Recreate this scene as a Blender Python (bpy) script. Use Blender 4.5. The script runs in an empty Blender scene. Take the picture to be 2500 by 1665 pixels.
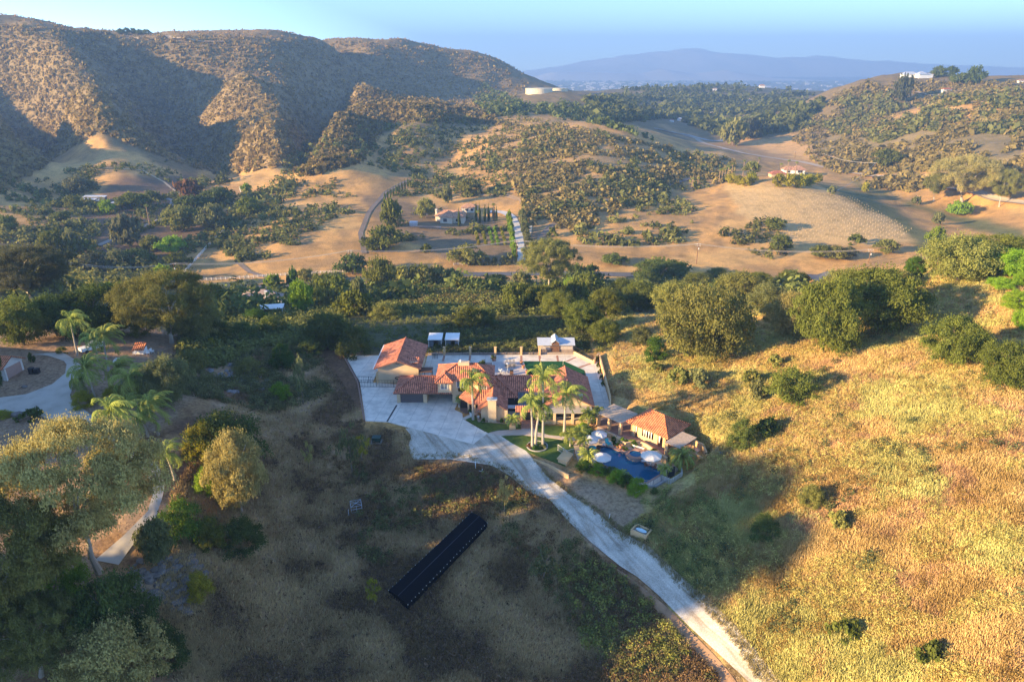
import bpy, math, random
import numpy as np
from mathutils import Vector
random.seed(7); RNG = np.random.default_rng(7)
SC = bpy.context.scene
COL = SC.collection
R = math.radians
# ------------------------------------------------------------ camera
F, CX, CY, CAMZ = 1667.0, 1250.0, 832.5, 64.0
PITCH = math.atan((CY-165.0)/F); CP, SP = math.cos(PITCH), math.sin(PITCH)
cam = bpy.data.cameras.new('camera'); co = bpy.data.objects.new('camera', cam); COL.objects.link(co)
co.location = (0, 0, CAMZ); co.rotation_euler = (R(90)-PITCH, 0, 0)
cam.sensor_width = 36; cam.lens = 36*F/2500; cam.clip_start = 1; cam.clip_end = 60000
SC.camera = co
SC.render.resolution_x = 1024; SC.render.resolution_y = 681
# ------------------------------------------------------------ light
SUN_EL, SUN_AZ = R(13.5), R(20)            # sun stands to the left, a little behind the camera
sdir = Vector((-math.cos(SUN_EL)*math.cos(SUN_AZ), -math.cos(SUN_EL)*math.sin(SUN_AZ), math.sin(SUN_EL)))
w = bpy.data.worlds.new('World'); SC.world = w; w.use_nodes = True
nt = w.node_tree; bg = nt.nodes['Background']
sky = nt.nodes.new('ShaderNodeTexSky'); sky.sky_type = 'NISHITA'; sky.sun_disc = False
sky.sun_elevation = SUN_EL; sky.sun_rotation = math.atan2(sdir.x, sdir.y)
sky.air_density = 1.0; sky.dust_density = 0.2; sky.ozone_density = 2.6; sky.altitude = 4500
nt.links.new(sky.outputs[0], bg.inputs[0]); bg.inputs[1].default_value = 0.125
sl = bpy.data.lights.new('sun', 'SUN'); so = bpy.data.objects.new('sun', sl); COL.objects.link(so)
sl.energy = 4.6; sl.angle = R(0.6); sl.color = (1.0, 0.71, 0.35)
so.rotation_euler = sdir.to_track_quat('Z', 'Y').to_euler(); so.location = (-300, -100, 300)
SC.view_settings.view_transform = 'Standard'; SC.view_settings.look = 'None'
SC.view_settings.exposure = 2.2; SC.view_settings.gamma = 1
SC.render.engine = 'CYCLES'
SC.cycles.max_bounces = 6; SC.cycles.diffuse_bounces = 3; SC.cycles.glossy_bounces = 2
SC.cycles.transmission_bounces = 4; SC.cycles.transparent_max_bounces = 4; SC.cycles.volume_bounces = 0
SC.cycles.use_fast_gi = False
# ------------------------------------------------------------ pixel <-> world (photo is 2500 px wide)
def un(px, py, z):
    a = (px-CX)/F; b = -(py-CY)/F
    dy = CP+b*SP; dz = -SP+b*CP
    t = (z-CAMZ)/dz
    return (a*t, dy*t)
def und(px, py, Y):                        # point seen at (px, py), Y metres ahead
    a = (px-CX)/F; b = -(py-CY)/F
    dy = CP+b*SP; dz = -SP+b*CP
    t = Y/dy
    return (a*t, Y, CAMZ+dz*t)
def proj(X, Y, Z):
    dz = Z-CAMZ; d = np.maximum(Y*CP-dz*SP, .01); v = Y*SP+dz*CP
    return CX+F*X/d, CY-F*v/d
# ------------------------------------------------------------ value noise
def vnoise(x, y, seed=0):
    xi = np.floor(x).astype(np.int64); yi = np.floor(y).astype(np.int64)
    fx = x-xi; fy = y-yi; fx = fx*fx*(3-2*fx); fy = fy*fy*(3-2*fy)
    def h(i, j):
        n = (i*374761393+j*668265263+seed*974634777) & 0xffffffff
        n = ((n ^ (n >> 13))*1274126177) & 0xffffffff
        return ((n ^ (n >> 16)) & 0xffff)/65535.0
    a = h(xi, yi); b = h(xi+1, yi); c = h(xi, yi+1); d = h(xi+1, yi+1)
    return a+(b-a)*fx+(c-a)*fy+(a-b-c+d)*fx*fy
def fbm(x, y, oct=4, seed=0):
    s = 0; a = .5
    for o in range(oct):
        s = s+a*(vnoise(x, y, seed+o)-.5)*2; x = x*2.03+17.1; y = y*2.03+5.3; a *= .5
    return s
def inpoly(x, y, poly):
    n = len(poly); r = np.zeros(np.shape(x), bool)
    for i in range(n):
        x1, y1 = poly[i]; x2, y2 = poly[(i+1) % n]
        if y1 == y2: continue
        c = ((y1 > y) != (y2 > y)) & (x < (x2-x1)*(y-y1)/(y2-y1)+x1)
        r ^= c
    return r
def segdist(x, y, poly, closed=True):
    n = len(poly); d = np.full(np.shape(x), 1e9)
    for i in range(n if closed else n-1):
        x1, y1 = poly[i]; x2, y2 = poly[(i+1) % n]
        dx, dy = x2-x1, y2-y1; L = dx*dx+dy*dy+1e-9
        t = np.clip(((x-x1)*dx+(y-y1)*dy)/L, 0, 1)
        d = np.minimum(d, np.hypot(x-x1-t*dx, y-y1-t*dy))
    return d
# ------------------------------------------------------------ terrain control points
NEAR = """30,900,9 0,1000,8 200,1050,8.5 330,1000,8.5 420,1000,8 380,1150,7.5 350,1250,7 250,1400,6 480,1400,3.6 100,1300,6 0,1500,5 100,1665,3
400,1650,0 500,1250,5 520,1100,6 600,1000,4 520,900,4.5 430,850,6 330,850,8 150,860,9 100,830,9 200,800,7 0,800,7
650,1100,2.2 650,1300,0 700,950,1 700,850,0.6 780,900,-.4 800,1000,-.4 850,1100,-1 920,1075,-.5 750,1250,-1.5 700,1450,-2 700,1650,-3
1000,1400,-3 1100,1250,-2.2 1000,1180,-1.2 1150,1180,-.2 1280,1240,-.8 950,1640,-4 1200,1600,-4.5 1250,1400,-3.5 1400,1350,-2.4 1500,1500,-4 1400,1650,-5 1700,1650,-4.6
1050,1085,-.1 1250,1110,-.3 1350,1190,-1 1450,1290,-1.6 1600,1400,-2.5 1730,1520,-3.2 1860,1665,-4
1450,1210,-.4 1600,1220,-.2 1560,1290,-1.2 1650,1180,1 1650,1300,0
1700,1100,2 1750,1000,3.5 1680,900,3 1560,900,1.5 1500,850,.8 1600,780,1 1480,800,-.5 1900,1050,6 1900,850,7 1750,800,3.5 2000,930,8.5 2150,1000,10.5
2100,850,11 2300,1000,13.5 2450,850,17 2300,800,14 2250,720,15 2000,760,8 2350,660,17.5 2480,700,20 1850,770,5 2150,740,12
1900,1300,3 2100,1300,6.5 2300,1300,10 2480,1250,14 2000,1550,1.5 2250,1550,6.5 2480,1600,10.5 1850,1500,-1
1060,842,-1 1200,800,-3.5 1200,850,-.5 900,830,-1 950,790,-4 1350,790,-3 850,760,-8 1100,750,-9 1450,760,-4 600,800,-4 650,850,-1 500,800,0 700,780,-9
1000,715,-16 1150,700,-18 900,740,-14 700,760,-16 640,755,-30 100,780,4 100,700,-25 300,700,-35
520,715,-52 900,680,-53 1200,672,-53 1400,668,-53 1560,675,-53 2040,690,-52 480,683,-52 880,664,-52 700,640,-50 450,640,-51 200,640,-50 560,550,-47 300,560,-46
50,620,-48 1000,630,-50 1100,560,-46 1130,530,-44 1500,620,-50 1700,620,-50 1400,600,-49 2000,640,-50 1300,560,-46
250,490,-42 200,550,-44 30,560,-42 100,450,-35 200,420,-28 300,400,-25 330,420,-28 400,450,-38 450,500,-43 480,440,-40 600,480,-42 580,420,-36
700,600,-46 700,520,-40 800,460,-34 850,560,-44 900,500,-38 700,430,-34 860,420,-24 800,380,-12 1000,420,-30 950,360,-18 1000,320,-4 1100,300,-6
900,300,2 870,220,30 960,235,28 1050,260,16 1000,470,-38 1150,440,-34 1080,380,-28 1150,330,-14 1200,330,-8 1300,285,0 1460,308,-2 1250,400,-22 1400,400,-20
1400,500,-38 1550,420,-28 1650,470,-40 1700,400,-32 1600,330,-12 1900,435,-30 1820,440,-33 1750,470,-40 1950,500,-37 1850,520,-40 2050,480,-36 2150,540,-44
2250,590,-48 2000,590,-48 1800,560,-45 1750,540,-43 1700,345,-46 1950,370,-47 2000,420,-47 2100,440,-48 2200,480,-48 2400,500,-47 2500,560,-46 2400,600,-46
2150,400,-38 2300,400,-25 2480,400,-15 2000,340,-40 2100,330,-25 2200,300,-8 2400,300,5 2300,250,20 2450,240,25"""
DIST = """0,57,1300 140,64,1320 360,80,1380 570,88,1450 640,90,1480 800,98,1600 0,60,1600 280,80,1650 570,93,1750 800,103,1900 -200,60,1400 280,75,1350 440,85,1400 700,92,1500 900,108,1700 1000,108,1800 1180,130,1900 1230,160,1950 1290,205,2000
130,100,1180 190,250,930 220,330,815 240,400,735 50,380,960 0,250,1180 90,280,1120 -150,300,900 -150,60,1250
330,150,1390 350,260,1250 420,330,1080 480,390,930 560,440,760
650,100,1400 600,200,1110 560,280,930 590,340,810 640,400,715
830,160,1660 850,210,1510 800,280,1300 740,340,1110 690,400,920 640,440,740
820,300,870 780,340,800 950,150,1700 1100,180,1750 1150,240,1500 1230,215,1700 1050,215,1550 1150,270,1300
1340,228,1400 1280,225,1420 1400,228,1400 1300,250,1250 1400,260,1200 1450,245,1500 1520,290,1150
1500,235,2000 1560,215,2400 1620,245,1900 1750,207,2700 1900,217,2600 1800,260,1900 1650,300,1450 1900,280,1500 1800,310,1300
2010,228,1500 2130,194,1350 2230,186,1500 2400,196,1500 2500,192,1450 2650,190,1400 2650,400,650"""
WP = [(60,230,-20),(100,240,-15),(130,260,-8),(150,200,14),(0,320,-38),(60,320,-42),(120,330,-42),(-100,330,-46),(220,300,-20),
 (-60,40,3),(-90,60,9),(-120,100,12),(-150,140,10),(-140,60,14),(-200,200,2),(0,40,-6),(30,40,-3),(60,40,8),(100,50,14),(160,100,22),
 (-1500,1900,60),(-700,2100,50),(-200,2400,-20),(-1000,2500,-30),(0,3000,-100),(800,3300,-90),(1600,2500,-20),(1300,1900,0),(2200,2600,-20),
 (-3000,4000,-150),(0,4200,-150),(3000,4200,-120),(-5000,8000,-150),(0,8000,-150),(5000,8000,-150),(0,20000,-150),(-15000,20000,-150),(15000,20000,-150),(-9000,14000,-150),(9000,14000,-150),
 (-400,400,-30),(-600,700,20),(500,500,0),(700,700,30)]
pts = []
for s in NEAR.split():
    a, b, z = map(float, s.split(',')); x, y = un(a, b, z); pts.append((x, y, z))
for s in DIST.split():
    a, b, Y = map(float, s.split(',')); pts.append(und(a, b, Y))
pts += [tuple(map(float, p)) for p in WP]
pts = np.array(pts)
pu = pts[:, 0]/pts[:, 1]; pv = np.log(pts[:, 1])
KC = 0.035
def kern(du, dv): return np.sqrt(du*du+dv*dv+KC*KC)
K = kern(pu[:, None]-pu[None], pv[:, None]-pv[None]); n = len(pts)
A = np.zeros((n+3, n+3)); A[:n, :n] = K-np.eye(n)*0.004
Pm = np.stack([np.ones(n), pu, pv], 1); A[:n, n:] = Pm; A[n:, :n] = Pm.T
wts = np.linalg.solve(A, np.concatenate([pts[:, 2], np.zeros(3)]))
def rbf(u, v):
    out = np.empty(u.size); uf, vf = u.ravel(), v.ravel()
    for i in range(0, uf.size, 20000):
        j = slice(i, i+20000)
        out[j] = kern(uf[j, None]-pu[None], vf[j, None]-pv[None])@wts[:n]+wts[n]+wts[n+1]*uf[j]+wts[n+2]*vf[j]
    return out.reshape(u.shape)
# flat building pad (world metres)
PAD = [(-41,152),(-33.8,135),(-28.9,117.4),(-24,116.9),(-7,108.8),(0,106.3),(6,102.5),(10.5,100.2),(14,99.5),(20.5,95.3),(23.5,95),(26,97),(31,101),(34.5,106),(33.5,110),(26,116.5),(21,120),(20.4,127),(20.3,150),(19,146),(15,152),(-30,152)]
PADS = [(PAD, 0.0, 3.0)]
# ------------------------------------------------------------ height grid in (u = X/Y, v = ln Y)
ug = np.unique(np.concatenate([np.linspace(-4, -1.0, 50), np.linspace(-1.0, 1.0, 600), np.linspace(1.0, 1.8, 14)]))
vg = np.unique(np.concatenate([np.linspace(math.log(28), math.log(48), 20), np.linspace(math.log(48), math.log(2200), 560), np.linspace(math.log(2200), math.log(26000), 50)]))
UU, VV = np.meshgrid(ug, vg); YY = np.exp(VV); XX = UU*YY
ZZ = rbf(UU, VV)
near_w = np.clip(1-(YY-170)/100, 0, 1); far_w = np.clip((YY-600)/500, 0, 1)*np.clip((4500-YY)/1500, 0, 1); mid_w = np.clip((YY-180)/200, 0, 1)*np.clip((4500-YY)/1500, 0, 1)
ZZ += near_w*(0.35*fbm(XX/7, YY/7, 4, 3)+0.10*fbm(XX/1.1, YY/1.1, 2, 9))
hh = np.clip((ZZ+48)/40, 0.06, 1)
ZZ += mid_w*hh*3.0*fbm(XX/45, YY/45, 4, 21)+np.clip((YY-480)/150, 0, 1)*np.clip((1300-YY)/300, 0, 1)*np.clip((ZZ+46)/25, 0, 1)*8*fbm(XX/95+3, YY/130, 3, 24)
rid = 1-np.abs(fbm(XX/170+.35*fbm(XX/90, YY/90, 2, 40), YY/300, 4, 31))*2
ZZ += far_w*np.clip((ZZ+40)/70, 0, 1)*(5*(rid-.55)+5*fbm(XX/40, YY/40, 3, 55))
# spurs and gullies of the long mountain: crest lines (+) and gully lines (-) running down the slope
SPUR = [(-1, -200, -150, -100), (1, -90, -60, -40), (-1, 20, 60, 90), (1, 275, 235, 240), (-1, 440, 430, 560), (1, 700, 675, 650), (-1, 830, 815, 700), (.35, 900, 870, 790), (-.3, 1010, 1010, 900), (.4, 1120, 1150, 1000), (-.3, 1260, 1260, 1100)]
fy = np.clip((YY-700)/750, 0, 1); prof = np.zeros_like(ZZ); GU = UU*1764+1250
cols = [(s_, np.interp(fy, [0, .5, 1], [c_, b_, a_])) for s_, a_, b_, c_ in SPUR]
for (s0, c0), (s1, c1) in zip(cols[:-1], cols[1:]):
    m_ = (GU >= c0) & (GU < c1); f_ = np.clip((GU-c0)/np.maximum(c1-c0, 1), 0, 1); prof = np.where(m_, s0+(s1-s0)*(.5-.5*np.cos(np.pi*f_))*.6+(s1-s0)*f_*.4, prof)
ZZ += prof*34*np.clip((YY-680)/200, 0, 1)*np.clip((np.interp(GU, [0, 440, 700, 1000, 1290], [1300, 1400, 1500, 1800, 2000])-90-YY)/260, 0, 1)*np.clip((1100-GU)/200, 0, 1)
for poly, pz, fall in PADS:
    m = inpoly(XX, YY, poly); d = np.where(m, 0, segdist(XX, YY, poly))
    k = np.clip(1-d/fall, 0, 1); k = k*k*(3-2*k)
    ZZ = ZZ*(1-k)+(pz-.10)*k
# unseen rise added left of the view (sun side), crest shaped to cast shade
TT = -XX*math.cos(SUN_AZ)-YY*math.sin(SUN_AZ); SS = -XX*math.sin(SUN_AZ)+YY*math.cos(SUN_AZ)
rh = np.interp(SS, [-60, 0, 57, 62, 70, 77, 81, 92, 106, 112, 145, 165, 185, 260], [12, 26, 27, 36, 41, 38, 24, 17, 17, 27, 25, 16, 6, 0])
rw = np.clip(1-np.abs(TT-92)/30, 0, 1); rw = rw*rw*(3-2*rw)
ZZ = np.where(YY < 240, np.maximum(ZZ, ZZ*(1-rw)+rh*rw), ZZ)
def hgt(x, y):                             # terrain height, bilinear on the mesh's own grid
    x = np.asarray(x, float); y = np.asarray(y, float)
    u = x/y; v = np.log(y)
    i = np.clip(np.searchsorted(ug, u)-1, 0, len(ug)-2); j = np.clip(np.searchsorted(vg, v)-1, 0, len(vg)-2)
    fu = np.clip((u-ug[i])/(ug[i+1]-ug[i]), 0, 1); fv = np.clip((v-vg[j])/(vg[j+1]-vg[j]), 0, 1)
    return (ZZ[j, i]*(1-fu)+ZZ[j, i+1]*fu)*(1-fv)+(ZZ[j+1, i]*(1-fu)+ZZ[j+1, i+1]*fu)*fv
def cast(px, py):                          # where the view ray through a photo pixel first meets the terrain
    px = np.atleast_1d(np.asarray(px, float)); py = np.atleast_1d(np.asarray(py, float))
    a = (px-CX)/F; b = -(py-CY)/F; dy = CP+b*SP; dz = -SP+b*CP
    U = a/dy; S = dz/dy
    vs = np.arange(math.log(42), math.log(9000), .004); ys = np.exp(vs)
    X = np.full(px.size, np.nan); Y = X.copy()
    for q in range(0, px.size, 4000):
        u = U[q:q+4000]; s = S[q:q+4000]
        zr = CAMZ+s[:, None]*ys[None]; zt = hgt(u[:, None]*ys[None], np.broadcast_to(ys[None], zr.shape))
        hit = zt >= zr; ok = hit.any(1); k = hit.argmax(1); k0 = np.maximum(k-1, 0); r = np.arange(len(u))
        g1 = (zr-zt)[r, k]; g0 = (zr-zt)[r, k0]; f = np.clip(g0/(g0-g1+1e-9), 0, 1)
        yy = ys[k0]+(ys[k]-ys[k0])*f
        Y[q:q+4000] = np.where(ok, yy, np.nan); X[q:q+4000] = np.where(ok, yy*u, np.nan)
    Z = hgt(np.nan_to_num(X, nan=0), np.nan_to_num(Y, nan=100))
    return X, Y, Z
def G(px, py):                             # one pixel -> ground point
    X, Y, Z = cast(px, py); return float(X[0]), float(Y[0]), float(Z[0])
# ------------------------------------------------------------ object helpers
def setp(o, label=None, cat=None, group=None, kind=None):
    if label: o['label'] = label
    if cat: o['category'] = cat
    if group: o['group'] = group
    if kind: o['kind'] = kind
    return o
def mesh_np(name, V, faces_idx, nper, mat, parent=None, smooth=False, uv=None, col=None, loc=None, link=True):
    """V (n,3); faces_idx flat vertex indices; nper = verts per face (constant)"""
    me = bpy.data.meshes.new(name); V = np.asarray(V, np.float32); fi = np.asarray(faces_idx, np.int32).ravel(); nf = fi.size//nper
    me.vertices.add(len(V)); me.vertices.foreach_set('co', V.ravel())
    me.loops.add(fi.size); me.loops.foreach_set('vertex_index', fi)
    me.polygons.add(nf); me.polygons.foreach_set('loop_start', np.arange(0, fi.size, nper, dtype=np.int32))
    if smooth: me.polygons.foreach_set('use_smooth', np.ones(nf, bool))
    me.update(calc_edges=True)
    if col is not None:
        ca = me.color_attributes.new('Col', 'FLOAT_COLOR', 'POINT'); ca.data.foreach_set('color', np.asarray(col, np.float32).ravel())
    if mat is not None: me.materials.append(mat)
    if not link: return me
    o = bpy.data.objects.new(name, me); COL.objects.link(o)
    if loc is not None: o.location = loc
    if parent is not None: o.parent = parent
    return o
class MB:
    """collects boxes, prisms, tubes and sheets; build() links them as ONE mesh object"""
    def __init__(s): s.v = []; s.f = []; s.uv = []
    def face(s, P, uv=None):
        i = len(s.v); s.v += [tuple(map(float, p)) for p in P]; s.f.append(tuple(range(i, i+len(P))))
        if uv is None:
            a = Vector(P[0]); e = (Vector(P[1])-a); L = e.length or 1; e = e/L
            nrm = Vector((0, 0, 0))
            for k in range(1, len(P)-1): nrm += (Vector(P[k])-a).cross(Vector(P[k+1])-a)
            nrm = nrm.normalized() if nrm.length > 0 else Vector((0, 0, 1)); g = nrm.cross(e)
            uv = [((Vector(p)-a).dot(e), (Vector(p)-a).dot(g)) for p in P]
        s.uv += list(uv); return s
    def box(s, x0, x1, y0, y1, z0, z1, rot=0, c=None):
        P = [(x0,y0),(x1,y0),(x1,y1),(x0,y1)]
        if rot:
            cx, cy = c if c else ((x0+x1)/2, (y0+y1)/2); cs, sn = math.cos(rot), math.sin(rot)
            P = [(cx+(x-cx)*cs-(y-cy)*sn, cy+(x-cx)*sn+(y-cy)*cs) for x, y in P]
        return s.prism(P, z0, z1)
    def prism(s, P, z0, z1):
        n = len(P); ar = sum(P[i][0]*P[(i+1) % n][1]-P[(i+1) % n][0]*P[i][1] for i in range(n))
        if ar < 0: P = P[::-1]
        s.face([(x, y, z1) for x, y in P]); s.face([(x, y, z0) for x, y in P[::-1]])
        for i in range(n):
            a, b = P[i], P[(i+1) % n]; s.face([(a[0],a[1],z0),(b[0],b[1],z0),(b[0],b[1],z1),(a[0],a[1],z1)])
        return s
    def obox(s, a, b, wd, h, up=(0,0,1)):      # oriented bar from a to b (centre line), wd wide, h high
        a, b = Vector(a), Vector(b); d = (b-a).normalized(); r = d.cross(Vector(up))
        r = r.normalized() if r.length > 1e-4 else Vector((1,0,0)); u = r.cross(d)
        q = [(-r*wd/2-u*h/2), (r*wd/2-u*h/2), (r*wd/2+u*h/2), (-r*wd/2+u*h/2)]
        A = [a+k for k in q]; B = [b+k for k in q]
        s.face(A[::-1]); s.face(B)
        for i in range(4): j = (i+1) % 4; s.face([A[i], A[j], B[j], B[i]])
        return s
    def tube(s, pts, rad, n=8, cap=True):
        pts = [Vector(p) for p in pts]; rings = []
        for i, p in enumerate(pts):
            d = (pts[min(i+1, len(pts)-1)]-pts[max(i-1, 0)]).normalized()
            r = d.cross(Vector((0.01, 0.03, 1))) if abs(d.z) < .95 else d.cross(Vector((1, 0, 0)))
            r.normalize(); u = r.cross(d); rr = rad[i] if hasattr(rad, '__len__') else rad
            rings.append([p+(r*math.cos(2*math.pi*k/n)+u*math.sin(2*math.pi*k/n))*rr for k in range(n)])
        for i in range(len(rings)-1):
            for k in range(n):
                j = (k+1) % n; s.face([rings[i][k], rings[i+1][k], rings[i+1][j], rings[i][j]])
        if cap: s.face(rings[-1][::-1]); s.face(rings[0])
        return s
    def lathe(s, c, prof, n=16):               # prof: (radius, z) from bottom to top
        for i in range(len(prof)-1):
            (r0, z0), (r1, z1) = prof[i], prof[i+1]
            for k in range(n):
                a, b = 2*math.pi*k/n, 2*math.pi*(k+1)/n
                P = [(c[0]+r0*math.cos(a), c[1]+r0*math.sin(a), c[2]+z0), (c[0]+r0*math.cos(b), c[1]+r0*math.sin(b), c[2]+z0),
                     (c[0]+r1*math.cos(b), c[1]+r1*math.sin(b), c[2]+z1), (c[0]+r1*math.cos(a), c[1]+r1*math.sin(a), c[2]+z1)]
                if r0 < 1e-4: P = P[1:]
                elif r1 < 1e-4: P = P[:3]
                s.face(P)
        return s
    def build(s, name, mat, parent=None, smooth=False, **kw):
        me = bpy.data.meshes.new(name); me.from_pydata(s.v, [], s.f)
        ul = me.uv_layers.new(name='UVMap'); ul.data.foreach_set('uv', np.array(s.uv, np.float32).ravel())
        me.materials.append(mat)
        if smooth: me.polygons.foreach_set('use_smooth', np.ones(len(me.polygons), bool))
        o = bpy.data.objects.new(name, me); COL.objects.link(o)
        if parent is not None: o.parent = parent
        setp(o, **kw); return o
def empty(name, loc, label, cat, group=None, rz=0):
    o = bpy.data.objects.new(name, None); COL.objects.link(o); o.location = loc; o.rotation_euler = (0, 0, rz)
    o.empty_display_size = .2
    return setp(o, label, cat, group)
def copy_tree(o, parent=None):
    c = o.copy(); COL.objects.link(c); c.parent = parent
    for ch in list(o.children): copy_tree(ch, c)
    return c
# ------------------------------------------------------------ materials
def N(nt, t, **kw):
    n = nt.nodes.new('ShaderNode'+t)
    for k, v in kw.items():
        if hasattr(n, k): setattr(n, k, v)
        else: n.inputs[k].default_value = v
    return n
def L(nt, a, b): nt.links.new(a, b)
def ramp(nt, stops, fac=None):
    r = nt.nodes.new('ShaderNodeValToRGB'); e = r.color_ramp.elements
    while len(e) < len(stops): e.new(.5)
    for i, (p, c) in enumerate(stops): e[i].position = p; e[i].color = (*c, 1) if len(c) == 3 else c
    if fac is not None: L(nt, fac, r.inputs[0])
    return r
def mat(name, base, rough=.8, var=.25, scale=1.2, bump=0, bscale=12, spec=.3, metal=0, col2=None, coord='Object'):
    m = bpy.data.materials.new(name); m.use_nodes = True; t = m.node_tree; b = t.nodes['Principled BSDF']
    b.inputs['Roughness'].default_value = rough; b.inputs['Specular IOR Level'].default_value = spec; b.inputs['Metallic'].default_value = metal
    tc = N(t, 'TexCoord'); nz = N(t, 'TexNoise', Scale=scale, Detail=6.0, Roughness=.65); L(t, tc.outputs[coord], nz.inputs['Vector'])
    c2 = col2 if col2 else tuple(c*(1-var) for c in base); c3 = tuple(min(1, c*(1+var*.6)) for c in base)
    r = ramp(t, [(.3, c2), (.52, base), (.75, c3)], nz.outputs['Fac']); L(t, r.outputs[0], b.inputs['Base Color'])
    if bump:
        n2 = N(t, 'TexNoise', Scale=bscale, Detail=4.0); L(t, tc.outputs[coord], n2.inputs['Vector'])
        bp = N(t, 'Bump', Strength=bump, Distance=.05); L(t, n2.outputs['Fac'], bp.inputs['Height']); L(t, bp.outputs[0], b.inputs['Normal'])
    return m
# ------------------------------------------------------------ ground colour masks (what grows or lies there)
GX, GY = proj(XX, YY, ZZ)
PN1 = fbm(UU*30, VV*30, 4, 301)*2; PN2 = fbm(UU*30, VV*30, 4, 305)*2
def pm(poly, soft=0):                      # mask of terrain vertices inside an outline of the photo
    return inpoly(GX+9*PN1, GY+6*PN2, poly)
def smooth_mask(m, k=2):
    m = m.astype(float)
    for _ in range(k):
        m = (m+np.roll(m, 1, 0)+np.roll(m, -1, 0)+np.roll(m, 1, 1)+np.roll(m, -1, 1))/5
    return m
GOLD = np.array((.60, .345, .125)); TAN = np.array((.44, .32, .19)); BROWN = np.array((.20, .125, .075)); OLIVE = np.array((.15, .135, .055))
DARKB = np.array((.32, .195, .10)); GREEN = np.array((.085, .12, .035)); CHAP = np.array((.22, .165, .085)); REDB = np.array((.30, .17, .09))
C = np.broadcast_to(GOLD, XX.shape+(3,)).copy()
def paint(m, c, k=3, a=1.0):
    global C
    mm = smooth_mask(m, k)[..., None]*a; C = C*(1-mm)+np.asarray(c)*mm
n1 = fbm(XX/18, YY/18, 4, 70); n2 = fbm(XX/60, YY/60, 4, 80)
paint((n1 > .05), (.40, .24, .10), 1, .8)
n3 = fbm(XX/9, YY/14, 4, 75); paint((n3 > .12) & (YY > 250), (.30, .20, .10), 1, .7)
paint(n2 > .2, (.62, .39, .15), 2, .6)
paint(YY > 1100, CHAP, 4)                                              # far: brush-covered
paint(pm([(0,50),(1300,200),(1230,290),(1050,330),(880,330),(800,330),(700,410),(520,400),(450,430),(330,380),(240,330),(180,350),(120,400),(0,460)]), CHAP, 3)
paint(pm([(1690,345),(1990,332),(2140,372),(2150,410),(1960,385),(1760,352)]), (.62,.38,.16), 2)
paint(pm([(1600,300),(1760,345),(1990,395),(2120,440),(1900,400),(1640,330)]), (.40,.26,.13), 2)
paint(YY > 2300, (.13, .13, .08), 6)
paint((YY > 3300), (.17, .16, .13), 4)
paint(pm([(1290,270),(1350,280),(1560,350),(1800,395),(1790,440),(1500,520),(1300,560),(1240,420),(1180,330)]) & (YY < 1100), (.42, .27, .12), 3)
paint(pm([(1960,330),(2500,300),(2500,430),(2200,420),(1990,370)]), (.26, .20, .10), 3)
paint(pm([(1990,400),(2120,470),(2500,600),(2500,560),(2240,500),(2080,440)]) | pm([(1960,440),(2120,470),(2250,560),(2450,620),(2280,640),(2180,560),(2100,500)]), (.15, .15, .065), 4)
paint(pm([(1770,440),(1990,455),(2160,530),(2250,590),(2050,600),(1930,590),(1800,520)]), (.54, .37, .17), 2)
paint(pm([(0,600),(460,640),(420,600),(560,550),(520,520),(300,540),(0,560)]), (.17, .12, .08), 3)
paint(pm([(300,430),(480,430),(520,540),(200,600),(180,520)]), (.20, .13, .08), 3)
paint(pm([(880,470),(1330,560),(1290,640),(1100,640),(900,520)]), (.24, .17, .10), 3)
paint(pm([(500,700),(1600,690),(2050,700),(1600,800),(1400,840),(840,870),(500,850),(0,830),(0,640),(400,640)]), (.10, .10, .05), 5)
paint(pm([(980,700),(1300,700),(1280,760),(900,740)]), (.26, .20, .10), 4)
paint(pm([(1080,770),(1400,790),(1440,860),(1090,862)]), (.12, .13, .055), 4)
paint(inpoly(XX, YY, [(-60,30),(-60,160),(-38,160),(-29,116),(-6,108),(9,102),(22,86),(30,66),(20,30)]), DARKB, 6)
paint(inpoly(XX, YY, [(-140,60),(-140,160),(-62,160),(-58,90),(-50,60)]), (.33, .22, .14), 4)
paint(pm([(1350,1160),(1580,1200),(1690,1180),(1640,1330),(1540,1300)]), (.36, .25, .15), 3)
nb = fbm(XX/6, YY/6, 4, 91)
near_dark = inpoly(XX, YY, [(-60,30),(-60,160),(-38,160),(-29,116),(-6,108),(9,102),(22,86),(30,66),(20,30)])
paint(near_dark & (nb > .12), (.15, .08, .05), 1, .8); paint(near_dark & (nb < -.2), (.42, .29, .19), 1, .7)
right = (YY < 190) & (XX > 21) & (GX > 1480)
ng = fbm(XX/9, YY/9, 4, 101); nr = fbm(XX/4, YY/4, 3, 111)
paint(right & (ng > .05), (.34, .32, .11), 2, .7); paint(right & (fbm(XX/3, YY/3, 3, 131) > .2), (.30, .20, .10), 1, .7); paint(right & (nr > .22), (.50, .35, .13), 1, .6); paint(right & (ng < -.25), (.55, .40, .17), 1, .7)
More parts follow.
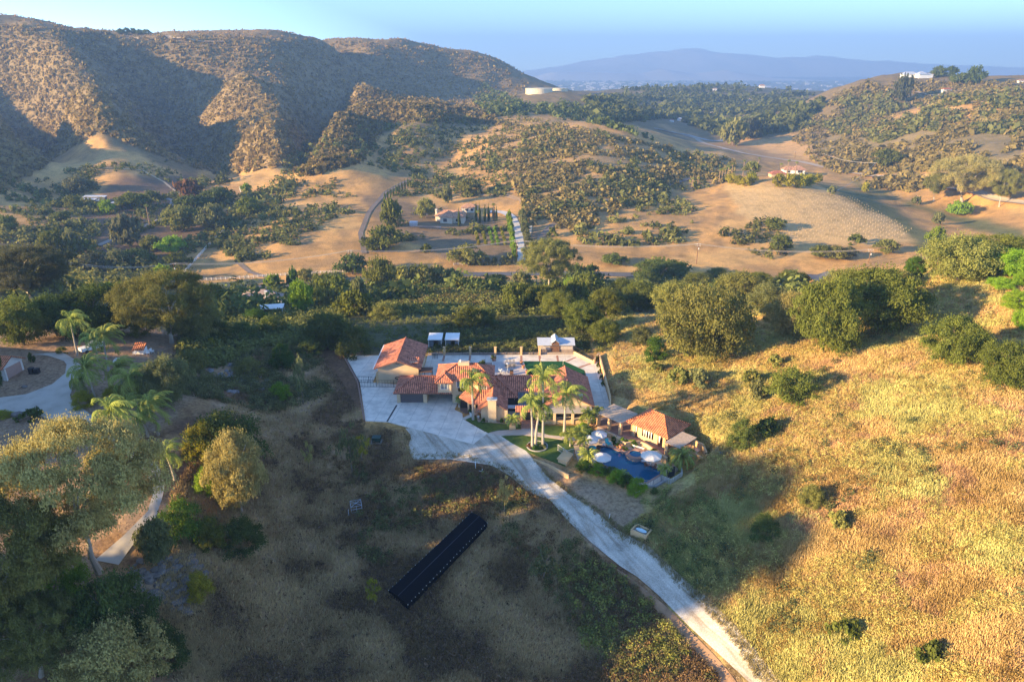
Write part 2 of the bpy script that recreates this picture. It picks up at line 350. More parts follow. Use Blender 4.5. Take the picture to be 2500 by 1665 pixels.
# terrain object
def terrain_mat():
    m = bpy.data.materials.new('terrain'); m.use_nodes = True; t = m.node_tree; b = t.nodes['Principled BSDF']
    b.inputs['Roughness'].default_value = .95; b.inputs['Specular IOR Level'].default_value = .1
    at = N(t, 'Attribute', attribute_name='Col'); geo = N(t, 'NewGeometry')
    mx = N(t, 'Mix', data_type='RGBA', blend_type='MULTIPLY'); mx.inputs[0].default_value = 1
    na = N(t, 'TexNoise', Scale=1.6, Detail=8.0, Roughness=.75); nb_ = N(t, 'TexNoise', Scale=.11, Detail=8.0, Roughness=.7)
    L(t, geo.outputs['Position'], na.inputs['Vector']); L(t, geo.outputs['Position'], nb_.inputs['Vector'])
    r1 = ramp(t, [(.30, (.42, .37, .35)), (.5, (1, 1, 1)), (.68, (1.4, 1.4, 1.35))], na.outputs['Fac']); r2 = ramp(t, [(.35, (.72, .74, .7)), (.5, (1, 1, 1)), (.68, (1.2, 1.15, 1.05))], nb_.outputs['Fac'])
    m2 = N(t, 'Mix', data_type='RGBA', blend_type='MULTIPLY'); m2.inputs[0].default_value = 1
    L(t, r1.outputs[0], m2.inputs[6]); L(t, r2.outputs[0], m2.inputs[7])
    L(t, at.outputs['Color'], mx.inputs[6]); L(t, m2.outputs[2], mx.inputs[7]); L(t, mx.outputs[2], b.inputs['Base Color'])
    bp = N(t, 'Bump', Strength=.8, Distance=.35); L(t, na.outputs['Fac'], bp.inputs['Height']); L(t, bp.outputs[0], b.inputs['Normal'])
    return m
def grid_faces(nu, nv):
    i = np.arange(nv-1)[:, None]*nu+np.arange(nu-1)[None]; return np.stack([i, i+1, i+nu+1, i+nu], -1).ravel()
M_TERR = terrain_mat()
V = np.stack([XX, YY, ZZ], -1).reshape(-1, 3)
_gf = grid_faces(len(ug), len(vg)).reshape(-1, 4); _c = V[_gf[:, 0]]; _gf = _gf[(_c[:, 0] > -2500) & (_c[:, 0] < 17000) & (_c[:, 1] < 20800)]
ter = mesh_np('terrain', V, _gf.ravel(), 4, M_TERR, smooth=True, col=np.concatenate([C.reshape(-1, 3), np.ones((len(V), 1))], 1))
setp(ter, 'dry golden hills, slopes and valley floor', 'terrain', kind='structure')
# far mountains: three ranges of real ridges across the plain
def mountains(Y0, depth, xs, prof, seed, name, label):
    nx, ny = 260, 40
    X = np.linspace(xs[0], xs[1], nx); T = np.linspace(0, 1, ny); XG, TG = np.meshgrid(X, T)
    px = [p[0] for p in prof]; top = np.array([und(p[0], p[1], Y0+depth*.5)[2] for p in prof]); xw = np.array([und(p[0], p[1], Y0+depth*.5)[0] for p in prof])
    h = np.interp(XG, xw, top)+150
    shape = np.sin(np.pi*TG)**.8
    Z = -152+h*shape*(1+.28*fbm(XG/900, TG*5, 5, seed))
    V = np.stack([XG, Y0+depth*TG, Z], -1).reshape(-1, 3)
    o = mesh_np(name, V, grid_faces(nx, ny), 4, mat('mountain', (.48, .44, .42), .95, .2, .001), smooth=True)
    return setp(o, label, 'mountains', kind='structure')
mountains(17500, 3000, (-5000, 17000), [(1150,182),(1250,178),(1400,160),(1530,136),(1620,122),(1700,119),(1780,132),(1900,146),(2000,140),(2150,152),(2500,166)], 5, 'mountains', 'hazy blue mountain range on the horizon')
mountains(12500, 2000, (-3000, 12000), [(1200,205),(1300,188),(1350,174),(1480,178),(1560,180),(1621,169),(1690,181),(1770,174),(1880,190),(2100,202),(2300,210)], 8, 'mountains', 'lower hazy foothills beyond the town')
# haze: a closed box of even, pale air around everything
def haze():
    mb = MB(); mb.box(-2700, 17500, -400, 21500, -175, 900)
    m = bpy.data.materials.new('haze'); m.use_nodes = True; t = m.node_tree; t.nodes.remove(t.nodes['Principled BSDF'])
    v = N(t, 'VolumePrincipled'); v.inputs['Color'].default_value = (.24, .44, .86, 1); v.inputs['Density'].default_value = HAZE_D
    v.inputs['Anisotropy'].default_value = 0.0
    L(t, v.outputs[0], t.nodes['Material Output'].inputs['Volume'])
    return mb.build('haze', m, kind='stuff', label='pale blue haze thickening with distance over the far valley', cat='haze')
HAZE_D = 0.00015
haze()
# ------------------------------------------------------------ foliage materials
def leafmat(name, base, tip, trans=.36, hue=.012, val=.22):
    m = bpy.data.materials.new(name); m.use_nodes = True; t = m.node_tree; out = t.nodes['Material Output']; t.nodes.remove(t.nodes['Principled BSDF'])
    at = N(t, 'Attribute', attribute_name='Col'); oi = N(t, 'ObjectInfo')
    mx = N(t, 'Mix', data_type='RGBA'); L(t, at.outputs['Fac'], mx.inputs[0]); mx.inputs[6].default_value = (*base, 1); mx.inputs[7].default_value = (*tip, 1)
    hs = N(t, 'HueSaturation'); L(t, mx.outputs[2], hs.inputs['Color'])
    a = N(t, 'MapRange'); a.inputs[3].default_value = .5-hue; a.inputs[4].default_value = .5+hue; L(t, oi.outputs['Random'], a.inputs[0]); L(t, a.outputs[0], hs.inputs['Hue'])
    mm = N(t, 'Math', operation='MULTIPLY'); L(t, oi.outputs['Random'], mm.inputs[0]); mm.inputs[1].default_value = 7.31
    fr = N(t, 'Math', operation='FRACT'); L(t, mm.outputs[0], fr.inputs[0])
    c = N(t, 'MapRange'); c.inputs[3].default_value = 1-val; c.inputs[4].default_value = 1+val; L(t, fr.outputs[0], c.inputs[0]); L(t, c.outputs[0], hs.inputs['Value'])
    d = N(t, 'BsdfDiffuse'); tr = N(t, 'BsdfTranslucent'); L(t, hs.outputs[0], d.inputs[0]); L(t, hs.outputs[0], tr.inputs[0])
    ms = N(t, 'MixShader'); ms.inputs[0].default_value = trans; L(t, d.outputs[0], ms.inputs[1]); L(t, tr.outputs[0], ms.inputs[2])
    L(t, ms.outputs[0], out.inputs[0]); return m
ML = {
 'olive': leafmat('olive_leaf', (.12,.13,.04), (.31,.31,.09)), 'oak': leafmat('oak_leaf', (.065,.088,.02), (.205,.225,.05)),
 'dark': leafmat('dark_leaf', (.05,.075,.022), (.16,.20,.055)), 'tan': leafmat('tan_leaf', (.23,.205,.07), (.47,.41,.155)),
 'bright': leafmat('bright_leaf', (.10,.18,.015), (.30,.42,.04), hue=.015), 'citrus': leafmat('citrus_leaf', (.13,.24,.02), (.33,.47,.05), hue=.01, val=.12),
 'yellow': leafmat('yellow_leaf', (.18,.19,.02), (.42,.38,.045)), 'green': leafmat('green_leaf', (.035,.075,.015), (.12,.20,.035)),
 'palm': leafmat('palm_leaf', (.11,.16,.035), (.36,.40,.10), trans=.3), 'brush': leafmat('brush_leaf', (.10,.085,.035), (.22,.18,.075), val=.35),
 'sage': leafmat('sage_leaf', (.09,.105,.045), (.22,.23,.095)), 'rust': leafmat('rust_leaf', (.12,.065,.035), (.24,.135,.07)), 'red': leafmat('red_flower', (.45,.06,.02), (.7,.15,.04)),
 'grey': leafmat('grey_leaf', (.07,.08,.042), (.18,.18,.09))}
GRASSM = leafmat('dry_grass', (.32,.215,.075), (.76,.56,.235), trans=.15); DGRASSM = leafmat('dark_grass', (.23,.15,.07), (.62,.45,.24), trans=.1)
BARK = mat('bark', (.20,.155,.115), .9, .4, 3, .5, 20); PALEBARK = mat('pale_bark', (.42,.36,.29), .85, .3, 2, .4, 15); PALMBARK = mat('palm_bark', (.36,.32,.27), .85, .3, 5, .5, 30)
# ------------------------------------------------------------ leaf clouds
def leafquads(P, nrm, size, rng, asp=1.6):
    """one small leaf-shaped quad at every point, facing roughly along nrm"""
    n = len(P); a = rng.normal(size=(n, 3)); nn = nrm*1.0+a*.55; nn /= np.linalg.norm(nn, axis=1)[:, None]+1e-9
    t = np.cross(nn, rng.normal(size=(n, 3))); t /= np.linalg.norm(t, axis=1)[:, None]+1e-9; b = np.cross(nn, t)
    s = (size*rng.uniform(.6, 1.3, n))[:, None]
    V = np.stack([P-t*s*asp*.5, P-b*s*.5, P+t*s*asp*.5, P+b*s*.5], 1).reshape(-1, 3)
    return V
def crown_mesh(name, seed, nleaf, size, lobes, prof='dome', z0=.1, lob=(.22, .38), gap=.0):
    """unit crown: radius 1, height 1; leaf clumps grouped in lobes"""
    rng = np.random.default_rng(seed); cs = []; rs = []
    for _ in range(lobes*40):
        z = rng.uniform(0, 1); 
        if prof == 'dome': r = math.sqrt(max(0, 1-(abs(z-.38)/.62)**2.2)) if z > .38 else .62+z
        elif prof == 'bush': r = math.sqrt(max(0, 1-z**2))
        elif prof == 'cone': r = (1-z)**.7*.9+.08
        elif prof == 'spire': r = min(1, (1-z)*3, .45+z*2.5)
        elif prof == 'tall': r = math.sqrt(max(0, 1-(abs(z-.5)/.5)**2.5))*rng.uniform(.7, 1.05)
        elif prof == 'umb': r = math.sqrt(max(0, 1-(max(0, z-.5)/.5)**2)) if z > .35 else .2+z*2
        th = rng.uniform(0, 2*math.pi); q = r*math.sqrt(rng.uniform(.15, 1)); lr = rng.uniform(*lob)
        q = max(0, q-lr*.6); c = np.array([q*math.cos(th), q*math.sin(th), z0+(1-z0)*(z*(1-lr*.7)+lr*.12)])
        if all(np.linalg.norm((c-o)*np.array([1, 1, 1.4])) > (lr+p)*.52 for o, p in zip(cs, rs)): cs.append(c); rs.append(lr)
        if len(cs) >= lobes: break
    rs = np.array(rs); cs = np.array(cs); wv = rs**2/np.sum(rs**2); idx = rng.choice(len(cs), nleaf, p=wv)
    d = rng.normal(size=(nleaf, 3)); d /= np.linalg.norm(d, axis=1)[:, None]; d[:, 2] = np.where(d[:, 2] < -.35, -d[:, 2]*.5, d[:, 2])
    rr = rs[idx]*(rng.uniform(.55, 1.08, nleaf))*(1+.25*np.sin(d[:, 0]*7+idx)+.15*np.sin(d[:, 1]*9+idx*2))
    P = cs[idx]+d*rr[:, None]*np.array([1, 1, .75]); P[:, 2] = np.maximum(P[:, 2], .02)
    lt = rng.uniform(.25, .75, len(cs))[idx]*.7+rng.uniform(0, 1, nleaf)*.5-.1
    hr = np.quantile(np.hypot(P[:, 0], P[:, 1]), .93); P[:, :2] /= hr; P[:, 2] *= .98/np.quantile(P[:, 2], .99)
    V = leafquads(P, d, size, rng); col = np.repeat(np.clip(lt, 0, 1), 4); colr = np.stack([col, col, col, np.ones_like(col)], 1)
    return mesh_np(name, V, np.arange(len(V)), 4, None, col=colr, link=False)
def mesh_with(me, m):
    k = me.copy(); k.materials.clear(); k.materials.append(m); return k
CR = {}
def T(kind, *a, n=3, **k): CR[kind] = [crown_mesh(kind, 100+i*7+len(CR)*31, *a, **k) for i in range(n)]
T('oakN', 36000, .025, 64, 'dome', .08, (.11, .33)); T('eucN', 110000, .0125, 120, 'umb', .28, (.085, .17), n=2); T('bushN', 11000, .036, 34, 'bush', 0, (.17, .3))
T('tallN', 12000, .05, 40, 'tall', .12, (.2, .34)); T('oakF', 2600, .09, 22, 'dome', .05); T('bushF', 420, .2, 9, 'bush', 0); T('tallF', 1300, .15, 18, 'tall', .05, (.25, .4))
T('spire', 700, .28, 20, 'spire', 0, (.3, .5), n=2); T('sparse', 700, .07, 14, 'tall', .25, (.12, .25))
def trunk_mesh(name, seed, m, h=1.0, r=.035, lean=.05, forks=4, start=.25, spread=.5):
    """unit trunk: height 1, with limbs reaching into the crown"""
    rng = random.Random(seed); mb = MB(); x = y = 0; pts = [(0, 0, -.04)]; rad = [r*1.5]
    for i in range(1, 5): x += rng.uniform(-lean, lean); y += rng.uniform(-lean, lean); pts.append((x, y, i*.15*h)); rad.append(r*(1.15-.2*i))
    mb.tube(pts, rad, 7)
    for k in range(forks):
        a = 2*math.pi*k/forks+rng.uniform(-.5, .5); b = pts[1+rng.randint(1, 3)]; s = spread*rng.uniform(.6, 1)
        q = [b, (b[0]+math.cos(a)*s*.35, b[1]+math.sin(a)*s*.35, b[2]+.12), (b[0]+math.cos(a)*s*.7, b[1]+math.sin(a)*s*.7, b[2]+.28), (b[0]+math.cos(a)*s, b[1]+math.sin(a)*s, b[2]+.36)]
        mb.tube(q, [r*.55, r*.42, r*.28, r*.1], 5)
    o = mb.build(name, m, smooth=True); me = o.data; bpy.data.objects.remove(o); return me
TR = {'bark': [trunk_mesh('trunk', i, BARK) for i in range(3)], 'pale': [trunk_mesh('trunk', 20+i, PALEBARK, lean=.07, forks=5) for i in range(2)]}
_mc = {}
def crown_of(kind, col, i):
    k = (kind, col, i % len(CR[kind]))
    if k not in _mc: _mc[k] = mesh_with(CR[kind][k[2]], ML[col])
    return _mc[k]
def leafy(name, kind, col, i):              # one shared crown mesh per shape; the leaf colour sits on the object
    me = CR[kind][i % len(CR[kind])]
    if not me.materials: me.materials.append(ML['oak'])
    o = bpy.data.objects.new(name, me); COL.objects.link(o); o.material_slots[0].link = 'OBJECT'; o.material_slots[0].material = ML[col]; return o
TREES = []; ti = [0]
def depth_of(X, Y, Z): return Y*CP-(Z-CAMZ)*SP
def place_tree(loc, wm, hm, kind, col, label, cat='tree', group=None, trunk='bark', name=None):
    ti[0] += 1; i = ti[0]; rng = random.Random(i*13)
    bush = kind.startswith('bush') or kind == 'spire'
    if bush:
        o = leafy(name or ('cypress_tree' if kind == 'spire' else 'shrub'), kind, col, i); o.location = (loc[0], loc[1], loc[2]-.05*hm); o.scale = (wm/2, wm/2*rng.uniform(.9, 1.1), hm)
        o.rotation_euler = (0, 0, rng.uniform(0, 6.28)); return setp(o, label, cat, group)
    e = empty(name or 'tree', loc, label, cat, group, rng.uniform(0, 6.28))
    c = leafy('crown', kind, col, i); c.parent = e; c.scale = (wm/2, wm/2*rng.uniform(.88, 1.12), hm)
    t = bpy.data.objects.new('trunk', TR[trunk][i % len(TR[trunk])]); COL.objects.link(t); t.parent = e; t.scale = (wm*.55, wm*.55, hm*.9)
    return e
def TP(px, py, wpx, hpx, kind, col, label, cat='tree', group=None, trunk='bark', name=None):
    X, Y, Z = G(px, py)
    if not (Y == Y): return None
    d = depth_of(X, Y, Z); ang = math.atan2(CAMZ-Z, Y)
    wm = wpx*d/F; hm = max(hpx*d/F-0.32*wm*math.sin(ang), .4*wm)/math.cos(ang)
    return place_tree((X, Y, Z), wm, hm, kind, col, label, cat, group, trunk, name)
ORD = ['leftmost', 'second from the left', 'third from the left', 'fourth from the left', 'fifth from the left', 'sixth from the left', 'seventh from the left', 'eighth from the left', 'ninth from the left', 'tenth from the left',
 'eleventh from the left', 'twelfth from the left', 'thirteenth from the left', 'fourteenth from the left', 'fifteenth from the left', 'sixteenth from the left']
def ordl(i, n):
    if i == n-1 and n > 1: return 'rightmost'
    return ORD[i] if i < len(ORD) else '%dth from the left' % (i+1)
def TG_(rows, kind, col, look, where, group, cat='tree', trunk='bark', name=None):
    """a group of look-alikes; each label names its place in the group, counted from the left"""
    rows = sorted(rows)
    for i, r in enumerate(rows): TP(*r, kind, col, '%s, %s %s' % (look, ordl(i, len(rows)), where), cat, group, trunk, name)
# ------------------------------------------------------------ palms
def frond_mesh_pts(mb, L_, droop, rise, az, wind, rng, wl=.55, seg=9, dens=3):
    """one arching feather frond: midrib with leaflets hanging off both sides"""
    p = Vector((0, 0, 0)); el = rise; pts = [p.copy()]; dirs = []
    for i in range(seg):
        d = Vector((math.cos(az)*math.cos(el)+wind*.5*i/seg, math.sin(az)*math.cos(el), math.sin(el))).normalized(); dirs.append(d)
        p = p+d*L_/seg; pts.append(p.copy()); el -= droop/seg*(1+i*.12)
    dirs.append(dirs[-1])
    q = []
    for i in range(seg*dens):
        f = (i+.5)/(seg*dens)*seg; k = int(f); a = pts[k].lerp(pts[k+1], f-k); d = dirs[k]; s = d.cross(Vector((0, 0, 1))).normalized(); up = s.cross(d)
        l = wl*math.sin(math.pi*min(1, (f/seg)*.9+.12))**.6
        for sg in (-1, 1):
            tip = a+s*sg*l*rng.uniform(.5, .9)+d*l*.55-Vector((0, 0, 1))*l*rng.uniform(.25, .75)+up*rng.uniform(-.1, .1)+Vector((wind*l*.4, 0, 0))
            w_ = d*L_/(seg*dens)*.62; mid = a.lerp(tip, .55)
            q.append([a-w_*.5, a+w_*.6, mid+w_*.75+(tip-a)*.1, tip]); 
    return pts, q
def palm_crown(seed, nf=22, L_=3.0, wind=.0, droop=1.9, wl=.6):
    rng = random.Random(seed); V = []; Cc = []
    for k in range(nf):
        az = 2*math.pi*k/nf*2.4+rng.uniform(-.25, .25); rise = rng.uniform(-.25, 1.35) if k > 3 else 1.3
        pts, q = frond_mesh_pts(None, L_*rng.uniform(.8, 1.08), droop*rng.uniform(.8, 1.15), rise, az, wind, rng, wl)
        c = rng.uniform(.2, 1)
        for f in q:
            V += [tuple(v) for v in f]; Cc += [min(1, max(0, c+rng.uniform(-.25, .25)))]*4
        for i in range(len(pts)-1):
            a, b = pts[i], pts[i+1]; w_ = .04; V += [(a.x-w_, a.y, a.z), (a.x+w_, a.y, a.z), (b.x+w_*.6, b.y, b.z), (b.x-w_*.6, b.y, b.z)]; Cc += [.95]*4
    Cc = np.array(Cc); return mesh_np('crown', np.array(V), np.arange(len(V)), 4, ML['palm'], col=np.stack([Cc, Cc, Cc, np.ones_like(Cc)], 1), link=False)
PC = [palm_crown(1, wind=.9), palm_crown(2, wind=.7, nf=20), palm_crown(3, wind=.45), palm_crown(4, wind=.5, nf=26)]
PYG = [palm_crown(9, nf=34, L_=1.0, droop=1.7, wl=.22), palm_crown(10, nf=30, L_=1.0, droop=1.9, wl=.22)]
def palm(loc, h, crown_r, i, label, group=None, cat='palm tree', r=.17, lean=(0, 0), dwarf=False, bark=None):
    e = empty('palm_tree', loc, label, cat, group)
    mb = MB(); pts = [(lean[0]*t*t, lean[1]*t*t, h*t) for t in (-.03, .1, .3, .5, .7, .85, 1)]
    mb.tube(pts, [r*1.5, r*1.25, r, r*.9, r*.85, r*.9, r*.8], 9); mb.build('trunk', bark or PALMBARK, e, smooth=True)
    c = bpy.data.objects.new('crown', (PYG if dwarf else PC)[i % (2 if dwarf else 4)]); COL.objects.link(c); c.parent = e; c.location = (lean[0], lean[1], h)
    s = crown_r/(1.0 if dwarf else 2.6); c.scale = (s, s, s); c.rotation_euler = (0, 0, i*.35 if dwarf else (i % 3-1)*.25)
    return e
# ------------------------------------------------------------ roads and paths laid on the ground
def drape_poly(name, left, right, off, m, label, cat='road', nu=10, dens=1.5, kind='structure'):
    """strip between two edges given as photo outlines that run along it"""
    def res(P, n):
        P = np.array(P, float); s = np.concatenate([[0], np.cumsum(np.hypot(*np.diff(P, axis=0).T))]); t = np.linspace(0, s[-1], n); return np.interp(t, s, P[:, 0]), np.interp(t, s, P[:, 1])
    n = 120
    a = cast(*res(left, n)); b = cast(*res(right, n)); a = np.stack(a, 1); b = np.stack(b, 1)
    ok = ~(np.isnan(a[:, 1]) | np.isnan(b[:, 1])); a, b = a[ok], b[ok]; n = len(a)
    t = np.linspace(0, 1, nu)[None, :, None]; Pp = a[:, None]*(1-t)+b[:, None]*t; zz = hgt(Pp[..., 0], Pp[..., 1])+off; Pp[..., 2] = zz
    o = mesh_np(name, Pp.reshape(-1, 3), grid_faces(nu, n), 4, m, smooth=True); return setp(o, label, cat, kind=kind)
def ribbon(name, line, width, off, m, label, cat='road', kind='structure', world=False, nu=5, step=None):
    P = np.array(line, float)
    if not world: X, Y, Z = cast(P[:, 0], P[:, 1]); P = np.stack([X, Y], 1)
    P = P[~np.isnan(P[:, 1])]
    s = np.concatenate([[0], np.cumsum(np.hypot(*np.diff(P, axis=0).T))]); n = int(max(12, s[-1]/(step or max(1.0, width*.5)))); t = np.linspace(0, s[-1], n)
    x = np.interp(t, s, P[:, 0]); y = np.interp(t, s, P[:, 1])
    for _ in range(4): x[1:-1] = (x[:-2]+x[1:-1]*2+x[2:])/4; y[1:-1] = (y[:-2]+y[1:-1]*2+y[2:])/4
    dx = np.gradient(x); dy = np.gradient(y); l = np.hypot(dx, dy); nx, ny = -dy/l, dx/l; f = np.linspace(-.5, .5, nu)*width
    XX_ = x[:, None]+nx[:, None]*f; YY_ = y[:, None]+ny[:, None]*f; Z_ = hgt(XX_, YY_)+off; Z_ = np.maximum(Z_, Z_.mean(1, keepdims=True)-.1)
    o = mesh_np(name, np.stack([XX_, YY_, Z_], -1).reshape(-1, 3), grid_faces(nu, n), 4, m, smooth=True); return setp(o, label, cat, kind=kind)
def gravel_mat():
    m = mat('gravel', (.58,.53,.445), .95, .3, .35, .7, 9, .1); t = m.node_tree; b = t.nodes['Principled BSDF']; src = b.inputs['Base Color'].links[0].from_socket
    ge = N(t, 'NewGeometry'); n1 = N(t, 'TexNoise', Scale=6.0, Detail=8.0, Roughness=.8); L(t, ge.outputs['Position'], n1.inputs['Vector'])
    mp = N(t, 'Mapping'); mp.inputs['Rotation'].default_value = (0, 0, R(62)); m2 = N(t, 'Mapping'); m2.inputs['Scale'].default_value = (.06, .9, 1); L(t, ge.outputs['Position'], mp.inputs[0]); L(t, mp.outputs[0], m2.inputs[0]); n2 = N(t, 'TexNoise', Scale=1.0, Detail=6.0, Distortion=.5); L(t, m2.outputs[0], n2.inputs['Vector'])
    r1 = ramp(t, [(.35, (.62,.58,.52)), (.55, (1,1,1)), (.7, (1.25,1.25,1.25))], n1.outputs['Fac']); r2 = ramp(t, [(.34, (.72,.66,.60)), (.5, (1,1,1)), (.66, (1.22,1.22,1.22))], n2.outputs['Fac'])
    a = N(t, 'Mix', data_type='RGBA', blend_type='MULTIPLY'); a.inputs[0].default_value = 1; L(t, r1.outputs[0], a.inputs[6]); L(t, r2.outputs[0], a.inputs[7])
    c = N(t, 'Mix', data_type='RGBA', blend_type='MULTIPLY'); c.inputs[0].default_value = 1; L(t, src, c.inputs[6]); L(t, a.outputs[2], c.inputs[7]); L(t, c.outputs[2], b.inputs['Base Color']); return m
M_GRAV = gravel_mat(); M_ASPH = mat('asphalt', (.13,.13,.135), .9, .2, .3, .2, 5, .2); M_DIRT = mat('dirt_track', (.42,.29,.17), .95, .2, .2, .2, 3, .1); M_DIRTD = mat('dark_track', (.20,.16,.13), .95, .2, .2)
M_CONC2 = mat('concrete_drive', (.48,.43,.36), .85, .18, .35, .15, 6, .2)
RL = [(990,1047),(1005,1065),(996,1095),(1008,1122),(1097,1122),(1201,1137),(1246,1163),(1290,1202),(1343,1221),(1386,1272),(1441,1323),(1513,1382),(1555,1408),(1606,1452),(1683,1530),(1755,1597),(1831,1668),(1870,1700)]
RR = [(1100,1030),(1150,1050),(1192,1056),(1225,1060),(1264,1083),(1290,1107),(1302,1122),(1335,1163),(1394,1211),(1441,1238),(1504,1293),(1585,1335),(1649,1395),(1734,1463),(1797,1531),(1850,1595),(1910,1668),(1945,1700)]
_a = [un(x, y, -1.2) for x, y in RL]; _b = [un(x, y, -1.2) for x, y in RR]; ROADW = _a+_b[::-1]
drape_poly('gravel_road', RL, RR, .10, M_GRAV, 'pale gravel road sweeping past the house', nu=40)
# bank soil strip left of the road
ribbon('soil_bank', [(1270,1215),(1340,1262),(1400,1320),(1480,1385),(1560,1440),(1640,1510),(1760,1640),(1790,1680)], 1.6, .06, mat('red_soil', (.38,.23,.13), .95, .35, .5, .5, 6), 'bare reddish soil along the left edge of the gravel road', 'soil', nu=8)
# neighbour's drive at the left
drape_poly('concrete_drive', [(-60,975),(0,971),(64,963),(128,938),(159,912),(163,890),(150,874),(110,868),(75,866)], [(-60,1003),(0,1005),(96,1017),(150,990),(174,960),(179,931),(210,906),(185,880),(153,860)], .07, M_CONC2, 'concrete drive branch leading up beside the white neighbour house', nu=24)
drape_poly('concrete_drive', [(60,1014),(96,1017),(191,1043),(240,1062),(270,1080),(297,1088),(319,1123),(360,1155),(373,1209),(360,1250),(300,1310),(230,1370)], [(64,963),(130,940),(169,957),(174,976),(223,1014),(239,1027),(280,1050),(330,1080),(379,1123),(405,1180),(395,1221),(380,1265),(340,1310),(290,1380)], .10, M_CONC2, 'curving concrete drive between the palms and the big eucalyptus', nu=24)
# valley
ribbon('valley_road', [(380,745),(520,718),(620,703),(700,697),(860,683),(940,676),(1050,672),(1200,670),(1400,668),(1560,672),(1700,676),(1800,680),(1900,684),(2060,693),(2200,700)], 9, .25, M_ASPH, 'grey two lane road along the valley floor', nu=7, step=3)
ribbon('estate_drive', [(1270,640),(1268,600),(1262,560),(1250,530),(1230,518),(1195,518)], 7, .3, mat('pale_drive', (.50,.49,.48), .9, .1, .3), 'pale drive climbing to the tile roofed estate', nu=6)
ribbon('dark_lane', [(1310,610),(1320,580),(1345,552),(1400,520),(1480,490),(1560,468),(1640,450),(1720,428),(1790,432)], 5, .3, M_DIRTD, 'dark lane climbing behind the round hill to the knoll house', nu=6)
ribbon('dirt_track', [(1230,475),(1270,487),(1277,510),(1281,535)], 3, .3, M_DIRT, 'dirt track above the estate')
ribbon('dirt_track', [(1160,475),(1230,480),(1265,490),(1280,480),(1272,465),(1230,460),(1180,462)], 3, .3, M_DIRT, 'looping dirt track on the slope above the estate')
ribbon('dirt_track', [(1290,485),(1291,510),(1296,540),(1290,580),(1300,610)], 3.2, .3, mat('pale_track', (.62,.50,.34), .95, .1, .2), 'straight pale track beside the estate drive')
ribbon('dirt_track', [(590,600),(580,640),(610,665),(660,680)], 3, .25, M_DIRTD, 'dark curved track in the golden field')
ribbon('dirt_track', [(240,600),(300,575),(370,545),(410,525),(418,505),(425,490),(390,482)], 4.5, .3, mat('farm_lane', (.33,.28,.24), .95, .1, .2), 'narrow lane winding up to the farm')
ribbon('dirt_track', [(890,620),(880,570),(900,520),(940,470),(1000,440)], 3.5, .3, M_DIRTD, 'dark track between the slope and the estate')
ribbon('valley_lane', [(1600,315),(1680,330),(1740,345),(1800,340)], 7, .4, mat('pale_lane', (.42,.42,.43), .9, .1, .2), 'pale lane crossing the far valley floor')
ribbon('valley_lane', [(1640,322),(1700,338),(1800,372),(1950,395),(2100,425),(2260,455),(2400,478),(2520,500)], 9, .4, mat('sand_lane', (.42,.35,.27), .9, .1, .2), 'sandy road running down the right hand valley')
ribbon('hill_terrace', [(2150,222),(2250,228),(2340,236),(2450,250),(2540,262)], 8, .8, mat('terrace', (.50,.37,.24), .95, .1, .1), 'pale graded road across the right hilltop')
ribbon('hill_terrace', [(440,475),(400,445),(350,418),(280,412),(200,418)], 2.2, .3, mat('terrace2', (.55,.40,.24), .95, .1, .1), 'pale edge of the bare graded terrace')
ribbon('hill_terrace', [(330,92),(420,97),(500,104),(560,104)], 9, 1.0, mat('terrace3', (.5,.38,.25), .95, .1, .1), 'bare graded strip along the mountain crest')
# ------------------------------------------------------------ pad surfaces
def conc_mat(name, base, joint=(3.2, 3.2), rot=0.0):
    m = mat(name, base, .85, .30, .45, .12, 8, .25); t = m.node_tree; b = t.nodes['Principled BSDF']; src = b.inputs['Base Color'].links[0].from_socket
    tc = N(t, 'NewGeometry'); mp = N(t, 'Mapping'); mp.inputs['Rotation'].default_value = (0, 0, rot); L(t, tc.outputs['Position'], mp.inputs['Vector'])
    sp = N(t, 'SeparateXYZ'); L(t, mp.outputs[0], sp.inputs[0]); mins = []
    for ax, st in zip((0, 1), joint):
        dv = N(t, 'Math', operation='DIVIDE'); L(t, sp.outputs[ax], dv.inputs[0]); dv.inputs[1].default_value = st
        fr = N(t, 'Math', operation='FRACT'); L(t, dv.outputs[0], fr.inputs[0]); s = N(t, 'Math', operation='GREATER_THAN'); L(t, fr.outputs[0], s.inputs[0]); s.inputs[1].default_value = .06/st*1.2; mins.append(s)
    mu = N(t, 'Math', operation='MULTIPLY'); L(t, mins[0].outputs[0], mu.inputs[0]); L(t, mins[1].outputs[0], mu.inputs[1])
    mx = N(t, 'Mix', data_type='RGBA'); L(t, mu.outputs[0], mx.inputs[0]); mx.inputs[6].default_value = tuple(c*.62 for c in base)+(1,); L(t, src, mx.inputs[7]); L(t, mx.outputs[2], b.inputs['Base Color'])
    return m
M_CONC = conc_mat('driveway_concrete', (.74,.67,.57), (3.4, 4.6), .12); M_CONCB = conc_mat('patio_concrete', (.66,.59,.50), (6.3, 3.0)); M_PAVER = mat('pavers', (.50,.44,.41), .9, .25, 3, .3, 12)
M_BRICK = mat('brick_band', (.38,.19,.13), .9, .3, 4, .3, 20); M_DECK = mat('pool_deck', (.62,.48,.37), .85, .14, .8, .15, 10); M_LAWN = mat('lawn', (.085,.13,.03), .95, .35, 1.5, .8, 25, .1, col2=(.05,.085,.02)); M_TURF = mat('putting_green', (.018,.085,.03), .95, .15, 2, .3, 40, .1)
M_GUTTER = mat('dark_drain', (.07,.06,.06), .8, .2, 3)
def slab(name, P, z0, z1, m, label, cat, kind='structure'):
    mb = MB(); mb.prism(P, z0, z1); return mb.build(name, m, label=label, cat=cat, kind=kind)
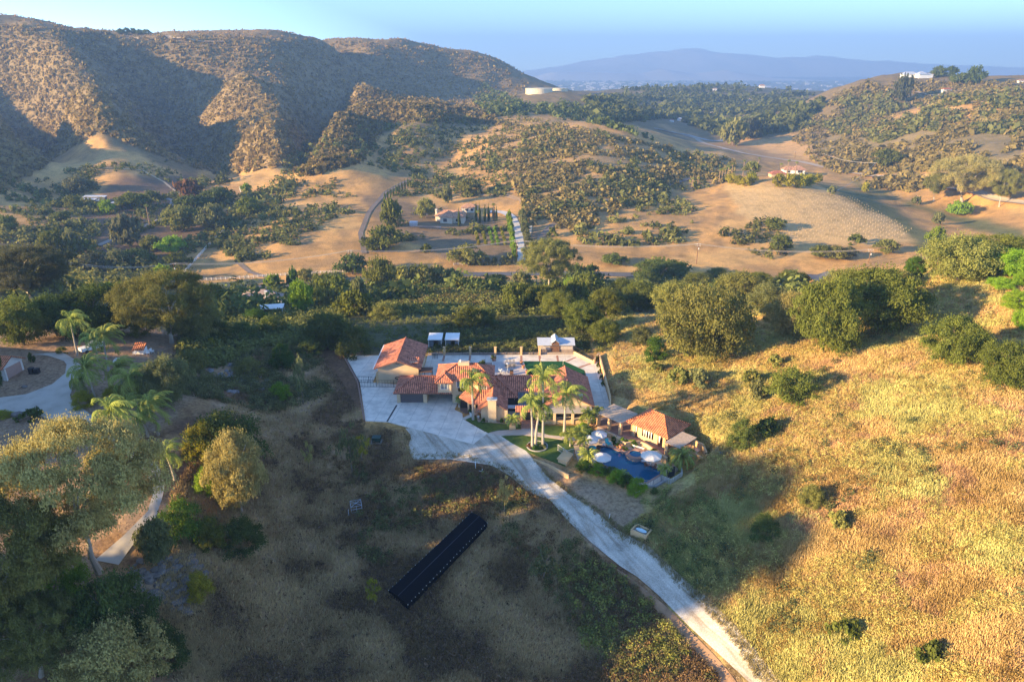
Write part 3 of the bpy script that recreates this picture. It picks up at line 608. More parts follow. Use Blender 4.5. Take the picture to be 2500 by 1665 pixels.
slab('driveway', [(-33.3,135.4),(-28.6,117.9),(-24.2,117.5),(-7.1,109.0),(-4.6,113.0),(-9.6,118.6),(-9.9,121.0),(-11.6,122.6),(-11.0,127),(-11,133),(-19,133.6),(-30.5,135.3),(-30.5,150.4),(-40,150.6)], -.30, .03, M_CONC, 'pale concrete driveway and side yard around the garages', 'driveway')
slab('drain_strip', [(-23.7,124.6),(-23.35,124.6),(-24.15,117.6),(-24.5,117.6)], .0, .036, M_GUTTER, 'dark drain strip crossing the driveway', 'drain')
slab('patio', [(-20.2,133.7),(4,133.7),(4.2,139.5),(2.5,147),(12.5,147),(16.6,141.8),(16.7,133),(16.6,120),(20.0,120),(20.2,149),(18.6,145.6),(14.8,151.2),(-20.2,150.6)], -.30, .02, M_CONCB, 'concrete patio strip behind the house', 'patio')
slab('courtyard_paving', [(-11,124),(-1,118.4),(16,118.4),(16,133.69),(-11,133.69)], -.30, .01, M_CONCB, 'shaded paving under and between the house wings', 'patio')
slab('paver_terrace', [(-3.2,133.9),(4,133.9),(4.0,139.6),(2.4,146.6),(-4.4,146.6),(-4.4,140)], -.1, .028, M_PAVER, 'pinkish paver terrace with outdoor dining', 'terrace')
slab('paver_terrace', [(-10.5,136.6),(-4.6,136.6),(-4.6,146.3),(-10.5,146.3)], -.1, .028, mat('brown_pavers', (.33,.24,.20), .9, .2, 3), 'brown paver square behind the house', 'terrace')
mb = MB()
for x in (-16.2,-10,-4.0,2.2,6.6,10.8): mb.prism([(x-.25,147),(x+.25,147),(x+.25,150.4),(x-.25,150.4)], 0, .027)
mb.prism([(12.6,147.1),(13.1,146.8),(15.4,149.3),(15.1,149.6)], 0, .027); mb.prism([(15.2,143.6),(15.6,143.1),(18.4,145.4),(18.2,145.9)], 0, .027)
mb.build('brick_bands', M_BRICK, label='red brick bands dividing the patio concrete', cat='paving', kind='structure')
slab('putting_green', [(2.9,146.9),(12.3,146.9),(16.4,141.9),(16.4,139.0),(15.6,137.5),(6,137),(4.6,138.2),(3.6,141),(3.0,144)], -.1, .045, M_TURF, 'smooth dark green putting green behind the right wing', 'putting green')
slab('lawn', [(-9.0,118.4),(-7.2,120.2),(-6.6,117.4),(-1,116.6),(1.6,116.5),(1.7,115.0),(-2.5,114.3),(-4.5,113.1),(-6,114.9)], -.2, .06, M_LAWN, 'green lawn by the living room chimney', 'lawn')
slab('lawn', [(4.9,115.9),(15.0,115.9),(15.6,112.6),(12,111.6),(7,112.4),(4.9,113.4)], -.2, .06, M_LAWN, 'strip of lawn in front of the right wing', 'lawn')
slab('lawn', [(-2.0,112.0),(2,112.2),(7,111.2),(11,109.8),(11.3,107.5),(10.4,104.2),(9.2,101.6),(6.2,103.9),(3.4,105.8),(0,109.4)], -.35, .05, M_LAWN, 'front lawn with the two tall palms', 'lawn')
slab('garden_bed', [(-10.9,126),(-9.4,126),(-7.2,121),(-9.3,121.2),(-10.4,122.4)], -.2, .05, mat('mulch', (.20,.13,.10), .95, .3, 4), 'brown gravel bed beside the carport', 'bed')
slab('garden_bed', [(-9.2,119.4),(-7,121),(-6,118.3),(-1,117.3),(1.6,117.4),(1.6,116.5),(-6.4,116.9),(-7.6,118.2)], -.2, .055, mat('gravel_bed', (.36,.27,.20), .95, .3, 4), 'stony bed along the living room wall', 'bed')
slab('front_path', [(-4.4,113.2),(-2.4,112.3),(2,112.4),(7,111.4),(11.4,110.2),(13.6,110.6),(12,111.4),(7,112.3),(4.6,113.6),(4.8,115),(1.8,115),(1.7,114.4),(-2.5,114.1)], -.2, .045, mat('path_concrete', (.52,.42,.35), .9, .12, .5), 'pinkish curved path to the front gate', 'path')
slab('path', [(-9.8,118.9),(-9.2,118.4),(-6.7,121.0),(-7.4,121.6)], -.2, .07, M_CONCB, 'short concrete path from driveway to the porch', 'path')
# pool deck with the pool sunk into it
POOL = [(15.2,106.6),(15.5,107.7),(16.6,108.3),(17.8,107.8),(20.4,105.3),(25.3,100.3),(25.2,99.2),(22.3,96.6),(21.4,96.8),(15.6,102.2),(15.1,103.2),(15.6,104.4)]
DECK = [(11.2,108.6),(11.6,102.9),(13.2,101.0),(14.6,101.4),(20.8,95.6),(23.4,95.3),(25.9,97.4),(28.6,100.6),(27.8,103.2),(29.8,104.6),(31.6,104.5),(34.2,107.2),(33.4,109.4),(26,116.3),(21.2,120),(17,118.9),(16,114),(13.4,112.4)]
def poly_with_hole(outer, hole, z):
    bm = bmesh.new(); vs = []
    for P in (outer, hole):
        v = [bm.verts.new((x, y, z)) for x, y in P]; vs += [bm.edges.new((v[i], v[(i+1) % len(v)])) for i in range(len(v))]
    bmesh.ops.triangle_fill(bm, edges=vs, use_beauty=True)
    for f in bm.faces:
        if f.normal.z < 0: f.normal_flip()
    r = [[tuple(v.co) for v in f.verts] for f in bm.faces]; bm.free(); return r
import bmesh
mb = MB()
for f in poly_with_hole(DECK, POOL, .05): mb.face(f)
n = len(DECK)
for i in range(n):
    a, b = DECK[i], DECK[(i+1) % n]; mb.face([(b[0],b[1],-1.6),(a[0],a[1],-1.6),(a[0],a[1],.05),(b[0],b[1],.05)])
mb.build('pool_deck', M_DECK, label='warm beige concrete deck around the swimming pool', cat='deck', kind='structure')
# cut the terrain down where the pool is sunk
tv = ter.data.vertices; zz = np.empty(len(tv)*3, np.float32); tv.foreach_get('co', zz); zz = zz.reshape(-1, 3)
msk = inpoly(zz[:, 0], zz[:, 1], DECK) & (segdist(zz[:, 0], zz[:, 1], POOL) < 1.2) | inpoly(zz[:, 0], zz[:, 1], POOL); zz[msk, 2] = -2.2; tv.foreach_set('co', zz.ravel()); ter.data.update()
# ------------------------------------------------------------ mass vegetation (uncountable): grass, brush, distant woods
def scatter_px(poly, n, seed):             # random ground points inside an outline, evenly spread as seen
    rng = np.random.default_rng(seed); p = np.array(poly, float); x0, y0 = p.min(0); x1, y1 = p.max(0)
    px = rng.uniform(x0, x1, n*3); py = rng.uniform(y0, y1, n*3); m = inpoly(px, py, poly); px, py = px[m][:n], py[m][:n]
    X, Y, Z = cast(px, py); ok = ~np.isnan(Y); return X[ok], Y[ok], Z[ok], px[ok], py[ok]
def clumps(name, X, Y, Z, size, nl, leaf, m, seed, label, cat, hfac=.8, up=0, tone=None, kind='stuff'):
    """low leafy clumps at the given points: nl leaf quads each"""
    rng = np.random.default_rng(seed); n = len(X); d = rng.normal(size=(n, nl, 3)); d /= np.linalg.norm(d, axis=2)[..., None]; d[..., 2] = np.abs(d[..., 2])
    s = size[:, None, None]; rr = rng.uniform(.55, 1.1, (n, nl, 1))
    P = np.stack([X, Y, Z-.06*size], -1)[:, None]+d*rr*s*np.array([.5, .5, hfac])
    nn = d.reshape(-1, 3); sz = (np.repeat(size, nl)*leaf)
    V = leafquads(P.reshape(-1, 3), nn, sz, rng)
    t = (tone if tone is not None else rng.uniform(.1, .9, n))[:, None]+rng.uniform(-.25, .25, (n, nl)); t = np.clip(t, 0, 1).ravel(); t = np.repeat(t, 4)
    o = mesh_np(name, V, np.arange(len(V)), 4, m, col=np.stack([t, t, t, np.ones_like(t)], 1)); return setp(o, label, cat, kind=kind)
def tufts(name, X, Y, Z, h, nb, m, seed, label, spread=.35, wdt=.05, tone=None):
    """grass tufts: nb thin blades each"""
    rng = np.random.default_rng(seed); n = len(X); a = rng.uniform(0, 2*math.pi, (n, nb)); r = rng.uniform(0, spread, (n, nb)); bx = X[:, None]+np.cos(a)*r; by = Y[:, None]+np.sin(a)*r
    hh = h[:, None]*rng.uniform(.5, 1.1, (n, nb)); ln = hh*rng.uniform(.1, .6, (n, nb)); a2 = a+rng.normal(0, .6, (n, nb)); tx = bx+np.cos(a2)*ln+.12*hh; ty = by+np.sin(a2)*ln
    b = np.stack([bx, by, np.broadcast_to(Z[:, None]-.05, bx.shape)], -1); t = np.stack([tx, ty, Z[:, None]+hh], -1)
    a3 = rng.uniform(0, math.pi, (n, nb)); w_ = wdt*rng.uniform(.6, 1.5, (n, nb)); s = np.stack([np.cos(a3)*w_, np.sin(a3)*w_, 0*w_], -1)
    V = np.stack([b-s, b+s, t+s*.6, t-s*.6], 2).reshape(-1, 3)
    tn = (tone if tone is not None else rng.uniform(.2, 1, n))[:, None]+rng.uniform(-.25, .25, (n, nb)); tn = np.repeat(np.clip(tn, 0, 1).ravel(), 4)
    o = mesh_np(name, V, np.arange(len(V)), 4, m, col=np.stack([tn, tn, tn, np.ones_like(tn)], 1)); return setp(o, label, 'grass', kind='stuff')
def thin(X, Y, Z, px, py, m): return X[m], Y[m], Z[m], px[m], py[m]
def away(X, Y, polys, d=0):
    k = np.ones(len(X), bool)
    for p in polys: k &= ~inpoly(X, Y, p)
    return k
# right hillside
HILL = [(1500,860),(1500,760),(1700,700),(2100,700),(2260,640),(2500,640),(2500,1665),(1910,1665),(1800,1525),(1600,1345),(1520,1290),(1700,1180),(1690,1060),(1640,1010),(1560,985),(1480,960)]
q = scatter_px(HILL, 95000, 1); X, Y, Z, px, py = q; k = away(X, Y, [PAD, ROADW]); X, Y, Z = X[k], Y[k], Z[k]
tn = np.clip(.58+.55*fbm(X/4, Y/4, 3, 200)+.55*fbm(X/1.1, Y/1.1, 2, 203), 0, 1); gh = RNG.uniform(.22, .5, len(X))*(1+.6*fbm(X/3, Y/3, 2, 5)); n_g = fbm(X/8, Y/8, 4, 271)+RNG.normal(0, .08, len(X)); n_b = fbm(X/5, Y/5, 4, 272)+RNG.normal(0, .08, len(X)); kg = n_g > .10; kb = (n_b > .16) & ~kg; ko = ~kg & ~kb
tufts('dry_grass', X[ko], Y[ko], Z[ko], gh[ko], 8, GRASSM, 2, 'tall golden dry grass covering the hillside right of the pool', tone=tn[ko], wdt=.032, spread=.5)
tufts('olive_grass', X[kg], Y[kg], Z[kg], gh[kg]*1.1, 8, leafmat('olive_grass', (.21,.20,.065), (.50,.46,.175), trans=.15), 6, 'patches of yellow green grass on the hillside right of the pool', tone=tn[kg], wdt=.032, spread=.5)
tufts('brown_grass', X[kb], Y[kb], Z[kb], gh[kb]*.8, 7, leafmat('brown_grass', (.22,.14,.07), (.60,.40,.20), trans=.1), 7, 'patches of thin brown grass and bare soil on the right hillside', tone=tn[kb], wdt=.028, spread=.5)
k = fbm(X/7, Y/7, 3, 210) > -.06; k &= RNG.random(len(X)) < .22
clumps('hillside_brush', X[k], Y[k], Z[k], RNG.uniform(.4, 1.2, k.sum()), 44, .11, leafmat('mustard', (.24,.20,.06), (.60,.48,.17), hue=.03), 3, 'yellow green weeds scattered through the dry hillside grass', 'weeds')
k = (fbm(X/5, Y/5, 3, 220) > .18) & (RNG.random(len(X)) < .16)
clumps('rust_weeds', X[k], Y[k], Z[k], RNG.uniform(.5, 1.1, k.sum()), 40, .11, leafmat('rustweed', (.26,.15,.05), (.55,.34,.12)), 4, 'rusty orange dry weeds in patches on the hillside', 'weeds')
k = (fbm(X/5, Y/5, 3, 230) > .2) & (RNG.random(len(X)) < .02)
clumps('green_weeds', X[k], Y[k], Z[k], RNG.uniform(.8, 1.9, k.sum()), 50, .13, ML['sage'], 5, 'grey green brush dotted over the hillside', 'brush')
# shaded slope in the foreground and left
FORE = [(420,1200),(560,980),(640,850),(780,850),(900,1040),(1000,1060),(1010,1125),(1200,1140),(1300,1210),(1450,1330),(1620,1460),(1840,1665),(430,1665),(380,1480)]
q = scatter_px(FORE, 62000, 11); X, Y, Z, px, py = q; k = away(X, Y, [PAD, ROADW]); X, Y, Z, px, py = X[k], Y[k], Z[k], px[k], py[k]
fn = fbm(X/6, Y/6, 4, 91)
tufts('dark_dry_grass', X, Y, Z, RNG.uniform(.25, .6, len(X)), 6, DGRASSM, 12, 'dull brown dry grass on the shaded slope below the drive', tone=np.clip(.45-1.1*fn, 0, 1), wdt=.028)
k = (fn > .05) & (RNG.random(len(X)) < .22)
clumps('dry_brush', X[k], Y[k], Z[k], RNG.uniform(.4, 1.0, k.sum()), 26, .17, leafmat('deadbrush', (.09,.058,.04), (.27,.185,.115)), 13, 'low dark brown brush on the shaded slope', 'brush')
gm = inpoly(px, py, [(880,1230),(950,1150),(1150,1140),(1330,1200),(1500,1330),(1700,1480),(1830,1665),(1500,1665),(1330,1440),(1200,1270),(1050,1260),(1000,1400),(860,1360)]) | inpoly(px, py, [(780,1100),(860,1060),(900,1180),(800,1200)])
k = gm & (RNG.random(len(X)) < .11) & (fbm(X/5, Y/5, 3, 240) > -.15)
clumps('green_brush', X[k], Y[k], Z[k], RNG.uniform(.5, 1.5, k.sum()), 40, .15, leafmat('greenbrush', (.10,.105,.04), (.28,.28,.10)), 14, 'green brush beside the gravel drive', 'brush')
k = gm & (RNG.random(len(X)) < .12) & (fbm(X/4, Y/4, 3, 250) > .0)
clumps('rusty_brush', X[k], Y[k], Z[k], RNG.uniform(.5, 1.2, k.sum()), 36, .15, leafmat('rustbrush', (.16,.10,.05), (.38,.25,.11)), 15, 'rusty brown brush on the bank of the gravel drive', 'brush')
X, Y, Z, px, py = scatter_px([(430,850),(780,845),(810,960),(700,1000),(640,1010),(560,985),(430,960)], 1500, 61); k = (fbm(X/6, Y/6, 3, 62) > -.1) & away(X, Y, [PAD]); X, Y, Z = X[k], Y[k], Z[k]
clumps('slope_brush', X, Y, Z, RNG.uniform(.8, 2.2, len(X)), 90, .10, leafmat('slopebrush', (.075,.085,.035), (.25,.24,.10)), 63, 'dark mixed brush on the slope left of the side yard', 'brush')
# brush between the houses and the valley
BACK = [(500,800),(500,740),(900,700),(1300,700),(1500,720),(1560,780),(1480,860),(1400,858),(1080,862),(840,860),(780,840),(640,850),(520,900),(440,880),(450,820)]
X, Y, Z, px, py = scatter_px(BACK, 7000, 21); d = depth_of(X, Y, Z)
tn = np.clip(.5+.6*fbm(X/12, Y/12, 3, 260), 0, 1)
k = RNG.random(len(X)) < np.where((px > 850) & (py > 770), .35, 1.0)
clumps('valley_brush', X[k], Y[k], Z[k], RNG.uniform(1.2, 3.6, k.sum())*np.where((px[k] > 850) & (py[k] > 770), .5, 1), 46, .15, leafmat('backbrush', (.07,.09,.028), (.26,.27,.085)), 22, 'thick green brush on the slope behind the houses', 'brush', tone=tn[k])
X, Y, Z, px, py = scatter_px([(1080,770),(1440,780),(1440,862),(1080,862)], 9000, 23)
tufts('field_grass', X, Y, Z, RNG.uniform(.2, .5, len(X)), 6, leafmat('fieldgrass', (.06,.07,.025), (.20,.19,.08)), 24, 'green and brown grass in the field behind the house', wdt=.06)
k = inpoly(px, py, [(1000,745),(1000,700),(1330,710),(1330,745)])
X, Y, Z, px, py = scatter_px([(960,700),(1330,705),(1300,755),(900,745)], 900, 25)
clumps('knoll_brush', X, Y, Z, RNG.uniform(1.5, 3.2, len(X)), 46, .15, leafmat('knollbrush', (.12,.10,.04), (.34,.27,.11)), 26, 'sunlit tan brush on the low knoll behind the house', 'brush')
# middle distance hills
def hillbrush(poly, n, smin, smax, m, seed, name, label, cat='brush', nl=14, lf=.34, dens=None, flat=.75):
    X, Y, Z, px, py = scatter_px(poly, n, seed)
    if dens is not None:
        k = fbm(X/dens[0], Y/dens[0], 3, seed+500) > dens[1]; X, Y, Z = X[k], Y[k], Z[k]
    return clumps(name, X, Y, Z, (smin*.7+(smax*1.5-smin*.7)*np.random.default_rng(seed).random(len(X))**2.6), nl, lf, m, seed, label, cat, hfac=flat)
hb = leafmat('hillbrush', (.14,.12,.045), (.34,.27,.10)); hb2 = leafmat('hillbrush_green', (.085,.095,.03), (.25,.25,.08)); hb3 = leafmat('mountainbrush', (.17,.12,.052), (.40,.28,.12)); wood = leafmat('farwood', (.055,.075,.027), (.19,.21,.065))
hillbrush([(1290,285),(1560,345),(1800,395),(1790,440),(1500,520),(1440,560),(1300,560),(1240,420),(1190,330)], 8500, 1.6, 5.0, hb, 31, 'chaparral', 'brown green chaparral covering the round hill above the valley', dens=(24, -.14))
hillbrush([(920,270),(1290,270),(1560,345),(1800,395),(1790,440),(1500,520),(1700,560),(1600,600),(1400,600),(1300,560),(1240,420),(1050,430),(900,400)], 4200, 2.5, 6.0, hb2, 32, 'hill_shrubs', 'darker green shrubs in patches on the round hill', dens=(30, .05))
hillbrush([(-260,60),(0,60),(300,80),(700,95),(1000,112),(1180,135),(1290,205),(1230,270),(1050,300),(900,300),(820,330),(700,405),(540,430),(440,400),(330,360),(240,320),(120,400),(0,470),(-260,470)], 30000, 1.8, 5.2, hb3, 33, 'mountain_brush', 'dark scrub covering the long mountain behind the valley', nl=7, lf=.5)
hillbrush([(860,215),(960,225),(1200,280),(1250,310),(1100,300),(950,300),(880,400),(760,430),(700,420),(800,300)], 3600, 2.5, 6, hb, 34, 'spur_brush', 'olive brush on the sunlit mountain spur', nl=9, lf=.45)
hillbrush([(640,440),(760,340),(900,350),(860,420),(760,470),(680,520),(560,560),(420,540),(470,440),(560,440)], 800, 4, 10, hb2, 35, 'gully_trees', 'olive green trees and shrubs filling the gullies below the mountain', 'woods', nl=40, lf=.2, dens=(50, 0))
hillbrush([(0,420),(600,380),(900,300),(1250,280),(1250,560),(900,600),(600,640),(300,600),(0,600)], 11000, 1.0, 5.5, hb2, 36, 'slope_shrubs', 'scattered olive shrubs on the golden slopes across the valley', nl=22, lf=.26, dens=(40, -.03))
hillbrush([(1950,330),(2040,230),(2130,200),(2500,200),(2500,420),(2380,430),(2240,470),(2120,460),(1990,400),(1930,340)], 9500, 2.0, 6.5, hb, 37, 'chaparral', 'brown green chaparral on the right hand hill', nl=10, lf=.42, dens=(35, -.15))
hillbrush([(1900,320),(2040,240),(2130,230),(2500,220),(2500,330),(2250,320),(2150,350),(2050,330)], 2600, 4, 9, hb2, 38, 'hill_groves', 'green groves and shrubs on the upper right hill', 'woods', nl=14, lf=.36, dens=(60, -.05))
hillbrush([(1430,250),(1560,222),(1700,240),(1950,235),(2010,260),(1930,320),(1850,335),(1740,330),(1650,290),(1530,300),(1440,290)], 4200, 7, 16, wood, 39, 'distant_woods', 'dark wooded valley between the hills toward the plain', 'woods', nl=16, lf=.34, dens=(90, -.2))
hillbrush([(1180,210),(1290,260),(1400,250),(1480,300),(1600,345),(1480,310),(1330,280),(1200,285),(1150,250)], 1300, 5, 10, wood, 40, 'distant_woods', 'dark trees below the water tanks', 'woods', nl=18, lf=.32)
hillbrush([(1500,215),(1560,210),(1750,205),(1900,215),(2000,235),(1900,250),(1600,240)], 900, 7, 15, wood, 41, 'distant_woods', 'dark trees on the far hilltops beside the plain', 'woods', nl=12, lf=.4, dens=(120, 0))
hillbrush([(1380,470),(1560,440),(1700,500),(1680,590),(1560,600),(1440,590),(1380,560)], 420, 4, 8, hb2, 42, 'hill_shrubs', 'clumps of green shrubs at the foot of the round hill', nl=40, lf=.2, dens=(30, -.1))
hillbrush([(1750,560),(1880,540),(1930,590),(1900,640),(1790,600)], 70, 4, 7, hb2, 43, 'hill_shrubs', 'green shrubs below the vineyard slope', nl=50, lf=.18)
hillbrush([(500,720),(880,700),(1560,690),(2000,700),(1900,740),(1500,760),(1300,720),(900,740),(500,790)], 500, 4, 9, wood, 44, 'creek_woods', 'green undergrowth along the creek below the valley road', 'woods', nl=60, lf=.15)
hillbrush([(0,560),(150,560),(300,620),(460,640),(420,700),(200,720),(0,720)], 260, 4, 9, hb2, 45, 'creek_woods', 'green undergrowth at the left end of the valley', 'woods', nl=60, lf=.15)

X, Y, Z, px, py = scatter_px([(980,1040),(1000,1125),(1100,1130),(1250,1170),(1390,1280),(1560,1415),(1700,1550),(1840,1680),(1930,1680),(1800,1520),(1600,1345),(1450,1235),(1340,1160),(1300,1110),(1290,1100),(1330,1180),(1450,1290),(1600,1400),(1880,1690),(1850,1690),(1600,1430),(1400,1270),(1250,1145),(1100,1100),(1020,1095)], 16000, 51)
d = segdist(X, Y, ROADW); k = (d < 1.3) & (RNG.random(len(X)) < np.where(inpoly(X, Y, ROADW), np.clip(1-d*1.2, 0, 1), .8)); X, Y, Z = X[k], Y[k], Z[k]
tufts('verge_grass', X, Y, Z+.08, RNG.uniform(.12, .4, len(X)), 8, leafmat('verge', (.16,.13,.06), (.42,.35,.17)), 52, 'ragged dry weeds along both edges of the gravel road', spread=.35, wdt=.03)

X, Y, Z, px, py = scatter_px([(1550,1210),(1690,1175),(1800,1290),(1700,1440),(1600,1335),(1520,1290)], 420, 53); k = away(X, Y, [ROADW, PAD]) & (fbm(X/4, Y/4, 3, 54) > -.1); X, Y, Z = X[k], Y[k], Z[k]
clumps('bank_brush', X, Y, Z, RNG.uniform(.5, 1.6, len(X)), 60, .11, leafmat('bankbrush', (.10,.12,.035), (.32,.33,.10)), 55, 'soft green brush on the shaded bank between pool and gravel road', 'brush')
X, Y, Z, px, py = scatter_px([(1360,1390),(1480,1370),(1620,1480),(1700,1600),(1560,1640),(1420,1580)], 260, 56); k = away(X, Y, [ROADW]); X, Y, Z = X[k], Y[k], Z[k]
clumps('fennel', X, Y, Z, RNG.uniform(.7, 1.8, len(X)), 70, .10, leafmat('fennel', (.15,.18,.04), (.45,.46,.12)), 57, 'bright yellow green weeds left of the gravel road', 'weeds')

rg = np.random.default_rng(71); X = rg.uniform(-1500, 350, 9000); Y = rg.uniform(1230, 2050, 9000); Z = hgt(X, Y); k = Z > 45; X, Y, Z = X[k], Y[k], Z[k]
clumps('crest_brush', X, Y, Z, rg.uniform(1.5, 5, len(X)), 6, .5, hb3, 72, 'dark scrub on the crest and plateau of the long mountain', 'brush')
X, Y, Z, px, py = scatter_px(FORE, 3200, 73); k = away(X, Y, [PAD, ROADW]); X, Y, Z = X[k], Y[k], Z[k]
clumps('small_dark_weeds', X, Y, Z, RNG.uniform(.18, .55, len(X)), 22, .2, leafmat('darkweed', (.05,.03,.022), (.15,.10,.06)), 74, 'small dark dead weeds dotted over the shaded slope', 'weeds')
X, Y, Z, px, py = scatter_px(FORE, 1600, 75); k = away(X, Y, [PAD]); X, Y, Z = X[k], Y[k], Z[k]
clumps('pale_stalks', X, Y, Z, RNG.uniform(.15, .4, len(X)), 12, .16, leafmat('palestalk', (.35,.29,.22), (.62,.54,.42)), 76, 'small pale dry stalks and stones dotted over the shaded slope', 'weeds')
# ------------------------------------------------------------ trees and shrubs, one object each
g = 'left garden palms'
for i, (px, py, h, cr, lean, lab) in enumerate([
    (190,868,7.0,3.3,(.3,0),'lush feather palm nearest the white neighbour house, behind the turning area'),
    (266,905,6.5,3.3,(.5,0),'feather palm beside the parked white truck at the far end of the left drive'),
    (236,985,6.2,3.2,(-.4,0),'pale feather palm at the bend of the left drive with yellow shrubs below'),
    (340,990,4.8,3.3,(-.5,0),'wide open feather palm right of the yellow shrubs, thin pale trunk'),
    (295,1112,7.0,3.5,(-.2,0),'tall dense feather palm at the left edge of the curving drive'),
    (387,1062,4.8,3.1,(-.4,0),'feather palm standing right of the tall dense palm by the drive'),
    (362,1066,3.0,2.6,(-.6,0),'short feather palm in the middle of the left garden palms'),
    (427,1172,4.2,2.3,(-.6,0),'yellowish young feather palm with dark trunk inside the curve of the drive'),
    (212,960,2.6,2.6,(-.5,0),'low arching feather palm at the tip of the yellow shrub bed'),
    (305,960,4.6,2.8,(-.3,0),'feather palm between the yellow shrubs and the airy pepper tree'),
    (325,1040,3.6,2.4,(-.2,0),'small feather palm rising behind the tall dense palm'),
    (240,880,4.4,2.6,(.2,0),'dark feather palm beside the round white satellite dish')]):
    X, Y, Z = G(px, py); palm((X, Y, Z), h*1.1, cr*1.35, i, lab, g, lean=lean)
g = 'tall palms in front of the house'
for i, (x, y, h, cr, lean, lab) in enumerate([
    (-7.6,118.4,8.6,2.9,(-.1,0),'wind swept feather palm with white painted trunk foot between the garage and the chimney'),
    (3.7,107.9,8.6,2.7,(-.3,.1),'wind swept front palm, left of the pair in the round lawn bed'),
    (5.6,108.4,13.2,3.1,(-.2,.4),'tallest wind swept palm, right of the pair in the round lawn bed'),
    (4.3,108.7,8.0,2.3,(.9,.3),'smaller wind swept palm behind the pair in the round lawn bed'),
    (9.9,113.5,8.0,3.1,(.1,.2),'feather palm with pale trunk in front of the right wing columns')]):
    palm((x, y, 0.04), h, cr*1.42, i, lab, g, lean=lean, r=.22)
g = 'low palms around the house and pool'
for i, (x, y, h, cr, lab) in enumerate([
    (.1,114.9,1.9,1.6,'stubby palm in the planter left of the front gate steps'),
    (10.6,108.3,2.3,1.9,'bushy low palm at the pool fence, left of its neighbour'),
    (12.3,108.9,2.6,1.8,'dark bushy low palm behind the pool fence near the umbrellas'),
    (13.0,106.7,1.9,1.5,'small bushy palm nearest the folded white umbrella tables'),
    (14.6,115.8,2.4,2.0,'low palm between the right wing and the pergola'),
    (16.8,117.6,2.6,1.2,'small palm behind the pergola corner'),
    (13.2,102.4,1.4,2.1,'dark spiky low palm at the near left corner of the pool hedge'),
    (29.3,101.6,1.9,2.7,'large dark spreading palm below the small pergola'),
    (25.6,98.3,1.6,1.3,'small palm by the pump enclosure at the pool corner'),
    (18.6,97.8,.7,1.4,'tiny dark palm in the pool hedge'),
    (-10.2,125.2,1.2,1.4,'small palm beside the carport opening')]):
    palm((x, y, 0.0), h, cr*1.3, i, lab, g, dwarf=True, r=.15)
# named trees of the near and middle ground
TP(245,1396,335,370,'eucN','tan','huge pale olive eucalyptus with forked pale trunk beside the curving left drive', trunk='pale', name='eucalyptus_tree')
TP(590,1248,135,195,'oakN','tan','loose tan leaved tree in front of the big round green bush', trunk='pale')
TP(548,1118,200,132,'bushN','dark','big round dark green bush sunlit on its left side', 'bush')
TP(500,1112,100,95,'bushN','yellow','yellow green left lobe of the big round bush', 'bush')
TP(512,1200,64,70,'bushN','citrus','small bright lime green shrub under the tan tree', 'shrub')
TP(450,1316,102,112,'bushN','green','round glossy green citrus tree by the end of the drive', 'bush')
TP(520,1338,68,84,'bushN','oak','sunlit olive bush, left of the pair below the tan tree', 'bush')
TP(592,1342,98,92,'bushN','dark','dark broad bush, right of the pair below the tan tree', 'bush')
TP(392,1375,84,110,'tallN','sage','feathery grey green pepper tree leaning beside the rocks')
TP(490,1458,64,68,'bushN','yellow','single round yellow green shrub on the shaded slope right of the rocks', 'shrub')
TP(405,1625,100,112,'bushN','dark','round dark shrub near the bottom left edge of the slope', 'shrub')
TP(300,1600,170,190,'oakN','dark','dark shaded tree mass below the eucalyptus')
TP(60,1560,290,330,'eucN','olive','broad grey olive eucalyptus in the lower left corner', trunk='pale', name='eucalyptus_tree')
TP(150,1500,150,150,'oakN','bright','lime tinted tree inside the lower left grove')
TP(100,1650,260,200,'eucN','olive','lowest olive eucalyptus at the bottom left corner', trunk='pale', name='eucalyptus_tree')
TP(300,1700,220,190,'oakN','tan','tan leafed tree cut by the bottom edge, right of the corner grove', trunk='pale')
TP(415,985,125,125,'oakN','sage','airy grey green pepper tree right of the garden palms')
TP(360,975,90,80,'bushN','olive','olive shrub behind the wide open palm', 'shrub')
TP(465,905,80,62,'bushN','olive','rounded olive bush below the great sycamore', 'bush')
TP(205,990,62,44,'bushN','yellow','yellow flowering shrub in the driveway island', 'shrub', 'yellow shrubs in the left garden')
TP(285,975,58,42,'bushN','yellow','yellow flowering shrub right of the island palms', 'shrub', 'yellow shrubs in the left garden')
TP(383,1112,30,32,'bushN','yellow','small yellow flowering shrub above the young yellowish palm', 'shrub', 'yellow shrubs in the left garden')
TP(10,1018,40,20,'bushN','yellow','low yellow green shrub at the left frame edge below the drive', 'shrub', 'yellow shrubs in the left garden')
TP(75,1022,55,16,'bushF','dark','low dark shrub beside the red rocks below the drive', 'shrub')
TP(150,862,26,18,'bushF','olive','small olive shrub beyond the turning area', 'shrub')
TP(78,885,16,26,'bushF','dark','small dark shrub by the neighbour garage corner', 'shrub')
TP(0,955,34,150,'oakN','dark','dark green tree cut by the left frame edge before the white house')
TP(419,838,228,190,'eucN','olive','great pale trunked sycamore right of the far palms', trunk='pale', name='sycamore_tree')
TP(480,830,130,110,'oakN','olive','olive lobe of foliage behind the right side of the great sycamore', trunk='pale')
TP(88,745,190,155,'eucN','grey','tall grey open eucalyptus at the left edge of the valley', trunk='pale', name='eucalyptus_tree')
TP(30,705,120,110,'eucN','grey','grey brown eucalyptus cut by the left frame edge', trunk='pale', name='eucalyptus_tree')
TP(238,812,215,130,'oakN','dark','dark broad oak between the grey eucalyptus and the sycamore', name='oak_tree')
TP(59,842,130,125,'oakN','oak','sunlit green oak behind the white neighbour house', name='oak_tree')
TP(140,820,120,110,'oakN','dark','dark oak right of the sunlit oak by the neighbour house', name='oak_tree')
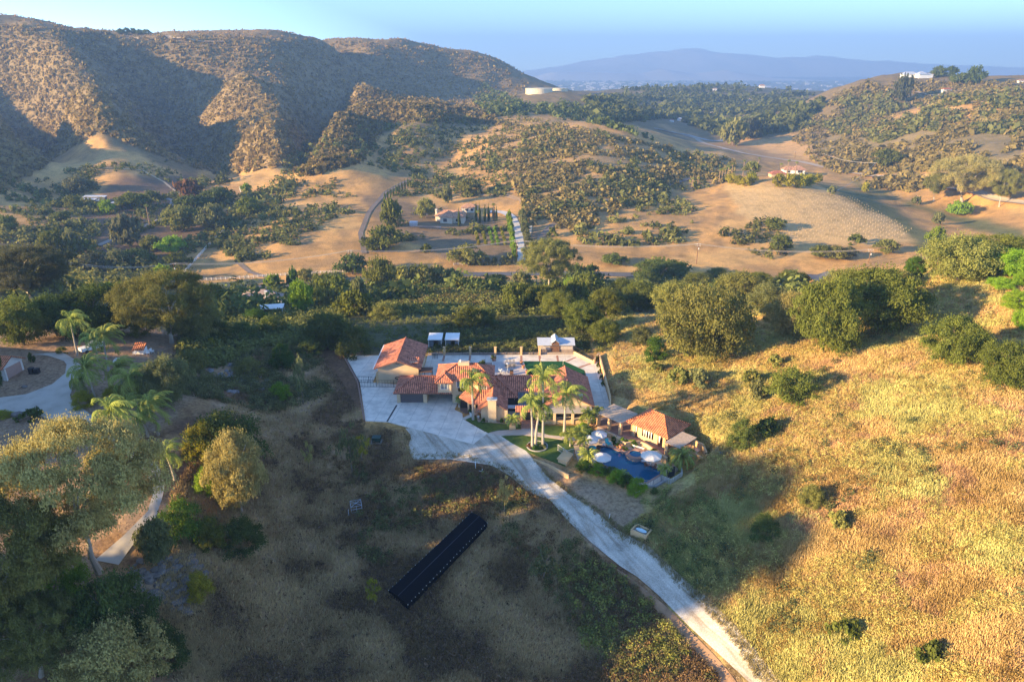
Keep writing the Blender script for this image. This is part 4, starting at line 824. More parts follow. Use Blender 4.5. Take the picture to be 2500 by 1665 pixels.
TP(320,815,90,60,'bushN','oak','dark rounded bush under the left side of the sycamore', 'bush')
for r in [(683,972,50,44,'bushN','bright','bright green round shrub alone among the dark brush left of the garage','shrub'),
 (740,985,50,118,'sparse','sage','thin airy grey green tree near the brush left of the driveway','tree'),
 (755,1148,32,74,'sparse','tan','slim pale sapling with yellowish leaves on the dark slope','sapling'),
 (884,1124,44,66,'sparse','yellow','yellow leafed sapling beside the green utility box','sapling'),
 (1232,1252,40,92,'sparse','tan','leaning pale sapling on the mound below the gravel turn','sapling'),
 (1330,1418,92,98,'sparse','sage','airy grey green sapling right of the black shade tunnel','sapling'),
 (915,1478,40,70,'sparse','yellow','thin yellow green sapling at the lower end of the black shade tunnel','sapling'),
 (860,1150,70,120,'sparse','sage','faint airy sapling left of the gravel turn','sapling'),
 (870,864,78,76,'bushN','dark','large round dark bush behind the corner of the side yard','bush'),
 (800,845,98,88,'oakN','dark','dark tree left of the round bush behind the side yard','tree'),
 (690,898,58,66,'bushN','green','dark green bush on the slope left of the garage building','bush'),
 (755,865,66,46,'bushN','dark','dark spreading bush above the brown slope','bush'),
 (590,828,88,52,'bushN','dark','broad dark bush below the white valley house','bush'),
 (622,785,70,26,'bushN','green','green bushes screening the front of the white valley house','bush'),
 (665,818,88,56,'bushN','dark','wide dark bush right of the one below the valley house','bush'),
 (530,822,70,66,'bushN','dark','dark bush right of the great sycamore','bush'),
 (573,860,30,28,'bushF','sage','small sunlit pale shrub, right of the pair in the dark brush','shrub'),
 (518,850,28,28,'bushF','yellow','small sunlit pale shrub, left of the pair in the dark brush','shrub'),
 (610,915,70,50,'bushN','olive','olive shrub above the boulders','shrub'),
 (738,765,54,82,'tallN','citrus','brilliant lime green tree right of the white valley house','tree'),
 (670,718,34,50,'tallF','bright','round headed green tree behind the valley house','tree'),
 (720,714,26,60,'tallF','green','narrow upright green tree behind the lime green tree','tree'),
 (778,714,24,42,'tallF','dark','narrow dark conifer by the valley road','tree'),
 (818,706,62,46,'oakF','olive','pale olive tree by the valley road right of the dark conifer','tree'),
 (829,716,26,38,'tallF','bright','small bright pointed tree above the red flowering bush','tree'),
 (830,728,28,16,'bushF','red','red flowering bush beside the valley road fence','bush'),
 (775,752,38,50,'oakF','oak','olive tree left of the pair below the red bush','tree'),
 (805,752,40,48,'oakF','olive','olive tree right of the pair below the red bush','tree'),
 (876,746,44,70,'tallF','sage','pale green tree with a pointed tip by the road bend','tree'),
 (932,720,70,92,'tallN','oak','dense tall green tree, leftmost of the roadside belt','tree'),
 (860,670,74,54,'oakF','dark','round dark oak behind the tall utility pole','tree'),
 (748,690,36,36,'oakF','olive','small olive tree at the white roadside fence','tree'),
 (850,770,40,28,'bushF','yellow','yellow green bush at the left foot of the knoll','bush'),
 (900,768,48,32,'bushF','sage','pale yellow green bush at the foot of the knoll','bush'),
 (945,775,74,46,'bushN','olive','dark olive bush on the left of the knoll','bush'),
 (1148,795,66,54,'bushN','oak','round olive bush at the edge of the field behind the house','bush'),
 (1192,792,44,46,'bushN','dark','dark bush touching the round olive bush by the field','bush'),
 (1340,715,135,138,'eucN','olive','towering pale green eucalyptus group in the centre of the creek belt','tree'),
 (1398,728,54,54,'oakN','bright','bright green round tree in front of the towering eucalyptus','tree'),
 (1405,700,60,58,'oakF','dark','dark tree right of the towering eucalyptus','tree'),
 (1440,690,50,46,'oakF','dark','dark round tree at the right end of the central creek belt','tree'),
 (1215,700,66,34,'oakF','dark','dark low tree left of the towering eucalyptus','tree'),
 (1270,725,60,66,'oakF','sage','pale green tree at the left foot of the towering eucalyptus','tree'),
 (1138,642,84,48,'oakF','olive','broad olive oak below the estate garden','tree'),
 (1041,617,26,24,'bushF','oak','single round bush in the golden field below the estate','bush'),
 (945,608,84,60,'oakF','oak','broad green oak clump left of the estate','tree'),(912,612,50,34,'oakF','oak','low green lobe left of the broad oak clump by the estate','tree'),
 (958,554,50,68,'tallF','oak','tall green tree left of the estate house','tree'),
 (1040,532,48,48,'oakF','olive','olive tree behind the chimney of the estate house','tree'),
 (1093,497,28,46,'tallF','sage','pale upright tree behind the estate house','tree'),(1145,472,48,38,'oakF','olive','olive tree above the estate loop track','tree'),
 (1350,577,26,24,'bushF','oak','round green shrub inside the bend of the dark lane','shrub'),
 (465,500,58,62,'tallF','rust','reddish brown conifer above the farm creek','tree'),(470,516,78,42,'oakF','dark','dark tree at the foot of the reddish conifer','tree'),
 (196,470,66,42,'oakF','grey','grey oak on the golden slope above the farm','tree'),(182,510,44,34,'oakF','oak','dark oak left of the farm roofs','tree'),
 (325,507,76,38,'oakF','oak','dense green hedge tree right of the farm roofs','tree'),(265,522,40,34,'oakF','bright','bright green tree in front of the farm roofs','tree'),
 (372,489,34,24,'oakF','dark','small dark tree beside the farm lane end','tree'),
 (450,562,88,62,'oakF','olive','rounded olive oak left of the pair in the farm creek','tree'),(520,564,66,66,'oakF','sage','pale green oak right of the pair in the farm creek','tree'),
 (318,602,68,80,'tallF','grey','grey green conifer in the middle of the farm creek','tree'),(372,612,50,40,'oakF','olive','olive tree right of the grey conifer','tree'),(418,618,60,44,'oakF','bright','bright lobed tree by the creek shed','tree'),
 (610,525,52,44,'oakF','oak','round oak near the top of the white diagonal fence','tree'),(537,502,74,46,'oakF','dark','dark trees right of the reddish conifer','tree'),(604,474,22,26,'tallF','bright','small bright tree at the top of the creek','tree'),
 (291,658,62,52,'oakF','sage','pale round tree above the dark valley thicket','tree'),(330,652,76,48,'oakF','dark','dark round tree right of the pale round one','tree'),(150,645,82,86,'oakF','oak','tall dark tree at the left of the valley thicket','tree'),(225,660,68,44,'oakF','grey','grey tree in the left valley thicket','tree'),(175,625,40,60,'tallF','sage','upright pale tree in the left valley thicket','tree'),(137,600,64,40,'oakF','dark','dark oak on the lower golden slope at left','tree'),(215,620,52,38,'bushF','oak','rounded shrub below the lane at left','shrub'),(155,538,44,24,'oakF','oak','spreading oak on the golden slope at left','tree'),(20,565,48,42,'oakF','oak','oak at the left frame edge on the golden slope','tree'),
 (437,655,62,42,'oakF','oak','green tree left of the white diagonal fence','tree'),(400,695,58,52,'oakF','bright','bright green tree below the brown utility pole','tree'),
 (1560,758,88,76,'oakN','oak','green oak at the left end of the right hand oak row','tree'),(1640,778,98,98,'oakN','olive','olive oak second in the right hand oak row','tree'),(1610,695,122,66,'oakN','dark','dark oak behind the left end of the right hand row','tree'),
 (1712,872,208,186,'oakN','olive','great grey green oak standing on the golden slope right of the stable','oak tree'),(1805,748,118,92,'oakN','olive','olive oak behind the great grey green oak','tree'),(1760,745,70,70,'oakN','dark','dark oak between the two olive oaks of the row','tree'),
 (1870,770,90,84,'oakN','sage','pale oak left of the bare brown tree','tree'),(1920,818,112,110,'oakN','tan','half bare tan brown tree beside the tall oak pair','tree'),
 (2012,862,160,190,'oakN','oak','green oak, front one of the tall pair on the ridge','oak tree'),(2140,806,200,160,'oakN','oak','broad green oak, right one of the tall pair on the ridge','oak tree'),(2060,760,130,110,'oakN','olive','olive oak filling the back of the tall pair','oak tree'),
 (2165,714,130,64,'oakN','tan','tan dry tree behind the ridge oaks','tree'),(2335,686,160,118,'oakN','olive','large olive oak at the brow of the bare hill','oak tree'),(2228,682,50,58,'oakN','green','small green tree left of the large brow oak','tree'),
 (2322,888,140,124,'oakN','oak','round grey green oak, left of the pair on the right hillside','oak tree'),(2452,945,132,118,'oakN','oak','round grey green oak, right of the pair by the frame edge','oak tree'),
 (1935,968,122,86,'bushN','oak','large round green shrub alone on the golden hillside','bush'),(1850,972,46,52,'bushF','sage','pale grey shrub left of the large round green shrub','shrub'),(1895,892,44,32,'bushF','olive','small olive shrub above the large round green shrub','shrub'),(1832,937,44,40,'bushF','olive','olive shrub upper left of the large round green shrub','shrub'),
 (1597,877,58,64,'bushN','green','pointed green shrub left of the great grey green oak','shrub'),(1565,842,52,54,'bushN','sage','grey shrub between the stable and the pointed green shrub','shrub'),(1655,937,52,48,'bushF','olive','olive shrub, left of the pair below the great oak','shrub'),(1708,940,62,48,'bushF','sage','grey green shrub, right of the pair below the great oak','shrub'),(1605,904,40,24,'bushF','olive','tiny olive shrub above the golden slope left','shrub'),(1815,808,52,44,'bushF','yellow','yellow green shrub right of the great oak','shrub'),(1700,862,80,50,'bushF','olive','undergrowth bush at the foot of the great oak','shrub'),
 (1808,1090,62,76,'bushN','dark','dark green shrub uphill of the pavilion','shrub'),(1870,1058,68,46,'bushF','dark','low dark shrub right of the dark green shrub above the pavilion','shrub'),(1862,1308,68,64,'bushN','dark','dark shrub with one sunlit side low on the hillside','shrub'),(1980,1230,62,54,'bushN','olive','round olive shrub casting a long shadow on the hillside','shrub'),(2047,1282,54,40,'bushF','olive','small olive shrub below the round one on the hillside','shrub'),(2270,1612,66,54,'bushF','oak','dark low shrub near the bottom right','shrub'),(2060,1552,70,50,'bushF','oak','green shrub low on the right hillside near the road','shrub'),
 (2090,596,36,28,'bushF','oak','single dark bush at the foot of the vineyard','bush'),(2165,618,50,36,'oakF','olive','olive bush below the vineyard corner','bush'),(2000,628,44,32,'oakF','oak','green bush, left of the trio below the vineyard','bush'),(2040,632,56,34,'oakF','olive','olive bush, middle of the trio below the vineyard','bush'),(2070,630,44,30,'oakF','grey','grey bush, right of the trio below the vineyard','bush'),(1905,612,56,40,'oakF','oak','green bush at the left foot of the vineyard slope','bush'),(1890,560,50,30,'oakF','oak','green bush above the left foot of the vineyard','bush'),
 (1625,680,96,54,'tallF','oak','dark green pointed trees beside the valley road at centre right','tree'),(2350,498,160,120,'eucN','tan','great rust brown eucalyptus grove in the right valley','eucalyptus grove'),(2440,505,70,90,'eucN','olive','pale trunked eucalyptus at the right end of the valley grove','tree'),(2280,492,60,70,'eucN','olive','eucalyptus at the left end of the valley grove','tree'),
 (2340,525,60,36,'oakF','bright','bright low tree in front of the eucalyptus grove','tree'),(2236,500,24,22,'bushF','sage','pale round shrub in the shaded valley, left of the eucalyptus grove','shrub'),(2290,548,26,30,'tallF','sage','pale upright shrub below the eucalyptus grove','shrub'),(2280,600,40,48,'oakF','bright','bright green shrub at the right edge of the vineyard','shrub'),
 (2030,475,20,22,'bushF','sage','small pale bush beside the knoll house','bush'),(2112,470,16,24,'tallF','yellow','small pointed yellow tree on the vineyard edge','tree'),(2440,640,150,60,'oakN','oak','dark green oaks behind the citrus grove','tree'),(2360,620,90,44,'oakN','oak','dark green oak right of the large brow oak','tree'),
 (2160,410,66,46,'oakF','oak','dark oak at the foot of the right hill by the pole','tree'),(1790,355,70,60,'tallF','olive','olive brown tall trees at the far bend of the valley','tree'),(1830,340,60,50,'tallF','grey','grey tall trees right of the olive brown ones in the far valley','tree'),
 (2200,250,40,60,'tallF','grey','brown eucalyptus clump on the right hilltop','tree'),(2380,205,44,40,'oakF','dark','round dark tree on the right skyline','tree'),(2290,190,34,26,'oakF','dark','dark tree behind the hilltop houses, left','tree'),(2320,188,30,24,'oakF','dark','dark tree behind the hilltop houses, right','tree'),(2350,205,60,24,'oakF','dark','dark trees along the right skyline','tree'),
 (1650,415,10,10,'bushF','oak','tiny bush on the round hill crest','bush'),(1835,430,40,36,'oakF','olive','olive tree between the knoll palms','tree'),
 (1500,645,60,30,'oakF','dark','dark oak right of the central creek belt','tree')]:
    TP(*r[:6], r[6], r[7], trunk='pale' if r[4] == 'eucN' else 'bark')
g = 'citrus trees on the bare hill'
for r in [(2385,668,90,52,'farther lime green citrus tree, left of the grove at the right edge'),(2470,672,110,70,'farthest and widest lime green citrus tree on the bare hill'),(2443,706,66,30,'low lime green citrus shrub in the middle of the grove'),(2494,700,44,40,'lime green citrus tree cut by the right edge above the middle'),(2480,758,72,54,'lime green citrus tree in the lower row at the right edge'),(2498,806,60,54,'lowest lime green citrus tree at the right edge')]:
    TP(*r[:4], 'oakN', 'citrus', r[4], 'citrus tree', g, name='citrus_tree')
TG_([(985,706,50,58),(1028,704,54,58),(1068,700,46,54),(1103,697,46,44),(1140,708,60,34),(1170,706,40,30)], 'tallF', 'olive', 'upright olive tree', 'of the roadside tree belt', 'roadside belt trees')
TG_([(1150,646,20,22),(1170,647,20,22),(1190,647,20,21),(1208,647,20,22),(1228,646,22,24),(1248,645,24,30)], 'bushF', 'sage', 'pale round shrub', 'in the clipped row along the valley road', 'clipped round shrubs', 'shrub')
TG_([(268,712,32,26),(298,714,30,28),(325,714,28,26),(352,710,30,34)], 'bushF', 'bright', 'bright rounded bush', 'at the foot of the left valley', 'bushes at the foot of the left valley', 'bush')
TG_([(940+i*7, 491-i*4, 3.5, 20+i*.3) for i in range(9)], 'spire', 'dark', 'slim dark cypress', 'in the row above the estate', 'cypresses above the estate', 'cypress', name='cypress_tree')
TG_([(1121,553,7,36),(1163,540,6,40),(1171,545,6,42),(1184,541,6,36),(1193,540,6,34),(1205,538,6,36),(1212,540,5,30)], 'spire', 'dark', 'slim dark cypress', 'around the estate house', 'cypresses by the estate house', 'cypress', name='cypress_tree')
TG_([(1243+i*2, 545+i*13, 14, 30) for i in range(8)], 'tallF', 'bright', 'yellow green poplar', 'in the row left of the estate drive', 'poplars along the estate drive')
TG_([(1275+i*3, 535+i*13, 20, 26) for i in range(6)], 'oakF', 'sage', 'grey green round tree', 'in the row right of the estate drive', 'trees right of the estate drive')
for c in range(5):
    TG_([(1160+c*17+i*3+(0 if c < 3 else -4), 566+i*11, 9, 13) for i in range(4)], 'tallF', 'citrus' if c in (2, 3) else 'yellow', 'small yellow green orchard tree', 'in orchard line %s' % ['nearest the bush field', 'beside the pole', 'at the middle', 'right of the middle', 'nearest the drive'][c], 'orchard trees below the estate')
TG_([(1785+i*17, 448+ (i % 3)*4, 26, 24) for i in range(4)]+[(1900,456,34,32),(1925,458,36,34),(1950,458,36,34),(1975,455,34,30),(1995,448,24,24)], 'oakF', 'yellow', 'yellow green garden tree', 'ringing the knoll house', 'garden trees around the knoll house')
TG_([(295,84,18,12),(310,84,18,14),(325,85,18,14),(342,86,18,12),(358,86,18,12)], 'oakF', 'dark', 'dark round tree', 'on the crest of the mountain', 'trees on the mountain crest')
TG_([(1290+i*12, 700-abs(i-4)*2, 5, 8) for i in range(2)], 'oakF', 'dark', 'small dark tree', 'behind the creek belt', 'small creek trees')
rr = random.Random(5)
rows = [(520+i*44+rr.uniform(-12,12), 745+rr.uniform(-14,26)-(12 if i > 14 else 0), rr.uniform(60,100), rr.uniform(46,76)) for i in range(24)]
rows = [r for r in rows if not (560 < r[0] < 780 or 900 < r[0] < 1260)]
TG_(rows, 'oakF', 'oak', 'rounded green creek oak', 'of the oaks along the creek bed', 'oaks along the creek')
TG_([(1420,812,90,84),(1365,775,84,70),(1320,752,76,60),(1475,835,70,60),(1270,742,70,54),(1480,770,80,70),(1520,740,80,64),(1450,735,70,54),(1700,720,80,60),(1750,700,70,50),(1850,715,80,54),(1930,700,70,44)], 'oakN', 'oak', 'dense green oak', 'of the row behind the great oak', 'back row of ridge oaks')
# hedge at the pool
for i, (x, y, w_, h, c, lab) in enumerate([(12.6,100.9,3.0,1.6,'green','dark green hedge shrub at the left end of the pool hedge'),(14.6,99.6,3.0,1.9,'bright','bright hedge shrub, second from the left of the pool hedge'),(16.6,99.0,2.8,1.6,'green','deep green hedge shrub behind the front umbrella'),(17.3,96.9,3.0,2.4,'bright','yellow green hedge shrub in the middle of the pool hedge'),(18.9,96.0,2.8,1.9,'green','green hedge shrub right of the yellow green one'),(20.2,94.0,3.6,2.7,'bright','biggest rounded hedge shrub at the right end of the pool hedge'),
    (23.1,93.6,1.3,1.0,'dark','small dark ball shrub below the pool deck corner'),(13.4,112.4,2.6,2.8,'citrus','bright yellow green shrub beside the round umbrella tables'),(15.6,111.6,2.2,1.4,'green','low green shrub right of the bright yellow green one')]):
    place_tree((x, y, float(hgt(x, y))+.03), w_, h, 'bushN', c, lab, 'shrub', 'shrubs around the pool')
for i, (x, y, w_, h, c, lab) in enumerate([(17.3,111.9,1.8,.9,'green','low planting at the front pergola post'),(19.0,110.3,2.0,.9,'green','green plants on the retaining wall under the pergola'),(20.4,109.2,1.8,1.2,'bright','bright plants spilling over the pool wall'),(22.0,108.6,1.8,1.1,'bright','bright creeper below the pavilion curtain'),(25.0,105.2,1.8,1.3,'green','green planting before the pavilion'),(27.0,103.2,1.4,1.0,'green','plants beside the fireplace wall'),
    (-7.6,138.6+1.5,3.0,2.4,'green','round green tree bush on the brown terrace edge'),(-6.6,143.4,2.2,1.8,'dark','smaller dark bush behind the round terrace bush'),(-5.6,117.1,.9,1.0,'green','clipped plant left of the chimney'),(-2.0,117.1,.9,1.0,'green','clipped plant right of the living room chimney'),(5.6,116.6,1.6,1.5,'dark','dark bush right of the front gate')]):
    place_tree((x, y, .05), w_, h, 'bushN' if w_ > 2.4 else 'bushF', c, lab, 'shrub', 'garden plants by the house')
for i, (x, y) in enumerate([(19.8,147),(19.8,143.5),(19.8,140),(19.7,136.8),(19.6,133.6)]):
    place_tree((x, y, 0), .9, 1.3, 'bushF', 'dark', 'dark shrub, %s by the right wall' % ['farthest', 'second farthest', 'middle one', 'second nearest', 'nearest'][i], 'shrub', 'shrubs along the right wall')
# vineyard stakes: nearest 300 one by one, the rest as one mass
sm = MB(); sm.box(-.05,.05,-.05,.05,-.2,1.3); sm.box(-.1,.1,-.1,.1,0,.7); st0 = sm.build('vine_stake', mat('vine_tube', (.52,.40,.24), .8, .1, 3)); sme = st0.data; bpy.data.objects.remove(st0)
VY = [(1775,452),(1880,458),(2000,470),(2080,480),(2150,520),(2225,560),(2190,585),(2060,590),(1950,588),(1870,560),(1800,510)]
gx, gy = np.meshgrid(np.arange(120, 330, 4.2), np.arange(430, 720, 5.5)); gx = gx+RNG.normal(0, .2, gx.shape); gy = gy+RNG.normal(0, .2, gx.shape); gx, gy = gx.ravel()+(gy.ravel()-500)*.12, gy.ravel(); gz = hgt(gx, gy); vx, vy = proj(gx, gy, gz); k = inpoly(vx, vy, VY)
gx, gy, gz = gx[k], gy[k], gz[k]; o_ = np.argsort(gy); gx, gy, gz = gx[o_], gy[o_], gz[o_]
for i in range(min(300, len(gx))):
    o = bpy.data.objects.new('vine_stake', sme); COL.objects.link(o); o.location = (gx[i], gy[i], gz[i]); setp(o, 'pale vine stake on the lower slope of the vineyard', 'stake', 'vine stakes on the knoll slope')
if len(gx) > 300:
    mb = MB()
    for i in range(300, len(gx)): mb.box(gx[i]-.09, gx[i]+.09, gy[i]-.09, gy[i]+.09, gz[i]-.2, gz[i]+.9)
    mb.build('vine_stakes', sme.materials[0], label='rows of pale vine stakes on the upper vineyard slope', cat='stakes', kind='stuff')
# ------------------------------------------------------------ building materials
def tile_mat(name, base, dark, sp=.30):
    m = bpy.data.materials.new(name); m.use_nodes = True; t = m.node_tree; b = t.nodes['Principled BSDF']; b.inputs['Roughness'].default_value = .8; b.inputs['Specular IOR Level'].default_value = .2
    uv = N(t, 'UVMap'); s = N(t, 'SeparateXYZ'); L(t, uv.outputs[0], s.inputs[0])
    a = N(t, 'Math', operation='MULTIPLY'); a.inputs[1].default_value = 2*math.pi/sp; L(t, s.outputs[0], a.inputs[0]); sn = N(t, 'Math', operation='SINE'); L(t, a.outputs[0], sn.inputs[0])
    v = N(t, 'Math', operation='MULTIPLY'); v.inputs[1].default_value = 1/.38; L(t, s.outputs[1], v.inputs[0]); fr = N(t, 'Math', operation='FRACT'); L(t, v.outputs[0], fr.inputs[0])
    h = N(t, 'Math', operation='MULTIPLY_ADD'); L(t, sn.outputs[0], h.inputs[0]); h.inputs[1].default_value = .5; fm = N(t, 'Math', operation='MULTIPLY'); fm.inputs[1].default_value = -.35; L(t, fr.outputs[0], fm.inputs[0]); L(t, fm.outputs[0], h.inputs[2])
    bp = N(t, 'Bump', Strength=1.0, Distance=.09); L(t, h.outputs[0], bp.inputs['Height']); L(t, bp.outputs[0], b.inputs['Normal'])
    wn = N(t, 'TexWhiteNoise', noise_dimensions='2D'); fl = N(t, 'VectorMath', operation='FLOOR'); mp = N(t, 'Mapping'); mp.inputs['Scale'].default_value = (1/sp, 1/.38, 1); L(t, uv.outputs[0], mp.inputs[0]); L(t, mp.outputs[0], fl.inputs[0]); L(t, fl.outputs[0], wn.inputs[0])
    ge = N(t, 'NewGeometry'); nz = N(t, 'TexNoise', Scale=.9, Detail=5.0); L(t, ge.outputs['Position'], nz.inputs['Vector'])
    ad = N(t, 'Math', operation='MULTIPLY_ADD'); L(t, wn.outputs['Value'], ad.inputs[0]); ad.inputs[1].default_value = .6; L(t, nz.outputs['Fac'], ad.inputs[2])
    r = ramp(t, [(.42, dark), (.72, base), (1.0, tuple(min(1, c*1.35) for c in base))], ad.outputs[0])
    # the channels between the barrel tiles carry their shade as a darker colour
    gz = N(t, 'MapRange'); L(t, sn.outputs[0], gz.inputs[0]); gz.inputs[1].default_value = -1; gz.inputs[2].default_value = .3; gz.inputs[3].default_value = .28; gz.inputs[4].default_value = 1
    mx = N(t, 'Mix', data_type='RGBA', blend_type='MULTIPLY'); mx.inputs[0].default_value = 1; L(t, r.outputs[0], mx.inputs[6]); L(t, gz.outputs[0], mx.inputs[7]); L(t, mx.outputs[2], b.inputs['Base Color']); return m
M_TILE = tile_mat('terracotta_tiles', (.56,.21,.125), (.36,.13,.08), .42); M_TILE2 = tile_mat('orange_tiles', (.60,.215,.10), (.42,.145,.075), .42); M_TILEF = tile_mat('pale_tiles', (.60,.33,.20), (.42,.22,.14), .5)
M_STUC = mat('stucco', (.60,.45,.29), .9, .12, .6, .25, 14, .15); M_STUCO = mat('garden_stucco', (.64,.43,.23), .9, .14, .6, .25, 14, .15); M_TRIM = mat('dark_fascia', (.20,.10,.07), .7, .2, 3); M_WHITE = mat('white_paint', (.78,.77,.74), .6, .08, 2); M_GDOOR = mat('garage_door', (.11,.095,.10), .6, .1, 3)
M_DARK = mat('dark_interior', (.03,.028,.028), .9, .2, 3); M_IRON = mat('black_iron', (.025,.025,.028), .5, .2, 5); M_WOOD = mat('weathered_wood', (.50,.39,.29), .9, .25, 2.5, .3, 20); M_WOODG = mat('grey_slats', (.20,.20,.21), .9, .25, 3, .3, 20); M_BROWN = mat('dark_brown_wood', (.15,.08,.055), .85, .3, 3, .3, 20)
M_METAL = mat('metal_roof', (.55,.58,.62), .45, .12, 1, 0, 8, .4, .3); M_CURT = mat('curtain', (.72,.70,.68), .9, .1, 3); M_POT = mat('terracotta_pot', (.42,.19,.10), .85, .2, 6); M_TEAL = mat('turquoise_paint', (.03,.45,.48), .5, .1, 4); M_STONE = mat('stone', (.36,.33,.31), .9, .35, 1.5, .6, 6); M_CANV = mat('canvas', (.62,.57,.53), .9, .06, 2)
def glass_mat():
    m = bpy.data.materials.new('window_glass'); m.use_nodes = True; b = m.node_tree.nodes['Principled BSDF']; b.inputs['Base Color'].default_value = (.10,.13,.17,1); b.inputs['Roughness'].default_value = .06; b.inputs['Specular IOR Level'].default_value = .8; return m
M_GLASS = glass_mat()
def hip_faces(x0, x1, y0, y1, ze, zr, hl, hr, ridge='x', sides='lrfb'):
    """roof slopes; ridge along x (hips hl / hr metres in from each end; 0 = gable) or along y (hl = front, hr = back)"""
    if ridge == 'y':
        return [[(q[1], q[0], q[2]) for q in P][::-1] for P in hip_faces(y0, y1, x0, x1, ze, zr, hl, hr)]
    ym = (y0+y1)/2; a = (x0+hl, ym, zr); b = (x1-hr, ym, zr); F_ = [[(x0,y0,ze),(x1,y0,ze),b,a], [(x1,y1,ze),(x0,y1,ze),a,b]]
    if hl: F_.append([(x0,y1,ze),(x0,y0,ze),a])
    if hr: F_.append([(x1,y0,ze),(x1,y1,ze),b])
    return F_
def roof(faces, parent, m=None, th=.16, name='roof', label=None):
    mb = MB()
    for P in faces:
        nrm = (Vector(P[1])-Vector(P[0])).cross(Vector(P[2])-Vector(P[0]))
        if nrm.z < 0: P = P[::-1]
        e = Vector(P[0]); d = None
        # u runs along the lowest (eave) edge
        n = len(P); best = min(range(n), key=lambda i: P[i][2]+P[(i+1) % n][2]); P = P[best:]+P[:best]
        mb.face(P); Q = [(x, y, z-th) for x, y, z in P]; mb.face(Q[::-1])
        for i in range(n): j = (i+1) % n; mb.face([Q[i], Q[j], P[j], P[i]])
    return mb.build(name, m or M_TILE, parent, label=label)
def ridgecap(lines, parent, m=None, r=.13):
    mb = MB()
    for a, b in lines: mb.tube([a, b], r, 6)
    return mb.build('ridge_tiles', m or M_TILE, parent)
def fascia(P, parent, closed=True):
    mb = MB(); n = len(P)
    for i in range(n if closed else n-1): mb.obox(P[i], P[(i+1) % n], .08, .2)
    return mb.build('fascia', M_TRIM, parent)
def window(parent, x0, x1, y, z0, z1, mull=1, face=-1, frame=None, pane=None, cross=0):
    f = MB(); d = .07*face; t = .09
    for a, b, c, e in ((x0, x1, z0-t, z0), (x0, x1, z1, z1+t), (x0-t, x0, z0-t, z1+t), (x1, x1+t, z0-t, z1+t)): f.box(a, b, min(y, y+d), max(y, y+d), c, e)
    for k in range(mull): xm = x0+(x1-x0)*(k+1)/(mull+1); f.box(xm-.03, xm+.03, min(y, y+d), max(y, y+d), z0, z1)
    for k in range(cross): zm = z0+(z1-z0)*(k+1)/(cross+1); f.box(x0, x1, min(y, y+d*.9), max(y, y+d*.9), zm-.025, zm+.025)
    o = f.build('window', frame or M_WHITE, parent); g_ = MB(); g_.box(x0+.004, x1-.004, min(y+d*.1, y+d*.4), max(y+d*.1, y+d*.4), z0+.004, z1-.004); g_.build('pane', pane or M_GLASS, o); return o
# ============================================================ the main house
hs = empty('villa', (-3, 124, 0), 'sprawling tile roofed stucco villa with garage, tower and long right wing', 'house')
def W(b, name='wall', m=None, parent=None, label=None): return b.build(name, m or M_STUC, None, label=label)
HP = []
def P_(o): HP.append(o); return o
b = MB(); b.box(-23.6,-22.9,125.6,126.2,0,2.6); b.box(-18.2,-17.4,125.6,126.2,0,2.6); b.box(-22.9,-18.2,125.6,126.0,2.3,2.6); b.box(-23.6,-23.3,126.2,132.4,0,2.6); b.box(-23.3,-17.4,132.1,132.4,0,2.6); b.box(-17.6,-17.4,126.2,132.1,0,2.6); P_(b.build('wall', M_STUC, None, label='garage wing walls'))
b = MB(); b.box(-22.9,-18.2,125.8,125.88,0,2.3)
for z in (.55,1.1,1.65): b.box(-22.88,-18.22,125.78,125.8,z,z+.04)
gd = P_(b.build('garage_door', M_GDOOR, None)); b = MB()
for i in range(8): b.box(-22.75+i*.57,-22.4+i*.57,125.76,125.79,1.9,2.15)
b.build('door_glass', M_GLASS, gd)
# second storey over the carport
b = MB(); b.box(-15,-12.3,124.75,125.6,2.75,5.35); b.box(-15,-8,125.6,132,2.62,5.35); b.box(-12.2,-11.0,125.6,126.3,0,2.62); b.box(-11.0,-4,125.6,132,0,5.35); P_(b.build('wall', M_STUC, None, label='upper storey walls over the carport'))
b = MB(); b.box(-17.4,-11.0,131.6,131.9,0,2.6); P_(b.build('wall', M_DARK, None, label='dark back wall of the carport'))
b = MB()                                     # arch haunches of the carport opening
for s, x in ((1,-17.4),(-1,-12.2)):
    for k in range(4): b.box(min(x, x+s*(.7-.17*k)), max(x, x+s*(.7-.17*k)), 125.62,126.0,2.62-.16*(k+1),2.62-.16*k)
P_(b.build('arch', M_STUC, None))
window_list = [window(None,-14.35,-13.05,124.75,3.55,4.95,1), window(None,-11.2,-9.9,125.6,3.6,4.95,1)]
HP += window_list
# octagonal tower
tc_ = (-5.8,125.9); oct_ = [(tc_[0]+2.35*math.cos(math.pi/8+k*math.pi/4), tc_[1]+2.35*math.sin(math.pi/8+k*math.pi/4)) for k in range(8)]
b = MB(); b.prism(oct_, 0, 5.2); P_(b.build('tower', M_STUC, None)); HP.append(window(None,-6.45,-5.15,123.72,3.75,4.75,3,cross=1,pane=M_DARK))
oc2 = [(tc_[0]+2.85*math.cos(math.pi/8+k*math.pi/4), tc_[1]+2.85*math.sin(math.pi/8+k*math.pi/4), 5.15) for k in range(8)]
P_(roof([[oc2[k], oc2[(k+1) % 8], (tc_[0], tc_[1], 6.9)] for k in range(8)], None, label='pointed tower roof')); P_(ridgecap([(oc2[k], (tc_[0], tc_[1], 6.95)) for k in range(8)], None))
